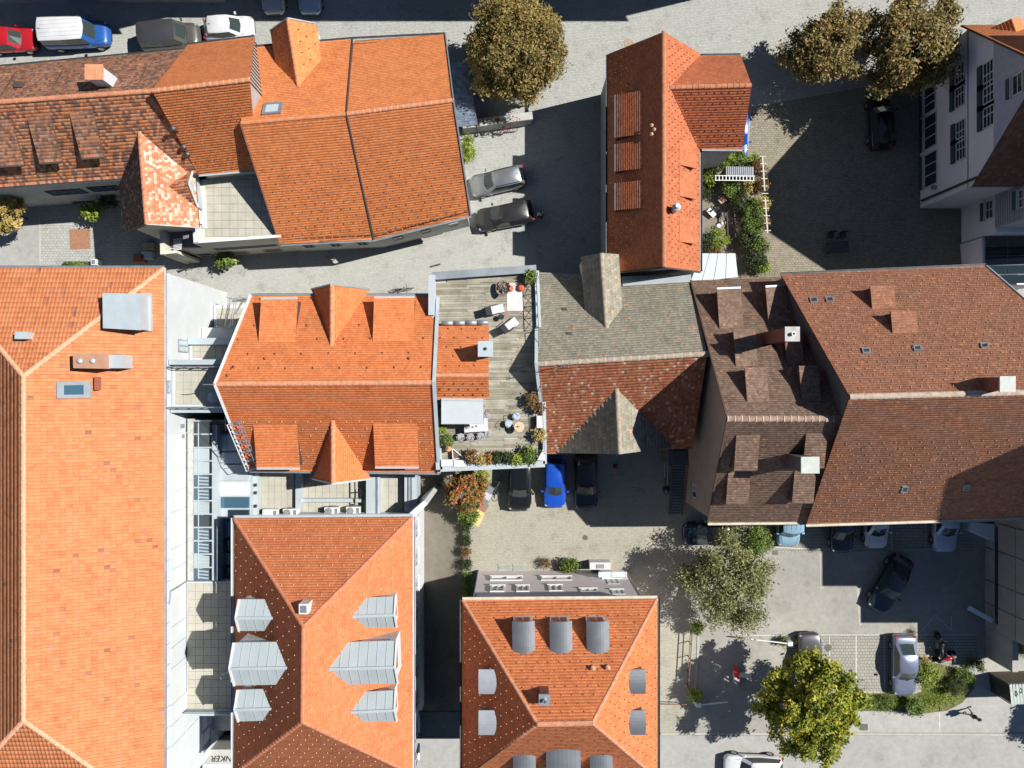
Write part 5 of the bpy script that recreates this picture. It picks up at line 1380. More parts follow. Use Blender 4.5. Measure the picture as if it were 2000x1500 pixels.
while z < zr - .6:           # horizontal weatherboards on the gable
    ya, yb = yr + (zr - .25 - z) / sl, yr - (zr - .25 - z) / sl
    ya2, yb2 = yr + (zr - .25 - z - .2) / sl, yr - (zr - .25 - z - .2) / sl
    mb = MB(); mb.add([(XH - .06, ya, z), (XH - .06, yb, z), (XH - .02, yb2, z + .22), (XH - .02, ya2, z + .22), (XH + .02, ya, z), (XH + .02, yb, z)], [(0, 1, 2, 3), (0, 1, 5, 4)]); mb.build('weatherboard', SID, H)
    z += .2
SHUT = plain('green_shutter', (.035, .075, .085), .6, var=.1)
def hwin(x0, y0, x1, y1, bars, X=XH, sh=True, shw=.38, b=None, sil=True):
    a, c_ = wall_hit_x(X, x0, y0), wall_hit_x(X, x1, y1); c = (a + c_) / 2
    window(b or H, c + Vector((-.01, 0, 0)), (-1, 0, 0), abs(a.y - c_.y), abs(a.z - c_.z), WHT, GLS, bars, .07, sill=WHT if sil else None)
    if sh: mb = MB(); q_ = c - UP * (abs(a.z - c_.z) / 2 + .28) + Vector((-.08, 0, 0)); mb.box(q_, (.14, abs(a.y - c_.y) - .03, .42)); mb.build('window_box', SHUT, b or H)
for q in ((1806, 231, 1830, 282), (1806, 304, 1831, 357), (1806, 176, 1828, 212)): hwin(*q, (3, 1))
for q in ((1866, 131, 1885, 165), (1866, 166, 1885, 203), (1868, 240, 1886, 272), (1868, 273, 1887, 308), (1921, 126, 1942, 163), (1921, 165, 1943, 203), (1921, 205, 1943, 242)): hwin(*q, (2, 3), sil=False)
hwin(1978, 150, 1999, 178, (1, 2), XH - .05)
# shed dormer on the north roof, boarded jetty wing to the south
gable_dormer(H, hNf, (1985, 62), (1976, 36), 1.2, .7, SID, T_NEAST, UNDER_B, .2, .2, win=False)
XV = 35.1; yV0, yV1 = 11.0, yS_
walls(H, [(XV, yV0), (XV, yV1), (XV + 10, yV1), (XV + 10, yV0)], 0, 4.0, WALL_L, 'wing_wall')
walls(H, [(XV - .05, yV0 + .3), (XV - .05, yV1), (XV + 10, yV1), (XV + 10, yV0 + .3)], 4.02, 9.5, SID, 'wing_upper_wall')
for i in range(22):
    z = 4.1 + i * .24; bar(H, 'weatherboard', (XV - .08, yV0 + .3, z), (XV - .08, yV1 - .05, z), .05, .05, SID)
wr_ = [Vector((XV - .4, 15.8, 17.0)), Vector((XV + 12, 15.8, 17.0))]  # upper wing roof out of view, raised to cast the courtyard shadow
wS_ = RF([wr_[0], wr_[1], Vector((XV + 12, 10.4, 10.3)), Vector((XV - .4, 10.4, 10.3))]); wN_ = RF([wr_[0], wr_[1], Vector((XV + 12, 21.2, 10.3)), Vector((XV - .4, 21.2, 10.3))])
wN_ = RF([Vector((XV - .4, 19.5, 17.0)), Vector((XV + 12, 19.5, 17.0)), Vector((XV + 12, 24, 11.4)), Vector((XV - .4, 24, 11.4))])
roof_slab(H, [wS_, wN_], UNDER_B, .2, 'wing_roof'); quad_box(H, 'wing_shadow_deck', [(XV - .4, 15.8), (XV + 12, 15.8), (XV + 12, 19.5), (XV - .4, 19.5)], 16.8, 17.0, ZINC)  # flat deck added unseen to fill a notch in that shadow
walls(H, [(XV, 10.9), (XV, 15.8), (XV, 19.5), (XV, 23), (XV + 11.5, 23), (XV + 11.5, 19.5), (XV + 11.5, 15.8), (XV + 11.5, 10.9)], 9.4, lambda x, y: min(wS_.z(x, y), wN_.z(x, y)) - .2, SID, 'wing_gable')
hwin(1926, 394, 1940, 425, (2, 2), XV, True, .3); hwin(1990, 372, 2008, 402, (2, 2), XV - .08, True, .3)
mb = MB(); c = wall_hit_x(XH - .15, 1824, 366); mb.box(c, (.3, .25, .3)); mb.build('wall_lamp', GREY_M, H)
mb = MB(); mb.tube([wall_hit_x(XH - .12, 1800, 392), wall_hit_x(XH - .12, 1908, 346)], .09, 6); mb.build('downpipe', ZINC_D, H)
CV = thing('conservatory', 'dark glazed conservatory against the white house, above the brown roof corner', 'conservatory', P(1960, 510))
cq = [(35.3, 7.4), (39.6, 7.4), (39.6, 10.9), (35.0, 10.9)]
quad_box(CV, 'base_wall', cq, 0, 2.6, WALL_L)
for i in range(5):
    y0_, y1_ = 7.4 + i * .7, 7.4 + (i + 1) * .7
    for j in range(2):
        xa, xb = 35.2 + j * 1.5, 36.65 + j * 1.5
        mb = MB(); mb.add([(xa, y0_ + .04, 2.7 + j * .25), (xb, y0_ + .04, 2.95 + j * .25), (xb, y1_ - .04, 2.95 + j * .25), (xa, y1_ - .04, 2.7 + j * .25)], [(0, 1, 2, 3)]); mb.build('roof_pane', GLS, CV)
    bar(CV, 'glazing_bar', (35.2, y1_, 2.72), (38.2, y1_, 3.22), .06, .08, ZINC_D)
bar(CV, 'gutter', (35.1, 7.3, 2.7), (35.0, 10.9, 2.7), .1, .1, ZINC_L)

# ---------------------------------------------------------------- G: stepped concrete building on the right edge
G = thing('concrete_block', 'stepped grey concrete office block with panel joints at the right edge', 'building', P(1960, 1150))
XG = 37.0
for (ya, yb, hh) in ((-6.0, -12.7, 14.4), (-12.71, -16.3, 11.0), (-16.31, -18.9, 6.0)):  # northern stretch runs on out of view to close a gap in the shadow
    quad_box(G, 'wall', [(XG, ya), (XG + 9, ya), (XG + 9, yb), (XG, yb)], 0, hh, CONC_D)
quad_box(G, 'wall', [(XG + 1.0, -18.91), (XG + 9, -18.91), (XG + 9, -19.8), (XG + 1.0, -19.8)], 2.6, 6.0, CONC_D)
quad_box(G, 'pier', [(XG, -18.92), (XG + .45, -18.92), (XG + .45, -21.3), (XG, -21.3)], 0, 3.0, CONC_D)
mb = MB(); mb.lathe((XG + 2.2, -19.4, 0), [(.22, 0), (.22, 2.6)], 14); mb.build('column', plain('blue_column', (.10, .17, .20), .6), G)
rng = random.Random(8)
for zi, (z0, z1) in enumerate(((0.02, 1.15), (1.55, 3.4), (3.43, 5.3))):
    for ya, yb in ((-10.6, -12.68), (-12.72, -15.2), (-15.24, -17.0), (-17.04, -18.88)):
        mb = MB(); mb.box((XG - .04, (ya + yb) / 2, (z0 + z1) / 2), (.08, abs(yb - ya) - .04, z1 - z0 - .03)); mb.build('facade_panel', CONC_D, G)
mb = MB(); mb.box((XG - .02, -14.6, 1.35), (.06, 7.4, .34)); mb.build('shadow_gap', GLS, G)  # dark glass strip standing for the shade in the gap between panels
bar(G, 'canopy', (XG - .1, -18.2, .9), (XG - 1.9, -17.2, .9), .35, .12, WALL_L)
quad_box(G, 'screen_wall', [(35.2, -10.55), (37.0, -10.75), (37.0, -12.1), (35.2, -11.3)], 0, 1.1, WALL_L)
# ---------------------------------------------------------------- buildings just outside the frame that cast the shade in it
TW = thing('corner_tower', 'tall rendered corner tower beyond the right edge of the picture', 'tower', (50, -2, 0))
q = [(43.0, -2.2), (46.6, 1.2), (55, -8), (47.2, -11.0)]
quad_box(TW, 'wall', [(43.0, -2.2), (48.0, 2.5), (57, -5), (48.6, -7.0)], 0, 28.5, WALL_C)
NR = [('north_house', 'row house behind the parked van at the top edge', -46, -22.3, 29.75, 9.5), ('north_house', 'lower row house behind the white car at the top edge', -22.2, -15.2, 30.3, 6.0),
      ('north_house', 'tall row house above the shaded street at the top edge', -10, 19.5, 31.3, 12.0), ('north_house', 'row house at the top right edge', 20, 44, 33.0, 10.5)]
for nm, lb_, xa, xb, yf, hh in NR:
    b = thing(nm, lb_, 'house', ((xa + xb) / 2, yf + 4, 0), 'row houses along the top street')
    quad_box(b, 'wall', [(xa, yf), (xb, yf), (xb, yf + 9), (xa, yf + 9)], 0, hh, WALL_G)
    r0, r1 = Vector((xa - .2, yf + 4.5, hh + 3)), Vector((xb + .2, yf + 4.5, hh + 3))
    fa, fb = RF([r0, r1, Vector((xb + .2, yf - .4, hh)), Vector((xa - .2, yf - .4, hh))]), RF([r0, r1, Vector((xb + .2, yf + 9.4, hh)), Vector((xa - .2, yf + 9.4, hh))])
    roof_slab(b, [fa, fb], UNDER_O)
    for k in range(int((xb - xa) / 2.6)):
        window(b, (xa + 1.6 + k * 2.6, yf, 1.7), (0, -1, 0), 1.1, 1.5, WHT, GLS, (2, 1))

# ================================================================== PLANTS
L_OLIVE = leaf_mat('olive_leaves', [(0, (0.094, 0.084, 0.026)), (.35, (0.203, 0.167, 0.051)), (.65, (0.326, 0.239, 0.075)), (.88, (0.435, 0.297, 0.102)), (1, (0.478, 0.275, 0.123))])
L_AUT = leaf_mat('autumn_olive_leaves', [(0, (0.083, 0.083, 0.030)), (.35, (0.188, 0.165, 0.053)), (.62, (0.330, 0.247, 0.083)), (.82, (0.465, 0.323, 0.128)), (.93, (0.450, 0.225, 0.112)), (1, (0.540, 0.360, 0.240))])
L_SILV = leaf_mat('grey_green_leaves', [(0, (0.085, 0.101, 0.043)), (.4, (0.202, 0.225, 0.085)), (.75, (0.333, 0.333, 0.147)), (1, (0.465, 0.434, 0.232))])
L_YEL = leaf_mat('yellow_green_leaves', [(0, (.085, .125, .020)), (.35, (.20, .25, .032)), (.7, (.38, .38, .045)), (.92, (.52, .45, .055)), (1, (.50, .33, .06))])
L_GOLD = leaf_mat('golden_leaves', [(0, (0.345, 0.253, 0.057)), (.5, (0.506, 0.380, 0.115)), (1, (0.632, 0.483, 0.207))])
L_RED = leaf_mat('red_green_leaves', [(0, (0.084, 0.102, 0.026)), (.4, (0.204, 0.186, 0.054)), (.6, (0.360, 0.228, 0.072)), (.8, (0.552, 0.120, 0.054)), (1, (0.624, 0.168, 0.084))])
L_GRN = leaf_mat('green_leaves', [(0, (0.056, 0.094, 0.022)), (.5, (0.138, 0.206, 0.040)), (.85, (0.237, 0.306, 0.062)), (1, (0.338, 0.388, 0.100))])
L_LIME = leaf_mat('lime_leaves', [(0, (.14, .19, .03)), (.5, (.26, .33, .05)), (1, (.38, .44, .09))])
L_DARK = leaf_mat('dark_leaves', [(0, (.02, .035, .014)), (.6, (.05, .075, .024)), (1, (.10, .12, .04))])
L_BROWN = leaf_mat('brown_leaves', [(0, (.10, .06, .03)), (.5, (.22, .13, .06)), (1, (.34, .22, .09))])
L_BOX = leaf_mat('box_leaves', [(0, (.04, .055, .022)), (.6, (.085, .105, .04)), (1, (.13, .15, .06))])
BARK = plain('bark', (.10, .075, .055), .95, var=.4, scale=5, bump=.5)

def leaves(name, blobs, n, leaf, mat, parent, cl=.28, per=26, shell=.5, seed=1, kind=None, local=False, up=.45):
    """leaf-sized faces in clumps spread through ellipsoids; blobs: (centre, (rx, ry, rz), weight)"""
    rng = np.random.default_rng(seed)
    nc = max(1, n // per)
    w = np.array([b[2] for b in blobs], float); w /= w.sum()
    bi = rng.choice(len(blobs), nc, p=w)
    C_ = np.array([list(b[0]) for b in blobs])[bi]; R_ = np.array([list(b[1]) for b in blobs])[bi]
    dv = rng.normal(size=(nc, 3)); dv /= np.linalg.norm(dv, axis=1)[:, None]
    rr = shell + (1 - shell) * rng.random(nc) ** .6
    lo = rng.random(nc) < .25; rr[lo] = rng.random(lo.sum()) * shell
    cc = C_ + dv * R_ * rr[:, None]
    ct = rng.random(nc)
    c = np.repeat(cc, per, 0) + rng.normal(size=(nc * per, 3)) * cl * np.array([1, 1, .7])
    out = np.repeat(dv, per, 0)
    nrm = out * .5 + np.array([0, 0, up]) + rng.normal(size=c.shape) * .55
    nrm /= np.linalg.norm(nrm, axis=1)[:, None]
    t = np.cross(nrm, rng.normal(size=c.shape)); t /= np.linalg.norm(t, axis=1)[:, None]
    b = np.cross(nrm, t)
    L_ = (leaf * rng.uniform(.55, 1.25, len(c)))[:, None]
    fold = nrm * L_ * .18
    v = np.stack([c - t * L_, c + b * L_ * .48 - fold, c + t * L_, c - b * L_ * .48 - fold], 1)
    k = len(c)
    if parent is None or not local:
        v[:, :, 2] = np.maximum(v[:, :, 2], .02)
    me = bpy.data.meshes.new(name)
    me.vertices.add(k * 4); me.vertices.foreach_set('co', v.reshape(-1))
    me.loops.add(k * 4); me.loops.foreach_set('vertex_index', np.arange(k * 4, dtype=np.int32))
    me.polygons.add(k); me.polygons.foreach_set('loop_start', np.arange(0, k * 4, 4, dtype=np.int32))
    me.update(calc_edges=True)
    tint = np.clip(np.repeat(ct, per) * .6 + rng.random(k) * .4 + rng.normal(0, .05, k), 0, 1)
    at = me.attributes.new('tint', 'FLOAT', 'FACE'); at.data.foreach_set('value', tint.astype(np.float32))
    me.materials.append(mat)
    o = bpy.data.objects.new(name, me); link(o, parent)
    if kind: o['kind'] = kind
    return o

def tree(name, label, px, py, z, r, rz, n, leaf, mat, lumps=9, cl=.28, per=26, seed=1, core=.55, cat='tree', trunk=.2, squash=1.0, group=None, lump=.22, irr=0.0):
    c = P(px, py, z); rng = random.Random(seed)
    t = thing(name, label, cat, (c.x, c.y, 0), group)
    blobs = [(c, (r * core * 1.15, r * core * 1.15, rz * core * 1.15), 1.1)]
    mb = MB(); base = Vector((c.x, c.y, 0)); fork = Vector((c.x + rng.uniform(-.1, .1), c.y + rng.uniform(-.1, .1), max(.6, z - rz * .65)))
    mb.tube([base, mid(base, fork, .5) + Vector((rng.uniform(-.08, .08), rng.uniform(-.08, .08), 0)), fork], [trunk * 1.25, trunk, trunk * .85], 8)
    for i in range(lumps):      # small clumps spread over the crown, so that gaps stay between them
        zz = 1 - 1.72 * (i + .5) / lumps; rad = math.sqrt(max(0, 1 - zz * zz)); a = i * 2.39996 + rng.uniform(-.35, .35)
        f = rng.uniform(.62 - irr, .88 + irr * .7)
        q = c + Vector((math.cos(a) * rad * r * f, math.sin(a) * rad * r * f * squash, zz * rz * f)); s = rng.uniform(.75, 1.25) * lump
        blobs.append((q, (r * s, r * s, rz * s * .85), s * s * 30))
        m_ = mid(fork, q, .55) + Vector((0, 0, -.08 * rz))
        mb.tube([fork - UP * .15, m_, q], [trunk * .5, trunk * .28, trunk * .08], 5)
        if i % 3 == 0:
            q2 = q + Vector((rng.uniform(-1, 1), rng.uniform(-1, 1), rng.uniform(-.2, .8))) * (r * s * .8)
            mb.tube([mid(m_, q, .5), q2], [trunk * .16, trunk * .04], 5)
    mb.build('trunk', BARK, t)
    leaves('crown', blobs, n, leaf, mat, t, cl, per, .5, seed)
    return t

tree('round_tree', 'big round olive brown tree beside the large orange house', 1008, 101, 4.2, 3.60, 3.3, 62000, .115, L_OLIVE, 70, .20, 24, 3, core=.78, lump=.24, trunk=.3)
tree('autumn_tree', 'thin autumn tree left of a fuller one, over the shaded courtyard', 1615, 90, 4.4, 2.9, 2.0, 17000, .135, L_AUT, 36, .22, 20, 5, core=.5, lump=.23, irr=.2, trunk=.22)
tree('autumn_tree', 'fuller autumn tree touching the white boarded house', 1783, 90, 4.8, 3.75, 2.3, 30000, .135, L_AUT, 48, .22, 20, 9, core=.6, lump=.22, irr=.16, trunk=.25)
tree('silver_tree', 'airy grey green tree between the pink house and the car park', 1422, 1134, 4.0, 3.45, 1.9, 20000, .105, L_SILV, 48, .26, 16, 12, core=.55, lump=.21, irr=.14, trunk=.2)
tree('street_tree', 'yellow green street tree by the bottom road', 1588, 1388, 5.4, 3.6, 2.8, 27000, .145, L_YEL, 52, .16, 22, 15, core=.5, lump=.19, irr=.16, trunk=.24)
tree('small_maple', 'small red and green maple above the row of bins', 911, 958, 2.6, 1.62, 1.2, 5500, .13, L_RED, 24, .13, 16, 18, core=.4, lump=.24, trunk=.09)
tree('golden_tree', 'small golden tree cut by the left edge', 6, 412, 2.6, 1.75, 1.1, 3600, .15, L_GOLD, 20, .13, 16, 21, core=.4, lump=.24, trunk=.09)
tree('edge_tree', 'dark tree mostly outside the right edge casting a leafy shadow', 2232, 1440, 4.5, 2.1, 2.0, 7000, .15, L_GRN, 30, .22, 24, 22, core=.5, trunk=.2)

def shrub(name, label, px, py, z, r, rz, n, leaf, mat, seed, cat='shrub', group=None, lumps=5, squash=(1, 1), base_z=0.0, cl=.12):
    c = P(px, py, z); rng = random.Random(seed); t = thing(name, label, cat, (c.x, c.y, base_z), group)
    blobs = [(c, (r * .75 * squash[0], r * .75 * squash[1], rz * .8), 1.2)]
    mb = MB()
    for i in range(lumps):
        a = 2 * math.pi * i / lumps + rng.uniform(-.4, .4)
        q = c + Vector((math.cos(a) * r * .55 * squash[0], math.sin(a) * r * .55 * squash[1], rng.uniform(-.3, .45) * rz))
        blobs.append((q, (r * .42, r * .42, rz * .45), .7))
        mb.tube([Vector((c.x + rng.uniform(-.1, .1), c.y + rng.uniform(-.1, .1), base_z)), q], [.03, .012], 5)
    mb.build('stem', BARK, t)
    leaves('foliage', blobs, n, leaf, mat, t, cl, 14, .45, seed)
    return t
SH = 'garden_shrub'
shrub(SH, 'dense bright green shrub at the south corner of the dark brown house', 1481, 1057, 1.2, 1.35, 1.1, 5200, .075, L_GRN, 31, squash=(.9, 1.1))
shrub(SH, 'light green climbing shrub against the east wall of the large orange house', 914, 292, 1.2, .85, 1.1, 2600, .08, L_LIME, 32, squash=(.6, 1.45))
shrub(SH, 'small green bush on the fence line under the airy tree', 1362, 1226, .9, .62, .8, 1300, .07, L_GRN, 33)
shrub(SH, 'yellow green bush at the lower end of the fence by the barrier', 1358, 1358, .9, .58, .8, 1300, .07, L_LIME, 34)
shrub(SH, 'leafy plant against the pink house north wall', 1112, 1105, .7, .78, .6, 1500, .085, L_GRN, 35)
shrub(SH, 'dark reddish bush left of the leafy plant at the pink house', 1066, 1100, .5, .45, .45, 600, .06, L_BROWN, 36)
shrub('box_ball', 'clipped grey green box ball on the grass corner', 1871, 1342, .72, .80, .72, 5200, .035, L_BOX, 37, lumps=7, cl=.05)
shrub(SH, 'loose yellow green shrub right of the silver sedan', 1812, 1318, .8, 1.05, .6, 2300, .09, L_LIME, 38)
shrub(SH, 'round green shrub at the top end of the grass corner', 1908, 1298, .6, .62, .6, 1400, .06, L_GRN, 39)
shrub(SH, 'green shrub above the box ball', 1884, 1318, .5, .7, .45, 1300, .065, L_GRN, 40)
shrub(SH, 'pale shrub at the lower left of the grass corner, beside the pavement', 1788, 1380, .7, .85, .65, 1900, .085, L_GRN, 41)
shrub(SH, 'low green hedge clump under the silver sedan', 1733, 1373, .4, .95, .4, 2200, .06, L_GRN, 42, squash=(1.1, .6))
shrub(SH, 'low hedge clump between the street tree and the hedge clump', 1697, 1370, .4, .75, .4, 1500, .06, L_GRN, 43, squash=(1.0, .7))
shrub(SH, 'yellow flowering twig bush between sedan and motorbike', 1806, 1290, .5, .35, .4, 500, .05, L_GOLD, 44)
shrub(SH, 'small bush at the head of the parking bay beside the barrier post', 1534, 1253, .5, .42, .4, 700, .06, L_GRN, 45)
shrub(SH, 'planted bed shrub under the concrete block overhang', 1986, 1256, .6, .9, .6, 1800, .08, L_GRN, 46, squash=(.8, 1.3))
shrub(SH, 'tiny twig bush behind the silver sedan', 1784, 1236, .3, .25, .3, 250, .045, L_BROWN, 47)
shrub(SH, 'drooping green plant below the turret row house', 178, 411, 1.4, .72, .6, 1000, .12, L_LIME, 48, cl=.16)
shrub(SH, 'dark climber in the corner between the row house and the turret', 208, 385, 1.4, .9, 1.0, 1300, .09, L_DARK, 49)
shrub('palm_plant', 'spiky palm like plant by the cream house wall', 440, 503, 1.2, .75, .5, 900, .17, L_GRN, 50, cl=.2)
shrub(SH, 'tall shrub strip under the red maple, left of the yellow bins', 913, 1003, 1.2, .85, .8, 2200, .085, L_GRN, 51)
shrub(SH, 'pale green shrub right of the red maple', 940, 935, 1.4, .85, .8, 2000, .075, L_LIME, 52, squash=(.7, 1.4))
for i, (y, m, r) in enumerate(((1030, L_DARK, .5), (1055, L_DARK, .45), (1080, L_BROWN, .42), (1103, L_DARK, .45), (1128, L_GRN, .5), (1152, L_GRN, .6))):
    shrub('hedge_plant', ['hedge plant just below the yellow bins', 'dark hedge plant, second below the yellow bins', 'reddish hedge plant in the middle of the passage hedge', 'dark hedge plant below the reddish one', 'green hedge plant near the pink house corner', 'last green hedge plant at the pink house corner'][i], 911 + (i % 2), y, .6, r, .6, 1100, .06, m, 60 + i, 'hedge', 'hedge plants along the passage', squash=(.62, 1.2))
# walled garden planting beside the coach house
gp = [(1392, 318, L_DARK, .7, 'dark shrub in the shadow of the wing'), (1420, 312, L_LIME, .55, 'lime shrub left of the blue car'), (1443, 310, L_GRN, .55, 'green shrub below the blue car'), (1466, 316, L_LIME, .5, 'lime shrub at the garden corner'),
      (1383, 330, L_GRN, .45, 'small shrub beside the garden lamp'), (1385, 352, L_LIME, .5, 'pale shrub at the ladder foot'), (1378, 372, L_DARK, .45, 'dark plant against the coach house wall'), (1428, 368, L_GRN, .6, 'green shrub below the ladder'),
      (1458, 365, L_GOLD, .4, 'yellow bush below the ladder end'), (1480, 330, L_BROWN, .55, 'brown climber on the trellis top'), (1486, 360, L_BROWN, .5, 'brown climber on the middle of the trellis'),
      (1450, 395, L_DARK, .75, 'dark shrub in the garden middle'), (1470, 410, L_GRN, .75, 'green shrub beside the lattice'), (1487, 400, L_GOLD, .5, 'golden climber on the lower trellis'), (1474, 440, L_GRN, .8, 'tall green shrub right of the lattice'),
      (1487, 435, L_BROWN, .45, 'orange brown climber low on the trellis'), (1465, 470, L_DARK, .7, 'dark shrub near the garden gate'), (1484, 480, L_GRN, .6, 'green shrub by the yard corner'), (1475, 510, L_DARK, .7, 'dark shrub above the brown roof'), (1490, 522, L_LIME, .45, 'pale shrub at the brown roof edge'),
      (1404, 466, L_LIME, .68, 'bright lime bush above the flat shed'), (1382, 475, L_DARK, .6, 'dark bush left of the lime bush'), (1392, 490, L_BROWN, .45, 'rust coloured plants on the flat shed edge')]
for i, (x, y, m, r, lb) in enumerate(gp):
    shrub(SH, lb, x, y, .9 if r > .5 else .6, r * 1.28, .75, int(2600 * r), .08, m, 80 + i, group='walled garden planting')
# grass corner
grass = leaves('grass', [(P(1840, 1352, .02), (1.9, 1.1, .03), 1), (P(1868, 1330, .02), (1.1, .9, .03), .6), (P(1815, 1368, .02), (1.2, .7, .03), .5), (P(1745, 1372, .02), (1.6, .45, .03), .4)], 9000, .06, L_LIME, None, .10, 10, .0, 77)
tag(grass, 'short grass on the rounded corner bed by the pavement', 'grass', kind='stuff')
sheet('lawn_bed', [(1660, 1352), (1800, 1352), (1800, 1290), (1850, 1300), (1905, 1318), (1902, 1345), (1880, 1372), (1850, 1388), (1800, 1394), (1760, 1390), (1660, 1388)], .014, plain('lawn_soil', (.13, .135, .045), .95, var=.4, scale=3))

# ================================================================== VEHICLES
def paint(name, c, rough=.28, metal=.2):
    if name in MATS: return MATS[name]
    m, nt, b = base_mat(name)
    n = noise(nt, 1.3, 4); lo = tuple(x * .9 for x in c)
    r = ramp(nt, n.outputs[0], [(.35, lo), (.65, c)]); nt.links.new(r.outputs[0], b.inputs['Base Color'])
    b.inputs['Roughness'].default_value = rough; b.inputs['Metallic'].default_value = metal
    b.inputs['Coat Weight'].default_value = .6; b.inputs['Coat Roughness'].default_value = .05
    MATS[name] = m; return m
CGL = glass('car_glass', (.035, .05, .05), .05, .8); CGD = glass('car_glass_dark', (.008, .010, .012), .05, .6)
TYRE = plain('tyre_rubber', (.016, .016, .017), .85, var=.15); RIM = plain('wheel_rim', (.40, .41, .42), .35, metal=.8, var=.1)
HEAD = glass('headlight_lens', (.28, .30, .32), .05); TAIL = plain('tail_lamp', (.42, .02, .02), .25, var=.1)
TRIM = plain('black_trim', (.022, .022, .024), .5, var=.1)
CT = {  # L, W, H, windscreen base, roof front, roof rear, rear glass base, bonnet z, tail z
    'hatch': (4.0, 1.76, 1.46, .235, .07, -.36, -.455, .86, .95), 'wagon': (4.55, 1.80, 1.48, .225, .08, -.39, -.475, .86, .96),
    'sedan': (4.75, 1.82, 1.42, .215, .07, -.22, -.375, .86, .95), 'mpv': (4.8, 1.90, 1.88, .30, .17, -.44, -.487, 1.02, 1.12),
    'van': (4.7, 1.86, 1.95, .30, .20, -.46, -.492, 1.05, 1.15), 'suv': (4.45, 1.86, 1.68, .235, .09, -.40, -.475, 1.0, 1.08),
    'coupe': (4.1, 1.80, 1.42, .17, .02, -.26, -.42, .86, .84)}
def car(label, px, py, deg, kind, body_m, roof_m=None, zc=.8, glass_m=None, cat='car', name='parked_car', sc=1.0, rails=False, roof_glass=False, ribs=0):
    L, W, H_, wb, rf, rr, rb, zb, zt = CT[kind]; L *= sc; W *= sc
    c = P(px, py, zc)
    t = thing(name, label, cat, (c.x, c.y, 0), 'cars parked round the houses'); t.rotation_euler = (0, 0, math.radians(deg))
    gm = glass_m or CGL; w = W / 2
    def B(mb, nm, m, par=t, smooth=False): return mb.build(nm, m, par, smooth, local=True)
    # lower body: lofted stations
    st = [(.5, .50, .42, .52), (.488, .72, .26, .64), (.455, .89, .20, zb * .85), (.38, .985, .18, zb * .955), (wb + .01, 1.0, .18, zb), (.05, 1.0, .18, zb + .03), (-.2, 1.0, .18, zb + .05), (rb + .04, .99, .18, zt), (-.455, .965, .19, zt * .985), (-.487, .88, .25, zt * .88), (-.5, .74, .40, zt * .62)]
    rings = []
    for (x, f, zl, z) in st:
        y = w * f
        half = [(0, zl), (y * .82, zl), (y * .97, zl + (z - zl) * .22), (y, zl + (z - zl) * .55), (y * .975, z - .10 * (z - zl)), (y * .86, z), (y * .45, z + .018), (0, z + .025)]
        ring = [(x * L, a, b) for a, b in half] + [(x * L, -a, b) for a, b in half[-2:0:-1]]
        rings.append(ring)
    m = len(rings[0]); mb = MB(); mb.add([p for r in rings for p in r], [(i * m + j, i * m + (j + 1) % m, (i + 1) * m + (j + 1) % m, (i + 1) * m + j) for i in range(len(rings) - 1) for j in range(m)] + [tuple(range(m))[::-1], tuple(range((len(rings) - 1) * m, len(rings) * m))])
    body = B(mb, 'body', body_m, smooth=True)
    ss = body.modifiers.new('s', 'SUBSURF'); ss.levels = 1; ss.render_levels = 1
    # glasshouse
    zr = H_ - .05; k = .74 if kind not in ('van', 'mpv') else .84
    base = [(wb * L + .10, 0), (wb * L, w * .62), (wb * L - .16, w * .90), ((wb + rb) / 2 * L, w * .945), (rb * L + .10, w * .88), (rb * L, w * .6), (rb * L - .05, 0)]
    top = [(rf * L + .07, 0), (rf * L, w * .52), (rf * L - .12, w * k), ((rf + rr) / 2 * L, w * (k + .035)), (rr * L + .08, w * k), (rr * L, w * .52), (rr * L - .04, 0)]
    zbs = [zb - .01, zb - .01, zb, zb + .03, zt - .02, zt - .02, zt - .02]
    def full(r, zs): 
        a = [(x, y, z) for (x, y), z in zip(r, zs)]; return a + [(x, -y, z) for (x, y, z) in a[-2:0:-1]]
    b_, t_ = full(base, zbs), full(top, [zr] * 7); n = len(b_)
    def strip(i0, i1, nm, mat, par=t, off=0.0):
        mb = MB(); idx = [i % n for i in range(i0, i1 + 1)]
        mb.add([b_[i] for i in idx] + [t_[i] for i in idx], [(j, j + 1, len(idx) + j + 1, len(idx) + j) for j in range(len(idx) - 1)])
        return B(mb, nm, mat, par)
    strip(2, 4, 'side_window', gm); strip(8, 10, 'side_window', gm)
    strip(-1, 1, 'windscreen', gm); strip(5, 7, 'rear_window', CGD if kind != 'sedan' else gm)
    for a, b2 in ((1, 2), (4, 5), (7, 8), (10, 11)): strip(a, b2, 'pillar', body_m)
    # roof skin, slightly crowned and overhanging
    rm_ = roof_m or body_m; mb = MB(); cx = (rf + rr) / 2 * L; r1 = [(cx + (x - cx) * 1.03, y * 1.05, zr - .025) for x, y, z in t_]; r2 = [(cx + (x - cx) * .95, y * .90, zr + .03) for x, y, z in t_]
    mb.add(r1 + r2 + [(cx, 0, H_)], [(i, (i + 1) % n, n + (i + 1) % n, n + i) for i in range(n)] + [(n + i, n + (i + 1) % n, 2 * n) for i in range(n)])
    rf_o = B(mb, 'roof', rm_, smooth=True)
    if roof_glass:
        mb = MB(); mb.box((cx, 0, H_ + .012), ((rf - rr) * L * .72, w * 1.05, .01)); B(mb, 'roof_window', CGD, rf_o)
    for i in range(ribs):
        yy = -w * .6 + i * w * 1.2 / (ribs - 1); mb = MB(); mb.box((cx, yy, H_ - .004), ((rf - rr) * L * .86, .03, .03)); B(mb, 'roof_rib', rm_, rf_o)
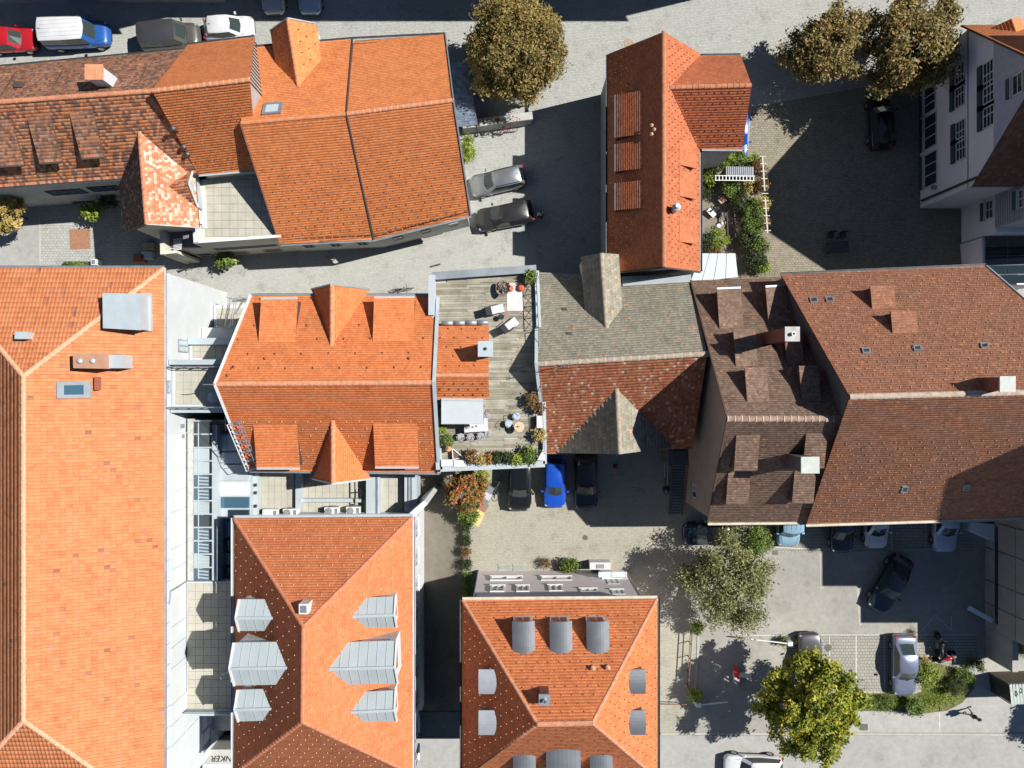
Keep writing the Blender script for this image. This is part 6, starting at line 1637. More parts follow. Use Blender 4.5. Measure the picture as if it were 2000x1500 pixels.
    if rails:
        for s in (-1, 1):
            mb = MB(); mb.tube([(rf * L - .1, s * w * .68, H_ - .01), (rf * L - .25, s * w * .70, H_ + .04), (rr * L + .2, s * w * .70, H_ + .04), (rr * L + .05, s * w * .68, H_ - .02)], .022, 6); B(mb, 'roof_rail', TRIM, rf_o)
    mb = MB(); mb.tube([(rr * L + .25, 0, H_), (rr * L + .12, 0, H_ + .10)], .018, 5); B(mb, 'aerial', TRIM, rf_o)
    # wipers
    for s in (-1, 1):
        mb = MB(); mb.tube([(wb * L + .07, s * .1 + .12, zb + .035), (wb * L - .06, s * .1 - .42 * s, zb + .10)], .014, 4); B(mb, 'wiper', TRIM)
    # bonnet seam, lamps, mirrors, wheels
    for s in (-1, 1):
        mb = MB(); mb.box((.440 * L, s * w * .70, zb * .80), (.16, .26, .09), s * -.6); B(mb, 'headlight', HEAD)
        mb = MB(); mb.box((-.472 * L, s * w * .74, zt * .86), (.13, .26, .16), s * .3); B(mb, 'tail_light', TAIL)
        mb = MB(); mb.box((wb * L - .26, s * (w + .09), zb + .13), (.13, .20, .13), s * .15); B(mb, 'mirror', body_m)
        mb = MB(); mb.tube([(wb * L + .05, s * w * .74, zb + .012), (.43 * L, s * w * .60, zb * .905)], .010, 4); B(mb, 'bonnet_seam', TRIM)
        for x in (.31, -.30):
            mb = MB(); mb.lathe((0, 0, 0), [(.20, -.09), (.315, -.10), (.325, -.05), (.325, .05), (.315, .10), (.20, .09)], 18); mb.xf(Matrix.Translation((x * L, s * (w - .09), .325)) @ Matrix.Rotation(math.pi / 2, 4, 'X'))
            wh = B(mb, 'wheel', TYRE)
            mb = MB(); mb.lathe((0, 0, 0), [(.05, .10), (.20, .102), (.21, .09)], 14); mb.xf(Matrix.Translation((x * L, s * (w - .09), .325)) @ Matrix.Rotation(-s * math.pi / 2, 4, 'X')); B(mb, 'rim', RIM, wh)
    mb = MB(); mb.box((.497 * L, 0, .46), (.03, w * 1.0, .16)); B(mb, 'grille', TRIM)
    return t

WHITE = paint('white_car_paint', (.62, .63, .65), .3, 0); SILV = paint('silver_car_paint', (.27, .285, .295), .3, .6); GREYC = paint('grey_car_paint', (.11, .11, .12), .3, .6)
DGREY = paint('dark_grey_car_paint', (.05, .048, .046), .3, .5); BLACK = paint('black_car_paint', (.012, .012, .014), .2, .1); BLUE = paint('bright_blue_car_paint', (.012, .085, .52), .3, .2)
NAVY = paint('navy_car_paint', (.012, .022, .045), .25, .3); REDC = paint('red_car_paint', (.42, .012, .022), .25, .1); SKYB = paint('pale_blue_car_paint', (.26, .42, .55), .35, .2)
LAV = paint('lavender_silver_paint', (.24, .265, .36), .3, .5); BLU2 = paint('van_blue_paint', (.02, .10, .36), .3, .1); DBLUE = paint('dark_teal_paint', (.015, .035, .05), .25, .3)
WGREY = paint('warm_grey_car_paint', (.15, .145, .135), .3, .5); ICE = paint('ice_blue_paint', (.46, .56, .72), .3, .2)
car('red car cut by the left edge on the top street', 18, 77, 3, 'hatch', REDC)
car('blue delivery van with a white roof on the top street', 143, 62, 3, 'van', BLU2, WHITE, zc=1.2, cat='van', name='delivery_van', sc=1.08, ribs=5)
car('grey people carrier right of the white roofed van', 328, 67, 6, 'mpv', WGREY, GREYC, zc=1.1, sc=.96)
car('white small car right of the grey people carrier', 446, 53, 4, 'hatch', WHITE, zc=.8, sc=.97)
car('white car nose cut by the top edge', 531, -33, -88, 'wagon', WHITE); car('pale blue car nose cut by the top edge, right of a white one', 604, -33, -90, 'wagon', ICE)
car('silver estate car facing the large orange house', 972, 353, 193, 'wagon', SILV, sc=.97, rails=True)
car('dark grey estate car below the silver one', 985, 421, 191, 'wagon', DGREY, rails=True)
car('dark car in deep shade in front of the shuttered house', 1722, 236, 92, 'suv', NAVY, BLACK)
car('black car with a glass roof, nearest the bins', 1015, 943, -91, 'suv', BLACK, roof_glass=True)
car('bright blue car between two dark cars in the parking court', 1084, 942, -91, 'hatch', BLUE)
car('dark car right of the bright blue one under the barn eaves', 1145, 940, -90, 'wagon', NAVY, BLACK)
car('dark car half hidden under the airy tree', 1385, 1044, 180, 'hatch', NAVY, BLACK)
car('pale blue van by the green shrub in the car park row', 1544, 1014, -90, 'van', SKYB, zc=1.2, cat='van', name='parked_van', ribs=4, sc=.95)
car('dark blue car second in the shaded car park row', 1646, 1030, -90, 'hatch', NAVY, DBLUE)
car('white car with sky reflection painted blue on its roof, third in the shaded row', 1713, 1022, -90, 'hatch', WHITE, ICE)  # ice blue roof stands for sky reflected on white paint
car('silver white car last in the shaded row, beside the concrete block', 1849, 1020, -92, 'sedan', ICE)
car('dark saloon driving diagonally across the shaded car park', 1741, 1141, 242, 'sedan', DBLUE, name='dark_saloon')
car('grey rounded car half under the yellow green tree', 1584, 1290, 92, 'coupe', GREYC, sc=1.02)
car('lavender silver saloon on the sunny pavers', 1768, 1301, -90, 'sedan', LAV, sc=1.0)
car('white car cut by the bottom edge on the road', 1472, 1500, 178, 'wagon', WHITE)
car('bright blue car parked under the coach house wing eaves', 1439, 262, -90, 'hatch', BLUE)
# box truck with lettering on its roof
TK = thing('box_truck', 'pale box truck with dark roof lettering in the gap beside the hall', 'truck', P(440, 1480))
zk = 3.1; q = [P(402, 1463, zk), P(520, 1463, zk), P(520, 1545, zk), P(380, 1491, zk)]
xa, xb, ya, yb = P(396, 0, zk).x, P(396, 0, zk).x + 6.2, P(0, 1494, zk).y, P(0, 1464, zk).y
TKW = plain('truck_grey', (.46, .45, .41), .6, var=.08)
mb = MB(); mb.box(((xa + xb) / 2, (ya + yb) / 2 - .5, zk / 2 + .45), (xb - xa, yb - ya + 1.0, zk - .9)); bx_ = mb.build('cargo_box', TKW, TK)
mb = MB(); mb.box(((xa + xb) / 2, ya - .35, zk + .02), (xb - xa, .9, .04)); mb.build('roof_sheet', WHT, bx_)
mb = MB(); mb.box((xa - .75, (ya + yb) / 2 - .3, 1.25), (1.3, 2.0, 1.7)); cb = mb.build('cab', ZINC_L, TK); mb = MB(); mb.box((xa - 1.0, (ya + yb) / 2 - .3, 2.12), (.5, 1.7, .06)); mb.build('windscreen', CGD, cb)
for x in (xa + .8, xb - 1.2, xa - .8):
    for y in (ya - .6, yb - .2):
        mb = MB(); mb.lathe((0, 0, 0), [(.2, -.12), (.42, -.12), (.42, .12), (.2, .12)], 14); mb.xf(Matrix.Translation((x, y, .42)) @ Matrix.Rotation(math.pi / 2, 4, 'X')); mb.build('wheel', TYRE, TK)
fc = bpy.data.curves.new('lettering', 'FONT'); fc.body = 'NKER'; fc.size = .62; fc.extrude = .006; fc.align_x = 'LEFT'; fc.shear = .25
fc.materials.append(plain('letter_black', (.02, .02, .02), .6)); fo = bpy.data.objects.new('lettering_curve', fc); col.objects.link(fo)
lm = bpy.data.meshes.new_from_object(fo.evaluated_get(bpy.context.evaluated_depsgraph_get())); bpy.data.objects.remove(fo)
fo = bpy.data.objects.new('lettering', lm); link(fo, bx_)
fo.location = P(455, 1481, zk + .02) + Vector((0, .18, .02)); fo.rotation_euler = (0, 0, math.pi)

# ================================================================== SMALL THINGS
def skin(name, verts, edges, radii, mat, parent, sub=1, root=0):
    me = bpy.data.meshes.new(name); me.from_pydata([tuple(v) for v in verts], edges, []); me.update()
    me.materials.append(mat); o = bpy.data.objects.new(name, me); col.objects.link(o); o.parent = parent
    o.modifiers.new('skin', 'SKIN'); 
    for i, r in enumerate(radii):
        rr = r if isinstance(r, tuple) else (r, r); me.skin_vertices[0].data[i].radius = rr
    me.skin_vertices[0].data[root].use_root = True
    s = o.modifiers.new('sub', 'SUBSURF'); s.levels = sub; s.render_levels = sub
    # bake to a plain mesh
    dg = bpy.context.evaluated_depsgraph_get(); ev = o.evaluated_get(dg)
    nm = bpy.data.meshes.new_from_object(ev); o.modifiers.clear(); o.data = nm
    nm.polygons.foreach_set('use_smooth', [True] * len(nm.polygons))
    if not nm.materials: nm.materials.append(mat)
    WPOS[o.name] = Vector((0, 0, 0))
    return o
SKIN_M = plain('skin', (.50, .32, .24), .6, var=.05)
def person(label, px, py, deg, top, legs, hair, stride=.28, arm=.25):
    c = P(px, py, 0); t = thing('person', label, 'person', (c.x, c.y, 0)); t.rotation_euler = (0, 0, math.radians(deg))
    s, a = stride, arm
    J_ = dict(pel=(0, 0, .93), chest=(.03, 0, 1.30), neck=(.04, 0, 1.48), head=(.07, 0, 1.58), crown=(.07, 0, 1.72),
              hl=(0, .10, .88), kl=(s * .55, .10, .50), al=(s * .8, .10, .09), tl=(s * .8 + .17, .11, .05),
              hr=(0, -.10, .88), kr=(-s * .25, -.10, .49), ar=(-s, -.10, .12), tr=(-s + .15, -.11, .04),
              sl=(.03, .19, 1.42), el=(-a * .5, .25, 1.15), wl=(-a * .2, .25, .92), fl=(-a * .1, .24, .82),
              sr=(.03, -.19, 1.42), er=(a * .4, -.25, 1.15), wr=(a * 1.1, -.23, .97), fr=(a * 1.3, -.22, .88))
    k = list(J_); E_ = [('pel', 'chest'), ('chest', 'neck'), ('neck', 'head'), ('head', 'crown'), ('pel', 'hl'), ('hl', 'kl'), ('kl', 'al'), ('al', 'tl'), ('pel', 'hr'), ('hr', 'kr'), ('kr', 'ar'), ('ar', 'tr'),
                       ('chest', 'sl'), ('sl', 'el'), ('el', 'wl'), ('wl', 'fl'), ('chest', 'sr'), ('sr', 'er'), ('er', 'wr'), ('wr', 'fr')]
    R = dict(pel=.13, chest=(.14, .11), neck=.055, head=.095, crown=.075, hl=.085, kl=.055, al=.04, tl=.035, hr=.085, kr=.055, ar=.04, tr=.035, sl=.055, el=.042, wl=.03, fl=.028, sr=.055, er=.042, wr=.03, fr=.028)
    ed = lambda L_, ks: [(ks.index(x), ks.index(y)) for x, y in L_]
    skin('body', [J_[x] for x in k], ed(E_, k), [R[x] for x in k], SKIN_M, t)
    def part(nm, ks, es, mul, m):
        skin(nm, [J_[x] for x in ks], ed(es, ks), [tuple(q * mul for q in (R[x] if isinstance(R[x], tuple) else (R[x], R[x]))) for x in ks], m, t)
    part('trousers', ['pel', 'hl', 'kl', 'al', 'hr', 'kr', 'ar'], [('pel', 'hl'), ('hl', 'kl'), ('kl', 'al'), ('pel', 'hr'), ('hr', 'kr'), ('kr', 'ar')], 1.22, legs)
    part('jacket', ['pel', 'chest', 'sl', 'el', 'wl', 'sr', 'er', 'wr'], [('pel', 'chest'), ('chest', 'sl'), ('sl', 'el'), ('el', 'wl'), ('chest', 'sr'), ('sr', 'er'), ('er', 'wr')], 1.25, top)
    for x in ('tl', 'tr'):
        q = J_[x]; mb = MB(); mb.box((q[0] - .06, q[1], .045), (.27, .10, .09)); mb.build('shoe', BLK, t, local=True)
    mb = MB(); mb.lathe((.055, 0, 1.60), [(.105, 0), (.115, .07), (.09, .14), (.03, .175)], 12); mb.build('hair', hair, t, smooth=True, local=True)
    for s_ in (-1, 1):      # eyes, ears; nose below
        mb = MB(); mb.box((.165, s_ * .035, 1.63), (.015, .025, .012)); mb.build('eye', BLK, t, local=True)
    mb = MB(); mb.box((.175, 0, 1.60), (.03, .025, .04)); mb.build('nose', SKIN_M, t, local=True)
BLKC = plain('black_cloth', (.02, .02, .024), .9, var=.2); TANC = plain('tan_cloth', (.42, .34, .30), .9, var=.1); WHC = plain('white_cloth', (.68, .66, .70), .9, var=.08); HAIR = plain('dark_hair', (.03, .022, .018), .7)
person('person in a black jacket walking on the pavement by the grass corner', 1886, 1387, 25, BLKC, TANC, HAIR)
person('person in a white top standing behind the dark grey estate car', 1055, 425, 100, WHC, BLKC, HAIR, .08, .1)
person('person in light clothes at the edge of the round tree', 1031, 203, 80, WHC, BLKC, HAIR, .2, .15)

def bicycle(label, px, py, deg, frame_m, lean=.12):
    c = P(px, py, .4); t = thing('bicycle', label, 'bicycle', (c.x, c.y, 0), 'bicycles left by the houses'); t.rotation_euler = (lean, 0, math.radians(deg))
    for x in (-.52, .52):
        mb = MB(); n = 20
        for i in range(n):
            a0, a1 = 2 * math.pi * i / n, 2 * math.pi * (i + 1) / n
            mb.tube([(x + .33 * math.cos(a0), 0, .34 + .33 * math.sin(a0)), (x + .33 * math.cos(a1), 0, .34 + .33 * math.sin(a1))], .022, 5, False)
        w = mb.build('wheel', TYRE, t, local=True)
        mb = MB()
        for i in range(6):
            a0 = math.pi * i / 6; mb.tube([(x + .31 * math.cos(a0), 0, .34 + .31 * math.sin(a0)), (x - .31 * math.cos(a0), 0, .34 - .31 * math.sin(a0))], .005, 4)
        mb.build('spokes', STEEL, w, local=True)
    mb = MB()
    for a, b in (((-.52, 0, .34), (-.15, 0, .85)), ((-.52, 0, .34), (-.08, 0, .30)), ((-.08, 0, .30), (-.18, 0, .92)), ((-.08, 0, .30), (.36, 0, .78)), ((-.15, 0, .80), (.36, 0, .82)), ((.52, 0, .34), (.34, 0, .98))): mb.tube([a, b], .022, 6)
    mb.build('frame', frame_m, t, local=True)
    mb = MB(); mb.tube([(.34, 0, .98), (.38, .28, 1.02), (.26, .33, 1.02)], .016, 6); mb.tube([(.34, 0, .98), (.38, -.28, 1.02), (.26, -.33, 1.02)], .016, 6); mb.build('handlebar', BLK, t, local=True)
    mb = MB(); mb.add([(-.32, -.09, .95), (-.32, .09, .95), (.0, .03, .96), (.0, -.03, .96), (-.32, -.08, .90), (-.32, .08, .90), (0, .02, .92), (0, -.02, .92)], [(0, 1, 2, 3), (7, 6, 5, 4), (0, 4, 5, 1), (1, 5, 6, 2), (2, 6, 7, 3), (3, 7, 4, 0)]); mb.build('saddle', BLK, t, local=True)
    for s in (-1, 1):
        mb = MB(); mb.box((-.08 + s * .15, s * .1, .3), (.1, .08, .03)); mb.build('pedal', BLK, t, local=True)
bicycle('black bicycle parked in the lane outside the middle house', 787, 562, 4, BLKC, .2)
bicycle('red bicycle leaning on the garden wall by the round tree', 990, 258, 12, plain('red_frame', (.38, .05, .05), .5), -.25)
bicycle('bicycle by the bins nearest the red maple', 968, 948, 60, GREY_M, .15); bicycle('bicycle lying lower by the grey bins', 970, 958, 100, BLKC, .1)
bicycle('bicycle in the shaded lane below the cream house', 370, 519, 10, BLKC, .2)
def motorbike(label, px, py, deg, m):
    c = P(px, py, .4); t = thing('motorbike', label, 'motorbike', (c.x, c.y, 0), 'motorbikes beside the grass corner'); t.rotation_euler = (.08, 0, math.radians(deg))
    for x in (-.68, .68):
        mb = MB(); mb.lathe((0, 0, 0), [(.18, -.05), (.30, -.06), (.31, 0), (.30, .06), (.18, .05)], 16); mb.xf(Matrix.Translation((x, 0, .31)) @ Matrix.Rotation(math.pi / 2, 4, 'X')); mb.build('wheel', TYRE, t, local=True)
    mb = MB(); mb.tube([(-.55, 0, .70), (-.2, 0, .72), (.15, 0, .82), (.45, 0, .86)], [.10, .14, .17, .10], 10); mb.build('tank', m, t, True, local=True)
    mb = MB(); mb.tube([(-.75, 0, .82), (-.5, 0, .80), (-.05, 0, .80)], [.07, .13, .10], 8); mb.build('seat', BLK, t, True, local=True)
    mb = MB(); mb.box((0, 0, .45), (.5, .3, .35)); mb.build('engine', GREY_M, t, local=True)
    mb = MB(); mb.tube([(.68, .06, .31), (.48, .06, .95)], .03, 6); mb.tube([(.68, -.06, .31), (.48, -.06, .95)], .03, 6); mb.tube([(.42, -.36, .98), (.5, 0, .98), (.42, .36, .98)], .02, 6); mb.build('fork', STEEL, t, local=True)
    mb = MB(); mb.lathe((.6, 0, .80), [(.02, 0), (.09, .02), (.09, .12), (.03, .16)], 10); mb.build('headlight', HEAD, t, local=True)
motorbike('black motorbike in the shade behind the lavender saloon', 1832, 1259, 92, BLK); motorbike('red motorbike below the black one', 1843, 1282, 20, REDC)

# bins
BIN_Y = plain('yellow_bin', (.62, .52, .22), .5, var=.06); BIN_B = plain('brown_bin', (.32, .16, .11), .5, var=.06); BIN_G = plain('grey_bin', (.20, .22, .25), .5, var=.1); BIN_L = plain('pale_bin', (.50, .52, .55), .5, var=.08)
def bin_(label, px, py, m, deg, s=.58):
    c = P(px, py, 1.05); t = thing('wheelie_bin', label, 'bin', (c.x, c.y, 0), 'wheeled bins along the maple hedge'); t.rotation_euler = (0, 0, math.radians(deg))
    mb = MB(); a = s / 2; mb.add([(-a * .78, -a * .78, .06), (a * .78, -a * .78, .06), (a * .78, a * .78, .06), (-a * .78, a * .78, .06), (-a, -a, .95), (a, -a, .95), (a, a, .95), (-a, a, .95)], [(0, 3, 2, 1), (4, 5, 6, 7), (0, 1, 5, 4), (1, 2, 6, 5), (2, 3, 7, 6), (3, 0, 4, 7)]); mb.build('body', m, t, local=True)
    mb = MB(); b = a * 1.08; mb.add([(-b, -b, .95), (b, -b, .95), (b, b, .95), (-b, b, .95), (-b * .9, -b * .9, 1.03), (b * .9, -b * .9, 1.05), (b * .9, b * .9, 1.05), (-b * .9, b * .9, 1.03)], [(4, 5, 6, 7), (0, 1, 5, 4), (1, 2, 6, 5), (2, 3, 7, 6), (3, 0, 4, 7)]); mb.build('lid', m, t, local=True)
    for s_ in (-1, 1):
        mb = MB(); mb.lathe((0, 0, 0), [(.03, -.03), (.10, -.03), (.10, .03), (.03, .03)], 10); mb.xf(Matrix.Translation((-a * .8, s_ * a * .7, .10)) @ Matrix.Rotation(math.pi / 2, 4, 'X')); mb.build('wheel', TYRE, t, local=True)
    mb = MB(); mb.tube([(-b, -a * .6, .98), (-b - .06, -a * .6, 1.0), (-b - .06, a * .6, 1.0), (-b, a * .6, .98)], .018, 5); mb.build('handle', m, t, local=True)
bin_('yellow lidded bin, upper of two', 936, 1005, BIN_Y, -30, .62); bin_('yellow lidded bin, lower of two', 931, 1018, BIN_Y, -30, .62); bin_('brown bin above the yellow ones', 944, 991, BIN_B, -32)
bin_('dark grey bin next above the brown bin', 947, 979, BIN_G, -30, .55); bin_('pale bin in the middle of the bin row', 952, 969, BIN_L, -30, .55); bin_('dark grey bin at the top of the bin row', 956, 957, BIN_G, -30, .55)

# carport and garden wall east of the large house
CP = thing('carport', 'blue grey corrugated carport roof between the large orange house and the round tree', 'carport', P(905, 185))
cq = [P(881, 122, 2.7), P(912, 120, 2.5), P(933, 243, 2.5), P(893, 248, 2.7)]
CPM = plain('blue_grey_sheet', (.22, .27, .34), .3, metal=.6, var=.5, scale=3)
mb = MB(); mb.add([p for p in cq] + [p - UP * .05 for p in cq], [(0, 1, 2, 3)[::-1], (4, 5, 6, 7), (0, 4, 5, 1), (1, 5, 6, 2), (2, 6, 7, 3), (3, 7, 4, 0)]); cr = mb.build('carport_roof', CPM, CP)
for i in range(1, 26):
    bar(cr, 'corrugation', mid(cq[0], cq[3], i / 26) + UP * .02, mid(cq[1], cq[2], i / 26) + UP * .02, .06, .035, CPM)
for p in (cq[1], cq[2], mid(cq[1], cq[2])):
    mb = MB(); mb.tube([Vector((p.x - .1, p.y, 0)), Vector((p.x - .1, p.y, 2.45))], .05, 6); mb.build('post', DARKW, CP)
GW = thing('garden_wall', 'low rendered garden wall with leaf covered top below the round tree', 'wall', P(972, 245))
a, b = P(906, 262), P(1039, 244); t_ = (b - a).normalized(); s_ = Vector((-t_.y, t_.x, 0)) * .55
quad_box(GW, 'wall_body', [a, b, b + s_, a + s_], 0, 1.15, WALL_G); quad_box(GW, 'wall_coping', [a - t_ * .05 + s_ * .02, b + t_ * .05 + s_ * .02, b + t_ * .05 + s_ * 1.05, a - t_ * .05 + s_ * 1.05], 1.15, 1.21, CONC)
lv = leaves('fallen_leaves', [((a + b) / 2 + s_ * .5 + UP * 1.23, (2.6, .3, .02), 1)], 500, .06, L_BROWN, GW, .08, 5, 0, 200)
lv['kind'] = 'stuff'

# planter and cabinets in the small square
PL = thing('planter_box', 'long dark planter with a low green hedge at the hall eaves', 'planter', P(153, 515))
p0, p1 = P(124, 517, .4), P(190, 516, .4)
mb = MB(); mb.box(((p0.x + p1.x) / 2, p0.y, .22), (p1.x - p0.x, .5, .44)); mb.build('trough', ZINC_D, PL)
leaves('hedge_top', [(Vector(((p0.x + p1.x) / 2 - .3, p0.y, .55)), (.95, .2, .18), 1)], 900, .07, L_GRN, PL, .07, 10, .3, 201)
CB = thing('street_cabinet', 'small white cabinet at the end of the hedge planter', 'cabinet', P(185, 512))
c = P(184, 512, .8); mb = MB(); mb.box((c.x, c.y, .45), (.4, .45, .9)); mb.build('case', WHT, CB); mb = MB(); mb.box((c.x, c.y, .92), (.24, .3, .04)); mb.build('lid', GREY_M, CB)
# shaded yard clutter under the turret
for i, (x, y, m, lb) in enumerate(((293, 483, WOODL, 'timber crate leaning in the shade under the turret balcony'), (290, 500, ZINC_L, 'pale metal tub below the crate under the turret'), (274, 506, plain('red_oxide', (.33, .10, .06), .8), 'red box beside the hall corner in the shade'))):
    c = P(x, y, .3); t = thing('yard_box', lb, 'box', (c.x, c.y, 0)); mb = MB(); mb.prism([(c.x - .4, c.y - .3), (c.x + .4, c.y - .26), (c.x + .42, c.y + .3), (c.x - .38, c.y + .33)], .02, .6); mb.build('box_body', m, t)
    for k in range(3): bar(t, 'slat', (c.x - .42, c.y - .2 + k * .2, .62), (c.x + .44, c.y - .17 + k * .2, .62), .1, .03, m)

# -------------------------------------------------------------- roof terrace furniture
zt0 = zd + .02
def tp(x, y, h=0.0): return P(x, y, zt0 + h)
CUSH = plain('white_cushion', (.56, .56, .57), .9, var=.05); ORG = plain('orange_cushion', (.62, .12, .05), .9, var=.1); FRM = plain('dark_frame', (.05, .04, .035), .6); WICK = plain('wicker', (.34, .27, .2), .9, var=.25, scale=20)
c = tp(1006, 580); rug = MB(); rug.box((c.x, c.y, zt0 + .022), (1.08, 1.85, .012))
m, nt, bs = base_mat('patterned_rug'); vo = N(nt, 'ShaderNodeTexVoronoi'); vo.inputs['Scale'].default_value = 3.2; g_ = N(nt, 'ShaderNodeNewGeometry'); nt.links.new(g_.outputs['Position'], vo.inputs['Vector'])
rr_ = ramp(nt, vo.outputs['Distance'], [(0, (.66, .58, .60)), (.25, (.58, .54, .58)), (.5, (.70, .64, .58)), (.8, (.60, .50, .48))]); nt.links.new(rr_.outputs[0], bs.inputs['Base Color']); bs.inputs['Roughness'].default_value = .95
o = rug.build('rug', m); tag(o, 'pale pink patterned rug on the roof terrace', 'rug')
for x, y, lb in ((996, 563, 'orange floor cushion on the left of the rug'), (1018, 562, 'orange floor cushion on the right of the rug')):
    c = tp(x, y, .2); t = thing('floor_cushion', lb, 'cushion', (c.x, c.y, zt0), 'orange cushions on the rug'); mb = MB(); mb.lathe((c.x, c.y, zt0 + .03), [(.19, 0), (.24, .08), (.22, .22), (.10, .27)], 10); mb.build('cushion_body', ORG, t, smooth=True)
    mb = MB(); mb.lathe((c.x, c.y, zt0 + .27), [(.05, .0), (.03, .03)], 8); mb.build('button', FRM, t)
def lounger(label, px, py, deg):
    c = tp(px, py, .3); t = thing('lounge_chair', label, 'lounge chair', (c.x, c.y, zt0), 'lounge chairs on the terrace'); t.rotation_euler = (0, 0, math.radians(deg))
    mb = MB(); mb.box((.0, 0, .32), (.82, .56, .09)); mb.build('seat', CUSH, t, local=True)
    mb = MB(); mb.add([(-.42, -.27, .34), (-.42, .27, .34), (-.78, .27, .88), (-.78, -.27, .88), (-.48, -.27, .30), (-.48, .27, .30), (-.84, .27, .84), (-.84, -.27, .84)], [(0, 1, 2, 3), (7, 6, 5, 4), (0, 4, 5, 1), (2, 6, 7, 3), (1, 5, 6, 2), (3, 7, 4, 0)]); mb.build('backrest', BLKC, t, local=True)
    for s in (-1, 1):
        mb = MB(); mb.tube([(-.5, s * .30, .55), (.1, s * .30, .55)], .03, 6); mb.build('armrest', FRM, t, local=True)
        for x in (-.35, .36):
            mb = MB(); mb.tube([(x, s * .28, 0), (x, s * .28, .3)], .022, 6); mb.build('leg', FRM, t, local=True)
lounger('white cushioned lounge chair, upper one, facing the rug', 972, 604, 14); lounger('white cushioned lounge chair, lower one, turned up', 1000, 633, 38)
def round_table(label, px, py, r, h, m, cat='table'):
    c = tp(px, py, h); t = thing('round_table', label, cat, (c.x, c.y, zt0)); mb = MB(); mb.lathe((c.x, c.y, zt0 + h - .03), [(r * .96, 0), (r, .015), (r * .96, .03)], 20); mb.build('table_top', m, t)
    mb = MB(); mb.lathe((c.x, c.y, zt0), [(r * .55, 0), (r * .5, .03), (.035, .05), (.03, h - .03)], 12); mb.build('pedestal', FRM, t)
    return t
round_table('small black round side table between the lounge chairs', 979, 619, .19, .42, BLK); round_table('small brown side table touching the black one', 989, 615, .18, .45, plain('rosewood', (.30, .18, .16), .5))
tb = round_table('round beige wooden table on the lower terrace', 1014, 834, .34, .72, plain('beech', (.58, .44, .30), .6, var=.1))
c = tp(1013, 833, .76); mb = MB(); mb.lathe((c.x, c.y, zt0 + .725), [(.05, 0), (.05, .1), (.04, .1)], 10); o = mb.build('flower_pot', ORG); tag(o, 'small red pot on the round beige table', 'pot')
def tchair(label, px, py, deg, m, mesh=True):
    c = tp(px, py, .4); t = thing('garden_chair', label, 'chair', (c.x, c.y, zt0), 'metal chairs on the terrace'); t.rotation_euler = (0, 0, math.radians(deg))
    mb = MB(); mb.lathe((0, 0, .42), [(.20, 0), (.23, .015), (.20, .03)], 14); mb.build('seat', m, t, local=True)
    mb = MB(); pts = [(-.24 * math.cos(a), .27 * math.sin(a), .78 - .10 * abs(math.sin(a))) for a in np.linspace(-1.7, 1.7, 12)]; mb.tube(pts, .016, 5)
    for i in (1, 4, 7, 10): mb.tube([pts[i], (pts[i][0] * .8, pts[i][1] * .8, .43)], .010, 4)
    mb.build('backrest', m, t, local=True)
    for x, y in ((.17, .17), (.17, -.17), (-.17, .17), (-.17, -.17)):
        mb = MB(); mb.tube([(x * 1.15, y * 1.15, 0), (x, y, .43)], .013, 5); mb.build('leg', m, t, local=True)
BLS = plain('blue_grey_seat', (.40, .46, .54), .6); WIR = plain('wire_grey', (.34, .34, .35), .5)
tchair('blue grey chair left of the round beige table', 994, 827, 0, BLS); tchair('blue grey chair above the round beige table', 1009, 813, -70, BLS)
for x, y, d, lb in ((900, 853, 85, 'wire chair at the left of the long table front'), (919, 853, 90, 'wire chair at the middle of the long table front'), (939, 851, 95, 'wire chair at the right of the long table front'), (953, 846, 150, 'wire chair at the lower end of the long table'), (951, 813, 200, 'wire chair by the awning corner')): tchair(lb, x, y, d, WIR)
t = thing('dining_table', 'long white dining table half under the awning', 'table', tp(930, 833)); a, b = tp(906, 836, .74), tp(953, 826, .74)
mb = MB(); mb.prism([V2(tp(907, 824, .74)), V2(tp(952, 816, .74)), V2(tp(954, 842, .74)), V2(tp(907, 845, .74))], zt0 + .70, zt0 + .74); mb.build('table_top', CUSH, t)
for x, y in ((910, 827), (948, 822), (911, 842), (949, 840)):
    c = tp(x, y, .35); mb = MB(); mb.tube([(c.x, c.y, zt0), (c.x, c.y, zt0 + .7)], .03, 6); mb.build('leg', FRM, t)
for x, y, m_, r_ in ((914, 833, WOODL, .16), (924, 834, GREY_M, .05), (931, 832, L_GOLD, .05)):
    c = tp(x, y, .76); mb = MB(); mb.lathe((c.x, c.y, zt0 + .745), [(r_, 0), (r_ * 1.05, .06), (r_ * .7, .07)], 12); o = mb.build('dish', m_); tag(o, {'weathered_timber': 'wooden tray on the long white table', 'grey_metal': 'small grey cup on the long white table', 'golden_leaves': 'small yellow cup on the long white table'}[m_.name], 'tableware')
# awning
AW = thing('awning', 'white folding awning below the little tiled penthouse roof', 'awning', P(902, 800, zd))
za, zb_ = zd + 2.25, zd + 2.0
AWM = plain('awning_cloth', (.47, .51, .53), .85, var=.04)
q = [P(862, 780, za), P(944, 781, za), P(944, 827, zb_), P(862, 827, zb_)]
mb = MB(); mb.add(q + [p - UP * .03 for p in q], [(0, 3, 2, 1), (4, 5, 6, 7), (0, 1, 5, 4), (1, 2, 6, 5), (2, 3, 7, 6), (3, 0, 4, 7)]); mb.build('cloth', AWM, AW)
bar(AW, 'front_bar', q[3], q[2], .08, .08, ZINC_L); bar(AW, 'cassette', q[0], q[1], .14, .12, ZINC_L)
for i in (0, 1): bar(AW, 'folding_arm', q[0 + i] - UP * .1, q[3 - i] - UP * .08, .05, .05, ZINC)
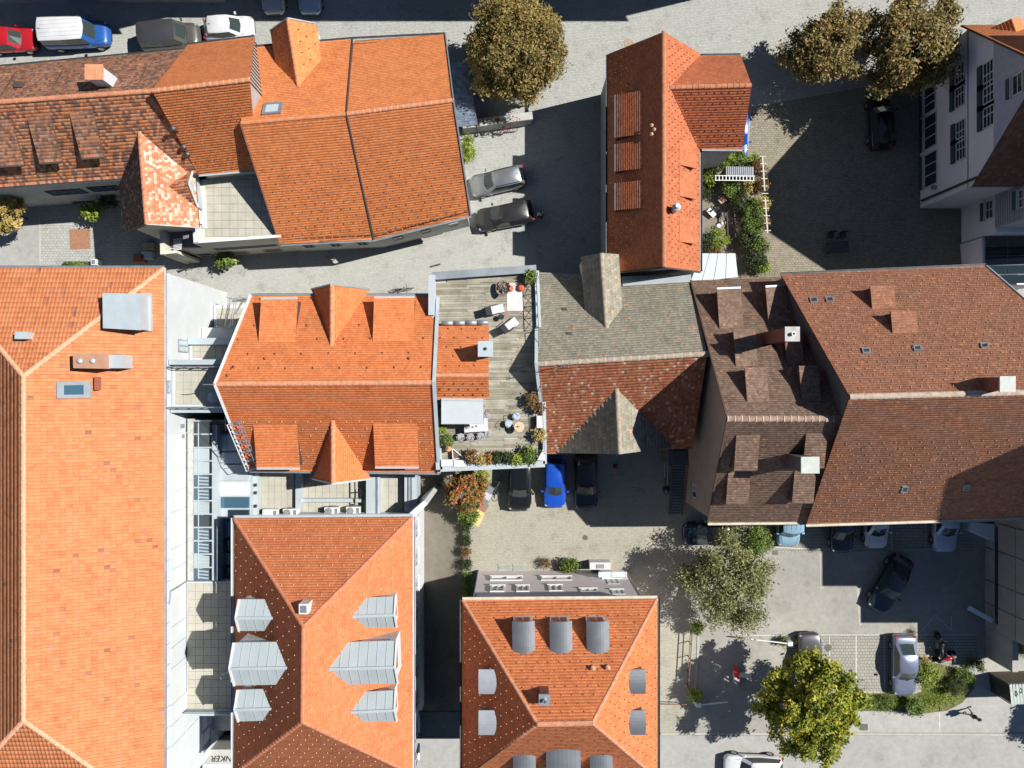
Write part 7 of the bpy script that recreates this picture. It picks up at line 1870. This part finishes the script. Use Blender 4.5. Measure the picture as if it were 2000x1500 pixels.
# wicker egg chair
EC = thing('wicker_armchair', 'round wicker armchair with a sheepskin left of the rug', 'armchair', tp(981, 565))
c = tp(982, 563, .5)
mb = MB(); n_ = 12; vs = []
for r_, z_ in ((.12, .35), (.38, .42), (.50, .62), (.52, .66), (.40, .52), (.10, .44)):
    for j in range(n_):
        a_ = 2 * math.pi * j / n_; tilt = .28 * math.cos(a_) * r_ / .5; vs.append((c.x + r_ * math.cos(a_), c.y + r_ * math.sin(a_), zt0 + z_ + tilt))
mb.add(vs, [(i * n_ + j, i * n_ + (j + 1) % n_, (i + 1) * n_ + (j + 1) % n_, (i + 1) * n_ + j) for i in range(5) for j in range(n_)] + [tuple(range(5 * n_, 6 * n_))]); mb.build('shell', WICK, EC, smooth=True)
mb = MB(); mb.lathe((c.x, c.y, zt0), [(.26, 0), (.24, .04), (.10, .36)], 12); mb.build('foot', FRM, EC)
leaves('sheepskin', [(Vector((c.x + .1, c.y, zt0 + .58)), (.26, .26, .06), 1)], 400, .07, plain('fleece', (.55, .45, .38), .95), EC, .06, 8, .2, 210)
bar(EC, 'arm_stick', (c.x + .05, c.y + .45, zt0 + .85), (c.x + .3, c.y - .25, zt0 + .8), .05, .05, DARKW)
# terrace planting in pots
POT = plain('terracotta_pot', (.40, .17, .09), .85, var=.15); POTW = plain('white_pot', (.62, .62, .60), .7)
tplants = [(1037, 541, L_GRN, .45, 'dark leafy pot plant in the north east terrace corner'), (1039, 779, L_BROWN, .45, 'brown grass plant beside the barn roof'), (1053, 797, L_BROWN, .35, 'brown plant below the brown grass'), (1055, 850, L_GOLD, .38, 'golden pot plant at the east terrace edge'),
           (1033, 889, L_GRN, .62, 'bushy green plant near the south east terrace corner'), (1010, 897, L_LIME, .36, 'lime plant left of the bushy green one'), (989, 893, L_DARK, .36, 'dark plant on the south edge, right of another dark one'), (972, 894, L_DARK, .36, 'dark plant on the south edge nearest the reddish one'), (954, 896, L_RED, .30, 'reddish flowers on the south terrace edge'),
           (940, 898, L_GOLD, .30, 'yellow flowers on the south terrace edge'), (921, 892, L_BROWN, .48, 'orange brown bush on the south terrace edge'), (873, 860, L_GRN, .38, 'green plant by the middle house verge'), (862, 838, L_LIME, .22, 'small lime plant above the green one at the verge')]
for i, (x, y, m_, r_, lb) in enumerate(tplants):
    c = tp(x, y, .55); t = thing('pot_plant', lb, 'plant', (c.x, c.y, zt0), 'pot plants on the roof terrace')
    mb = MB(); mb.lathe((c.x, c.y, zt0), [(r_ * .38, 0), (r_ * .55, .34), (r_ * .5, .34)], 12); mb.build('pot', POT if i % 3 else POTW, t)
    leaves('foliage', [(Vector((c.x, c.y, zt0 + .58)), (r_, r_, r_ * .7), 1)], int(1900 * r_), .085, m_, t, .09, 9, .35, 220 + i)
for x, y, lb in ((1055, 824, 'white planter box on the east terrace edge'), (874, 904, 'white bench box in the south west terrace corner'), (897, 905, 'second white box beside the bench box')):
    c = tp(x, y, .4); t = thing('terrace_box', lb, 'box', (c.x, c.y, zt0)); w_, l_ = (.42, .78) if x > 1000 else (.78, .42)
    mb = MB(); mb.box((c.x, c.y, zt0 + .22), (w_, l_, .42)); mb.build('box_body', CUSH, t); mb = MB(); mb.box((c.x, c.y, zt0 + .45), (w_ + .04, l_ + .04, .04)); mb.build('lid', CUSH, t)
t = thing('wooden_screen', 'triangular brown panel with white edges in the south west terrace corner', 'panel', tp(892, 887)); q = [tp(883, 875, .3), tp(906, 894, .3), tp(885, 897, .3)]
mb = MB(); mb.prism([V2(p) for p in q], zt0 + .1, zt0 + .3); mb.build('panel_board', plain('brown_board', (.17, .09, .06), .8, var=.3, scale=5), t)
for i in (0, 1, 2): bar(t, 'edge_strip', q[i] + UP * .03, q[(i + 1) % 3] + UP * .03, .06, .06, WHT)
c = tp(875, 877, .5); t = thing('parasol_cover', 'orange covered pot by the triangular panel', 'pot', (c.x, c.y, zt0)); mb = MB(); mb.lathe((c.x, c.y, zt0), [(.16, 0), (.22, .3), (.20, .5), (.08, .6)], 12); mb.build('cover', plain('salmon_cloth', (.60, .28, .15), .9), t, smooth=True); mb = MB(); mb.tube([(c.x, c.y, zt0 + .58), (c.x - .05, c.y + .05, zt0 + .72)], .02, 5); mb.build('tie', FRM, t)
t = thing('shade_sail', 'white triangular shade panel in the south east terrace corner', 'shade sail', tp(1058, 886)); q = [tp(1063, 873, .6), tp(1065, 900, .5), tp(1049, 899, .5)]
mb = MB(); mb.add(q + [p - UP * .02 for p in q], [(0, 1, 2), (5, 4, 3), (0, 3, 4, 1), (1, 4, 5, 2), (2, 5, 3, 0)]); mb.build('sail_cloth', CUSH, t); bar(t, 'post', tp(1064, 886, 0), tp(1064, 886, .6), .05, .05, FRM, up=Vector((1, 0, 0)))

# -------------------------------------------------------------- walled garden things
t = thing('tool_shed', 'small garden shed with a ribbed grey metal roof under the ladder', 'shed', P(1446, 336)); q = [P(1418, 325, 1.9), P(1472, 326, 1.9), P(1472, 346, 1.7), P(1418, 345, 1.7)]
quad_box(t, 'shed_wall', inset([V2(p) for p in q], .05), 0, 1.65, DARKW)
mb = MB(); mb.add(q + [p - UP * .05 for p in q], [(0, 3, 2, 1), (4, 5, 6, 7), (0, 1, 5, 4), (1, 2, 6, 5), (2, 3, 7, 6), (3, 0, 4, 7)]); r_ = mb.build('shed_roof', GREY_M, t)
for i in range(1, 14): bar(r_, 'roof_rib', mid(q[0], q[1], i / 14) + UP * .02, mid(q[3], q[2], i / 14) + UP * .02, .035, .03, ZINC)
t = thing('ladder', 'white ladder lying along the garden shed roof edge', 'ladder', P(1435, 349, 1.9))
for dy in (343, 352): bar(t, 'stile', P(1396, dy, 2.0), P(1474, dy + 1, 2.0), .06, .06, WHT)
for i in range(12): bar(t, 'rung', P(1398 + i * 6.7, 343, 2.0), P(1398 + i * 6.7, 353, 2.0), .07, .05, WHT)
t = thing('trellis', 'white trellis posts and cross bars along the garden edge', 'trellis', P(1492, 380))
tp0, tp1 = P(1489, 306, 2.0), P(1499, 455, 2.0)
for s_ in (0, .55):
    a, b = mid(tp0, tp1, s_), mid(tp0, tp1, s_ + .45); bar(t, 'top_rail', a, b, .09, .08, plain('cream_paint', (.58, .52, .46), .7))
for i in range(11):
    q_ = mid(tp0, tp1, i / 10.3); bar(t, 'cross_bar', q_ - Vector((.22, 0, -.05)), q_ + Vector((.24, 0, .05)), .06, .05, plain('cream_paint', (.58, .52, .46), .7))
    if i % 3 == 0: bar(t, 'post', Vector((q_.x, q_.y, 0)), q_, .07, .07, WOODL, up=Vector((1, 0, 0)))
t = thing('lattice_panel', 'diagonal lattice panel lying between the garden shrubs', 'lattice', P(1440, 442)); 
for i in range(9):
    bar(t, 'lath', P(1434 + i * .4, 430 + i * 3.2, .5), P(1447, 438 + i * 3.0, .55), .04, .03, plain('pink_wood', (.42, .26, .2), .8)); bar(t, 'lath', P(1447, 432 + i * 3, .52), P(1435, 437 + i * 3, .52), .03, .03, plain('pink_wood', (.42, .26, .2), .8))
t = thing('garden_fence', 'thin dark timber fence rails across the garden', 'fence', P(1425, 430))
for x in (1419, 1434): bar(t, 'rail', P(x, 400, .6), P(x + 3, 465, .6), .10, .06, DARKW)
for y in (400, 430, 463):
    for x in (1419, 1434): bar(t, 'post', P(x + (y - 400) / 22, y, 0), P(x + (y - 400) / 22, y, .7), .08, .08, DARKW, up=Vector((1, 0, 0)))
t = thing('garden_lounger', 'white plank lounger on the garden gravel', 'lounger', P(1390, 415)); a, b = P(1383, 409, .4), P(1396, 422, .3)
bar(t, 'plank', a, b, .38, .06, WHT); 
for q_ in (a, b): bar(t, 'leg', Vector((q_.x, q_.y, 0)), q_, .06, .06, DARKW, up=Vector((1, 0, 0)))
t = thing('fire_bowl', 'square pale bowl with orange contents in the garden', 'bowl', P(1410, 392)); c = P(1411, 391, .4); mb = MB(); mb.box((c.x, c.y, .35), (.5, .5, .14), .7); mb.build('bowl', plain('pale_stone', (.58, .46, .4), .9), t); mb = MB(); mb.lathe((c.x, c.y, .42), [(.14, 0), (.10, .08), (.02, .1)], 8); mb.build('embers', ORG, t); mb = MB(); mb.box((c.x, c.y, .14), (.2, .2, .28)); mb.build('foot', CONC, t)
for x, y, m_, lb in ((1414, 418, WHT, 'round white stool in the garden'), (1413, 435, WHT, 'second white stool nearer the lime bush'), (1404, 441, BIN_L, 'pale pot by the white stools')):
    c = P(x, y, .4); t = thing('garden_stool', lb, 'stool', (c.x, c.y, 0)); mb = MB(); mb.lathe((c.x, c.y, .36), [(.17, 0), (.19, .03), (.15, .06)], 12); mb.build('seat', m_, t); mb = MB(); mb.lathe((c.x, c.y, 0), [(.14, 0), (.05, .1), (.05, .36)], 10); mb.build('pedestal', m_, t)
t = thing('garden_lamp', 'small white lantern between the shrubs by the coach house', 'lamp', P(1381, 326)); c = P(1381, 327, .8); mb = MB(); mb.lathe((c.x, c.y, .55), [(.05, 0), (.16, .1), (.15, .3), (.03, .38)], 8); mb.build('lantern', WHT, t); mb = MB(); mb.tube([(c.x, c.y, 0), (c.x, c.y, .55)], .03, 6); mb.build('post', ZINC_D, t)
bicycle('bicycle lying by the fire bowl in the garden', 1397, 398, 30, BLKC, .5)

# -------------------------------------------------------------- car park and street things
def boom(label, base, tip, h=1.0):
    b_, e_ = P(*base, h), P(*tip, h); t = thing('barrier', label, 'barrier', (b_.x, b_.y, 0), 'car park barriers')
    mb = MB(); mb.box((b_.x, b_.y, h / 2 + .05), (.36, .32, h + .1)); mb.build('barrier_box', WHT, t); bar(t, 'boom_arm', b_ + UP * .02, e_ + UP * .02, .08, .10, WHT)
    for i in range(3): bar(t, 'red_band', mid(b_, e_, .3 + i * .25) + UP * .02, mid(b_, e_, .36 + i * .25) + UP * .02, .085, .105, plain('band_red', (.5, .08, .06), .6)) if False else None
boom('white barrier at the car park exit beside the yellow green bush', (1364, 1377), (1421, 1371)); boom('white barrier arm at the car park entry above the street tree', (1543, 1257), (1450, 1246))
t = thing('banner_stand', 'red banner on an oval planter with a small white sign', 'banner', P(1438, 1325))
c = P(1438, 1322, .2); mb = MB(); q = [(c.x + .18 * math.cos(a_) * 1.2, c.y + .62 * math.sin(a_) * 1.1) for a_ in np.linspace(0, 2 * math.pi, 17)[:-1]]; mb.prism(q, 0, .35); mb.build('planter', CONC, t)
mb = MB(); a = P(1432, 1302, .5); b = P(1446, 1326, 2.2); mb.add([P(1432, 1302, .6), P(1439, 1300, .6), P(1448, 1326, 1.6), P(1441, 1327, 1.6), P(1434, 1318, 1.2)], [(0, 1, 2, 3, 4)]); mb.build('banner_cloth', plain('red_banner', (.55, .03, .02), .8), t)
mb = MB(); mb.tube([P(1439, 1298, 0), P(1439, 1298, 2.6)], .025, 6); mb.build('pole', STEEL, t); bar(t, 'sign_plate', P(1445, 1318, 2.4), P(1467, 1321, 2.4), .35, .03, WHT)
# fence along the pedestrian strip
t = thing('railing_fence', 'thin rust brown railing along the strip beside the pink house', 'fence', P(1348, 1300))
RU = plain('rust_rail', (.16, .08, .05), .8); f0, f1 = P(1352, 1232, .9), P(1345, 1345, .9)
bar(t, 'top_rail', f0, f1, .06, .06, RU); bar(t, 'mid_rail', f0 - UP * .45, f1 - UP * .45, .05, .05, RU)
for i in range(5): q_ = mid(f0, f1, i / 4); bar(t, 'post', Vector((q_.x, q_.y, 0)), q_, .06, .06, RU, up=Vector((1, 0, 0)))
bar(t, 'gate_rail', P(1288, 1375, .8), P(1342, 1376, .8), .06, .06, RU); bar(t, 'gate_post', P(1340, 1376, 0), P(1340, 1376, .8), .06, .06, RU, up=Vector((1, 0, 0)))
# utility shelter at the right edge
t = thing('bin_shelter', 'pale corrugated metal shelter on the pavement at the right edge', 'shelter', P(1990, 1340))
q = [P(1972, 1337, 2.3), P(2045, 1335, 2.3), P(2048, 1374, 2.3), P(1976, 1376, 2.3)]
quad_box(t, 'shelter_wall', inset([V2(p) for p in q], .06), 0, 2.22, plain('dark_slats', (.09, .10, .09), .7)); quad_box(t, 'shelter_roof', q, 2.22, 2.3, plain('pale_green_sheet', (.40, .45, .43), .6))
for i in range(12): bar(t, 'roof_rib', mid(q[0], q[1], i / 12) + UP * .02, mid(q[3], q[2], i / 12) + UP * .003, .05, .02, plain('pale_green_sheet', (.50, .56, .53), .6))
for i in range(14):
    a = mid(q[0], q[1], i / 13); bar(t, 'wall_slat', Vector((a.x, a.y + .02, 0)), Vector((a.x, a.y + .02, 2.2)), .06, .05, WOODL, up=Vector((0, 1, 0)))
    a = mid(q[0], q[3], i / 13); bar(t, 'wall_slat', Vector((a.x - .02, a.y, 0)), Vector((a.x - .02, a.y, 2.2)), .06, .05, ZINC_D, up=Vector((0, 1, 0)))
for x, y in ((1985, 1355), (1994, 1349)):
    c = P(x, y, 2.35); mb = MB(); mb.tube([(c.x, c.y - .2, 2.33), (c.x + .05, c.y, 2.42), (c.x, c.y + .2, 2.33)], .035, 5); mb.build('vent', BLK, t)
# street lamp pole by the hedge
t = thing('street_lamp', 'slim street lamp leaning over the pavement below the pale shrub', 'street lamp', P(1775, 1392)); mb = MB(); mb.tube([P(1775, 1390, 0), P(1775, 1390, .2), P(1775, 1390, 1.6)], .04, 6); mb.build('pole', STEEL, t); mb = MB(); c = P(1775, 1390, 1.65); mb.box(c, (.2, .3, .1)); mb.build('lamp_head', ZINC_D, t)
# covered stair beside the dark brown house
t = thing('covered_stair', 'steep slatted stair in the shade beside the dark brown house', 'stair', P(1323, 960))
TEA = plain('teal_slat', (.07, .115, .13), .6)
for i in range(17):
    y = 912 + i * 5.6; h_ = 2.4 - i * .13; bar(t, 'step', P(1314 - i * .3, y, h_), P(1337 - i * .5, y, h_), .15, .05, TEA)
for x in (1312, 1337): bar(t, 'stringer', P(x, 908, 2.45), P(x - 5, 1005, .2), .07, .2, ZINC_D)
quad_box(t, 'landing', [V2(P(1305, 880, 2.5)), V2(P(1345, 880, 2.5)), V2(P(1345, 908, 2.5)), V2(P(1305, 908, 2.5))], 0, 2.5, plain('dark_render', (.13, .125, .125), .9))
mb = MB()
for a, b in (((1298, 905), (1298, 932)), ((1304, 896), (1304, 948))): mb.tube([P(*a, 2.0), P(*b, 2.0)], .03, 6); mb.tube([P(*a, 2.0), P(a[0], a[1], 0)], .03, 6); mb.tube([P(*b, 2.0), P(b[0], b[1], 0)], .03, 6)
mb.build('railing', STEEL, t)
t = thing('recycling_igloo', 'dark blue round recycling container by the slatted stair', 'container', P(1303, 958)); c = P(1303, 958, .6); mb = MB(); mb.lathe((c.x, c.y, 0), [(.24, 0), (.30, .3), (.28, .6), (.15, .8), (.04, .86)], 16); mb.build('shell', paint('igloo_blue', (.015, .05, .16), .4, 0), t, smooth=True); mb = MB(); mb.lathe((c.x - .08, c.y, .78), [(.07, 0), (.06, .04)], 10); mb.build('opening', ZINC_L, t)
t = thing('traffic_cone', 'small red cone on the shaded court below the barn', 'cone', P(1203, 911)); c = P(1203, 911, .2); mb = MB(); mb.lathe((c.x, c.y, .03), [(.12, 0), (.03, .42)], 12); mb.build('cone_body', plain('cone_red', (.45, .06, .03), .6), t); mb = MB(); mb.box((c.x, c.y, .02), (.34, .34, .04)); mb.build('cone_base', BLK, t)
# grilles over the cellar lights and door canopy at the pink house
for x, lb in ((986, 'left cellar light grille at the pink house'), (1015, 'right cellar light grille at the pink house')):
    c = P(x, 1108, 0); t = thing('cellar_grille', lb, 'grille', (c.x, c.y, 0), 'cellar lights'); mb = MB(); mb.box((c.x, c.y, .03), (1.0, .42, .04)); mb.build('glass_plate', plain('grille_plate', (.28, .29, .26), .7), t)
    for s_ in (-1, 1): bar(t, 'frame_bar', (c.x - .52, c.y + s_ * .22, .05), (c.x + .52, c.y + s_ * .22, .05), .05, .05, CONC)
t = thing('entrance_box', 'white cabinet beside the glazed porch of the pink house', 'cabinet', P(1172, 1105)); c = P(1172, 1105, .9); mb = MB(); mb.box((c.x, c.y, .5), (1.6, .55, 1.0)); mb.build('case', CUSH, t); mb = MB(); mb.box((c.x, c.y - .02, 1.02), (.6, .32, .04)); mb.build('lid', GREY_M, t)
t = thing('tables_set', 'dark outdoor table with chairs in the deep courtyard shade', 'table', P(1638, 485)); c = P(1638, 482, .7); mb = MB(); mb.box((c.x, c.y, .72), (1.5, .9, .05)); mb.build('table_top', plain('dark_teak', (.06, .06, .065), .7), t)
for x, y in ((-.6, -.35), (.6, -.35), (-.6, .35), (.6, .35)): mb = MB(); mb.box((c.x + x, c.y + y, .35), (.06, .06, .7)); mb.build('leg', BLK, t)
for i, (dx, lb) in enumerate(((-.45, 'dark chair at the upper left of the shaded table'), (.45, 'dark chair at the upper right of the shaded table'))):
    t = thing('courtyard_chair', lb, 'chair', (c.x + dx, c.y + .95, 0)); mb = MB(); mb.box((c.x + dx, c.y + .95, .44), (.45, .45, .05)); mb.build('seat', BLK, t); mb = MB(); mb.box((c.x + dx, c.y + 1.18, .7), (.45, .05, .5)); mb.build('backrest', BLK, t)
    for x in (-.2, .2):
        for y in (-.2, .2): mb = MB(); mb.box((c.x + dx + x, c.y + .95 + y, .21), (.04, .04, .42)); mb.build('leg', BLK, t)
t = thing('door_step', 'grey threshold slab in the lane above the terrace corner', 'slab', P(850, 518)); a, b = P(841, 521, .05), P(860, 516, .05); bar(t, 'slab', a, b, .12, .08, ZINC_D)
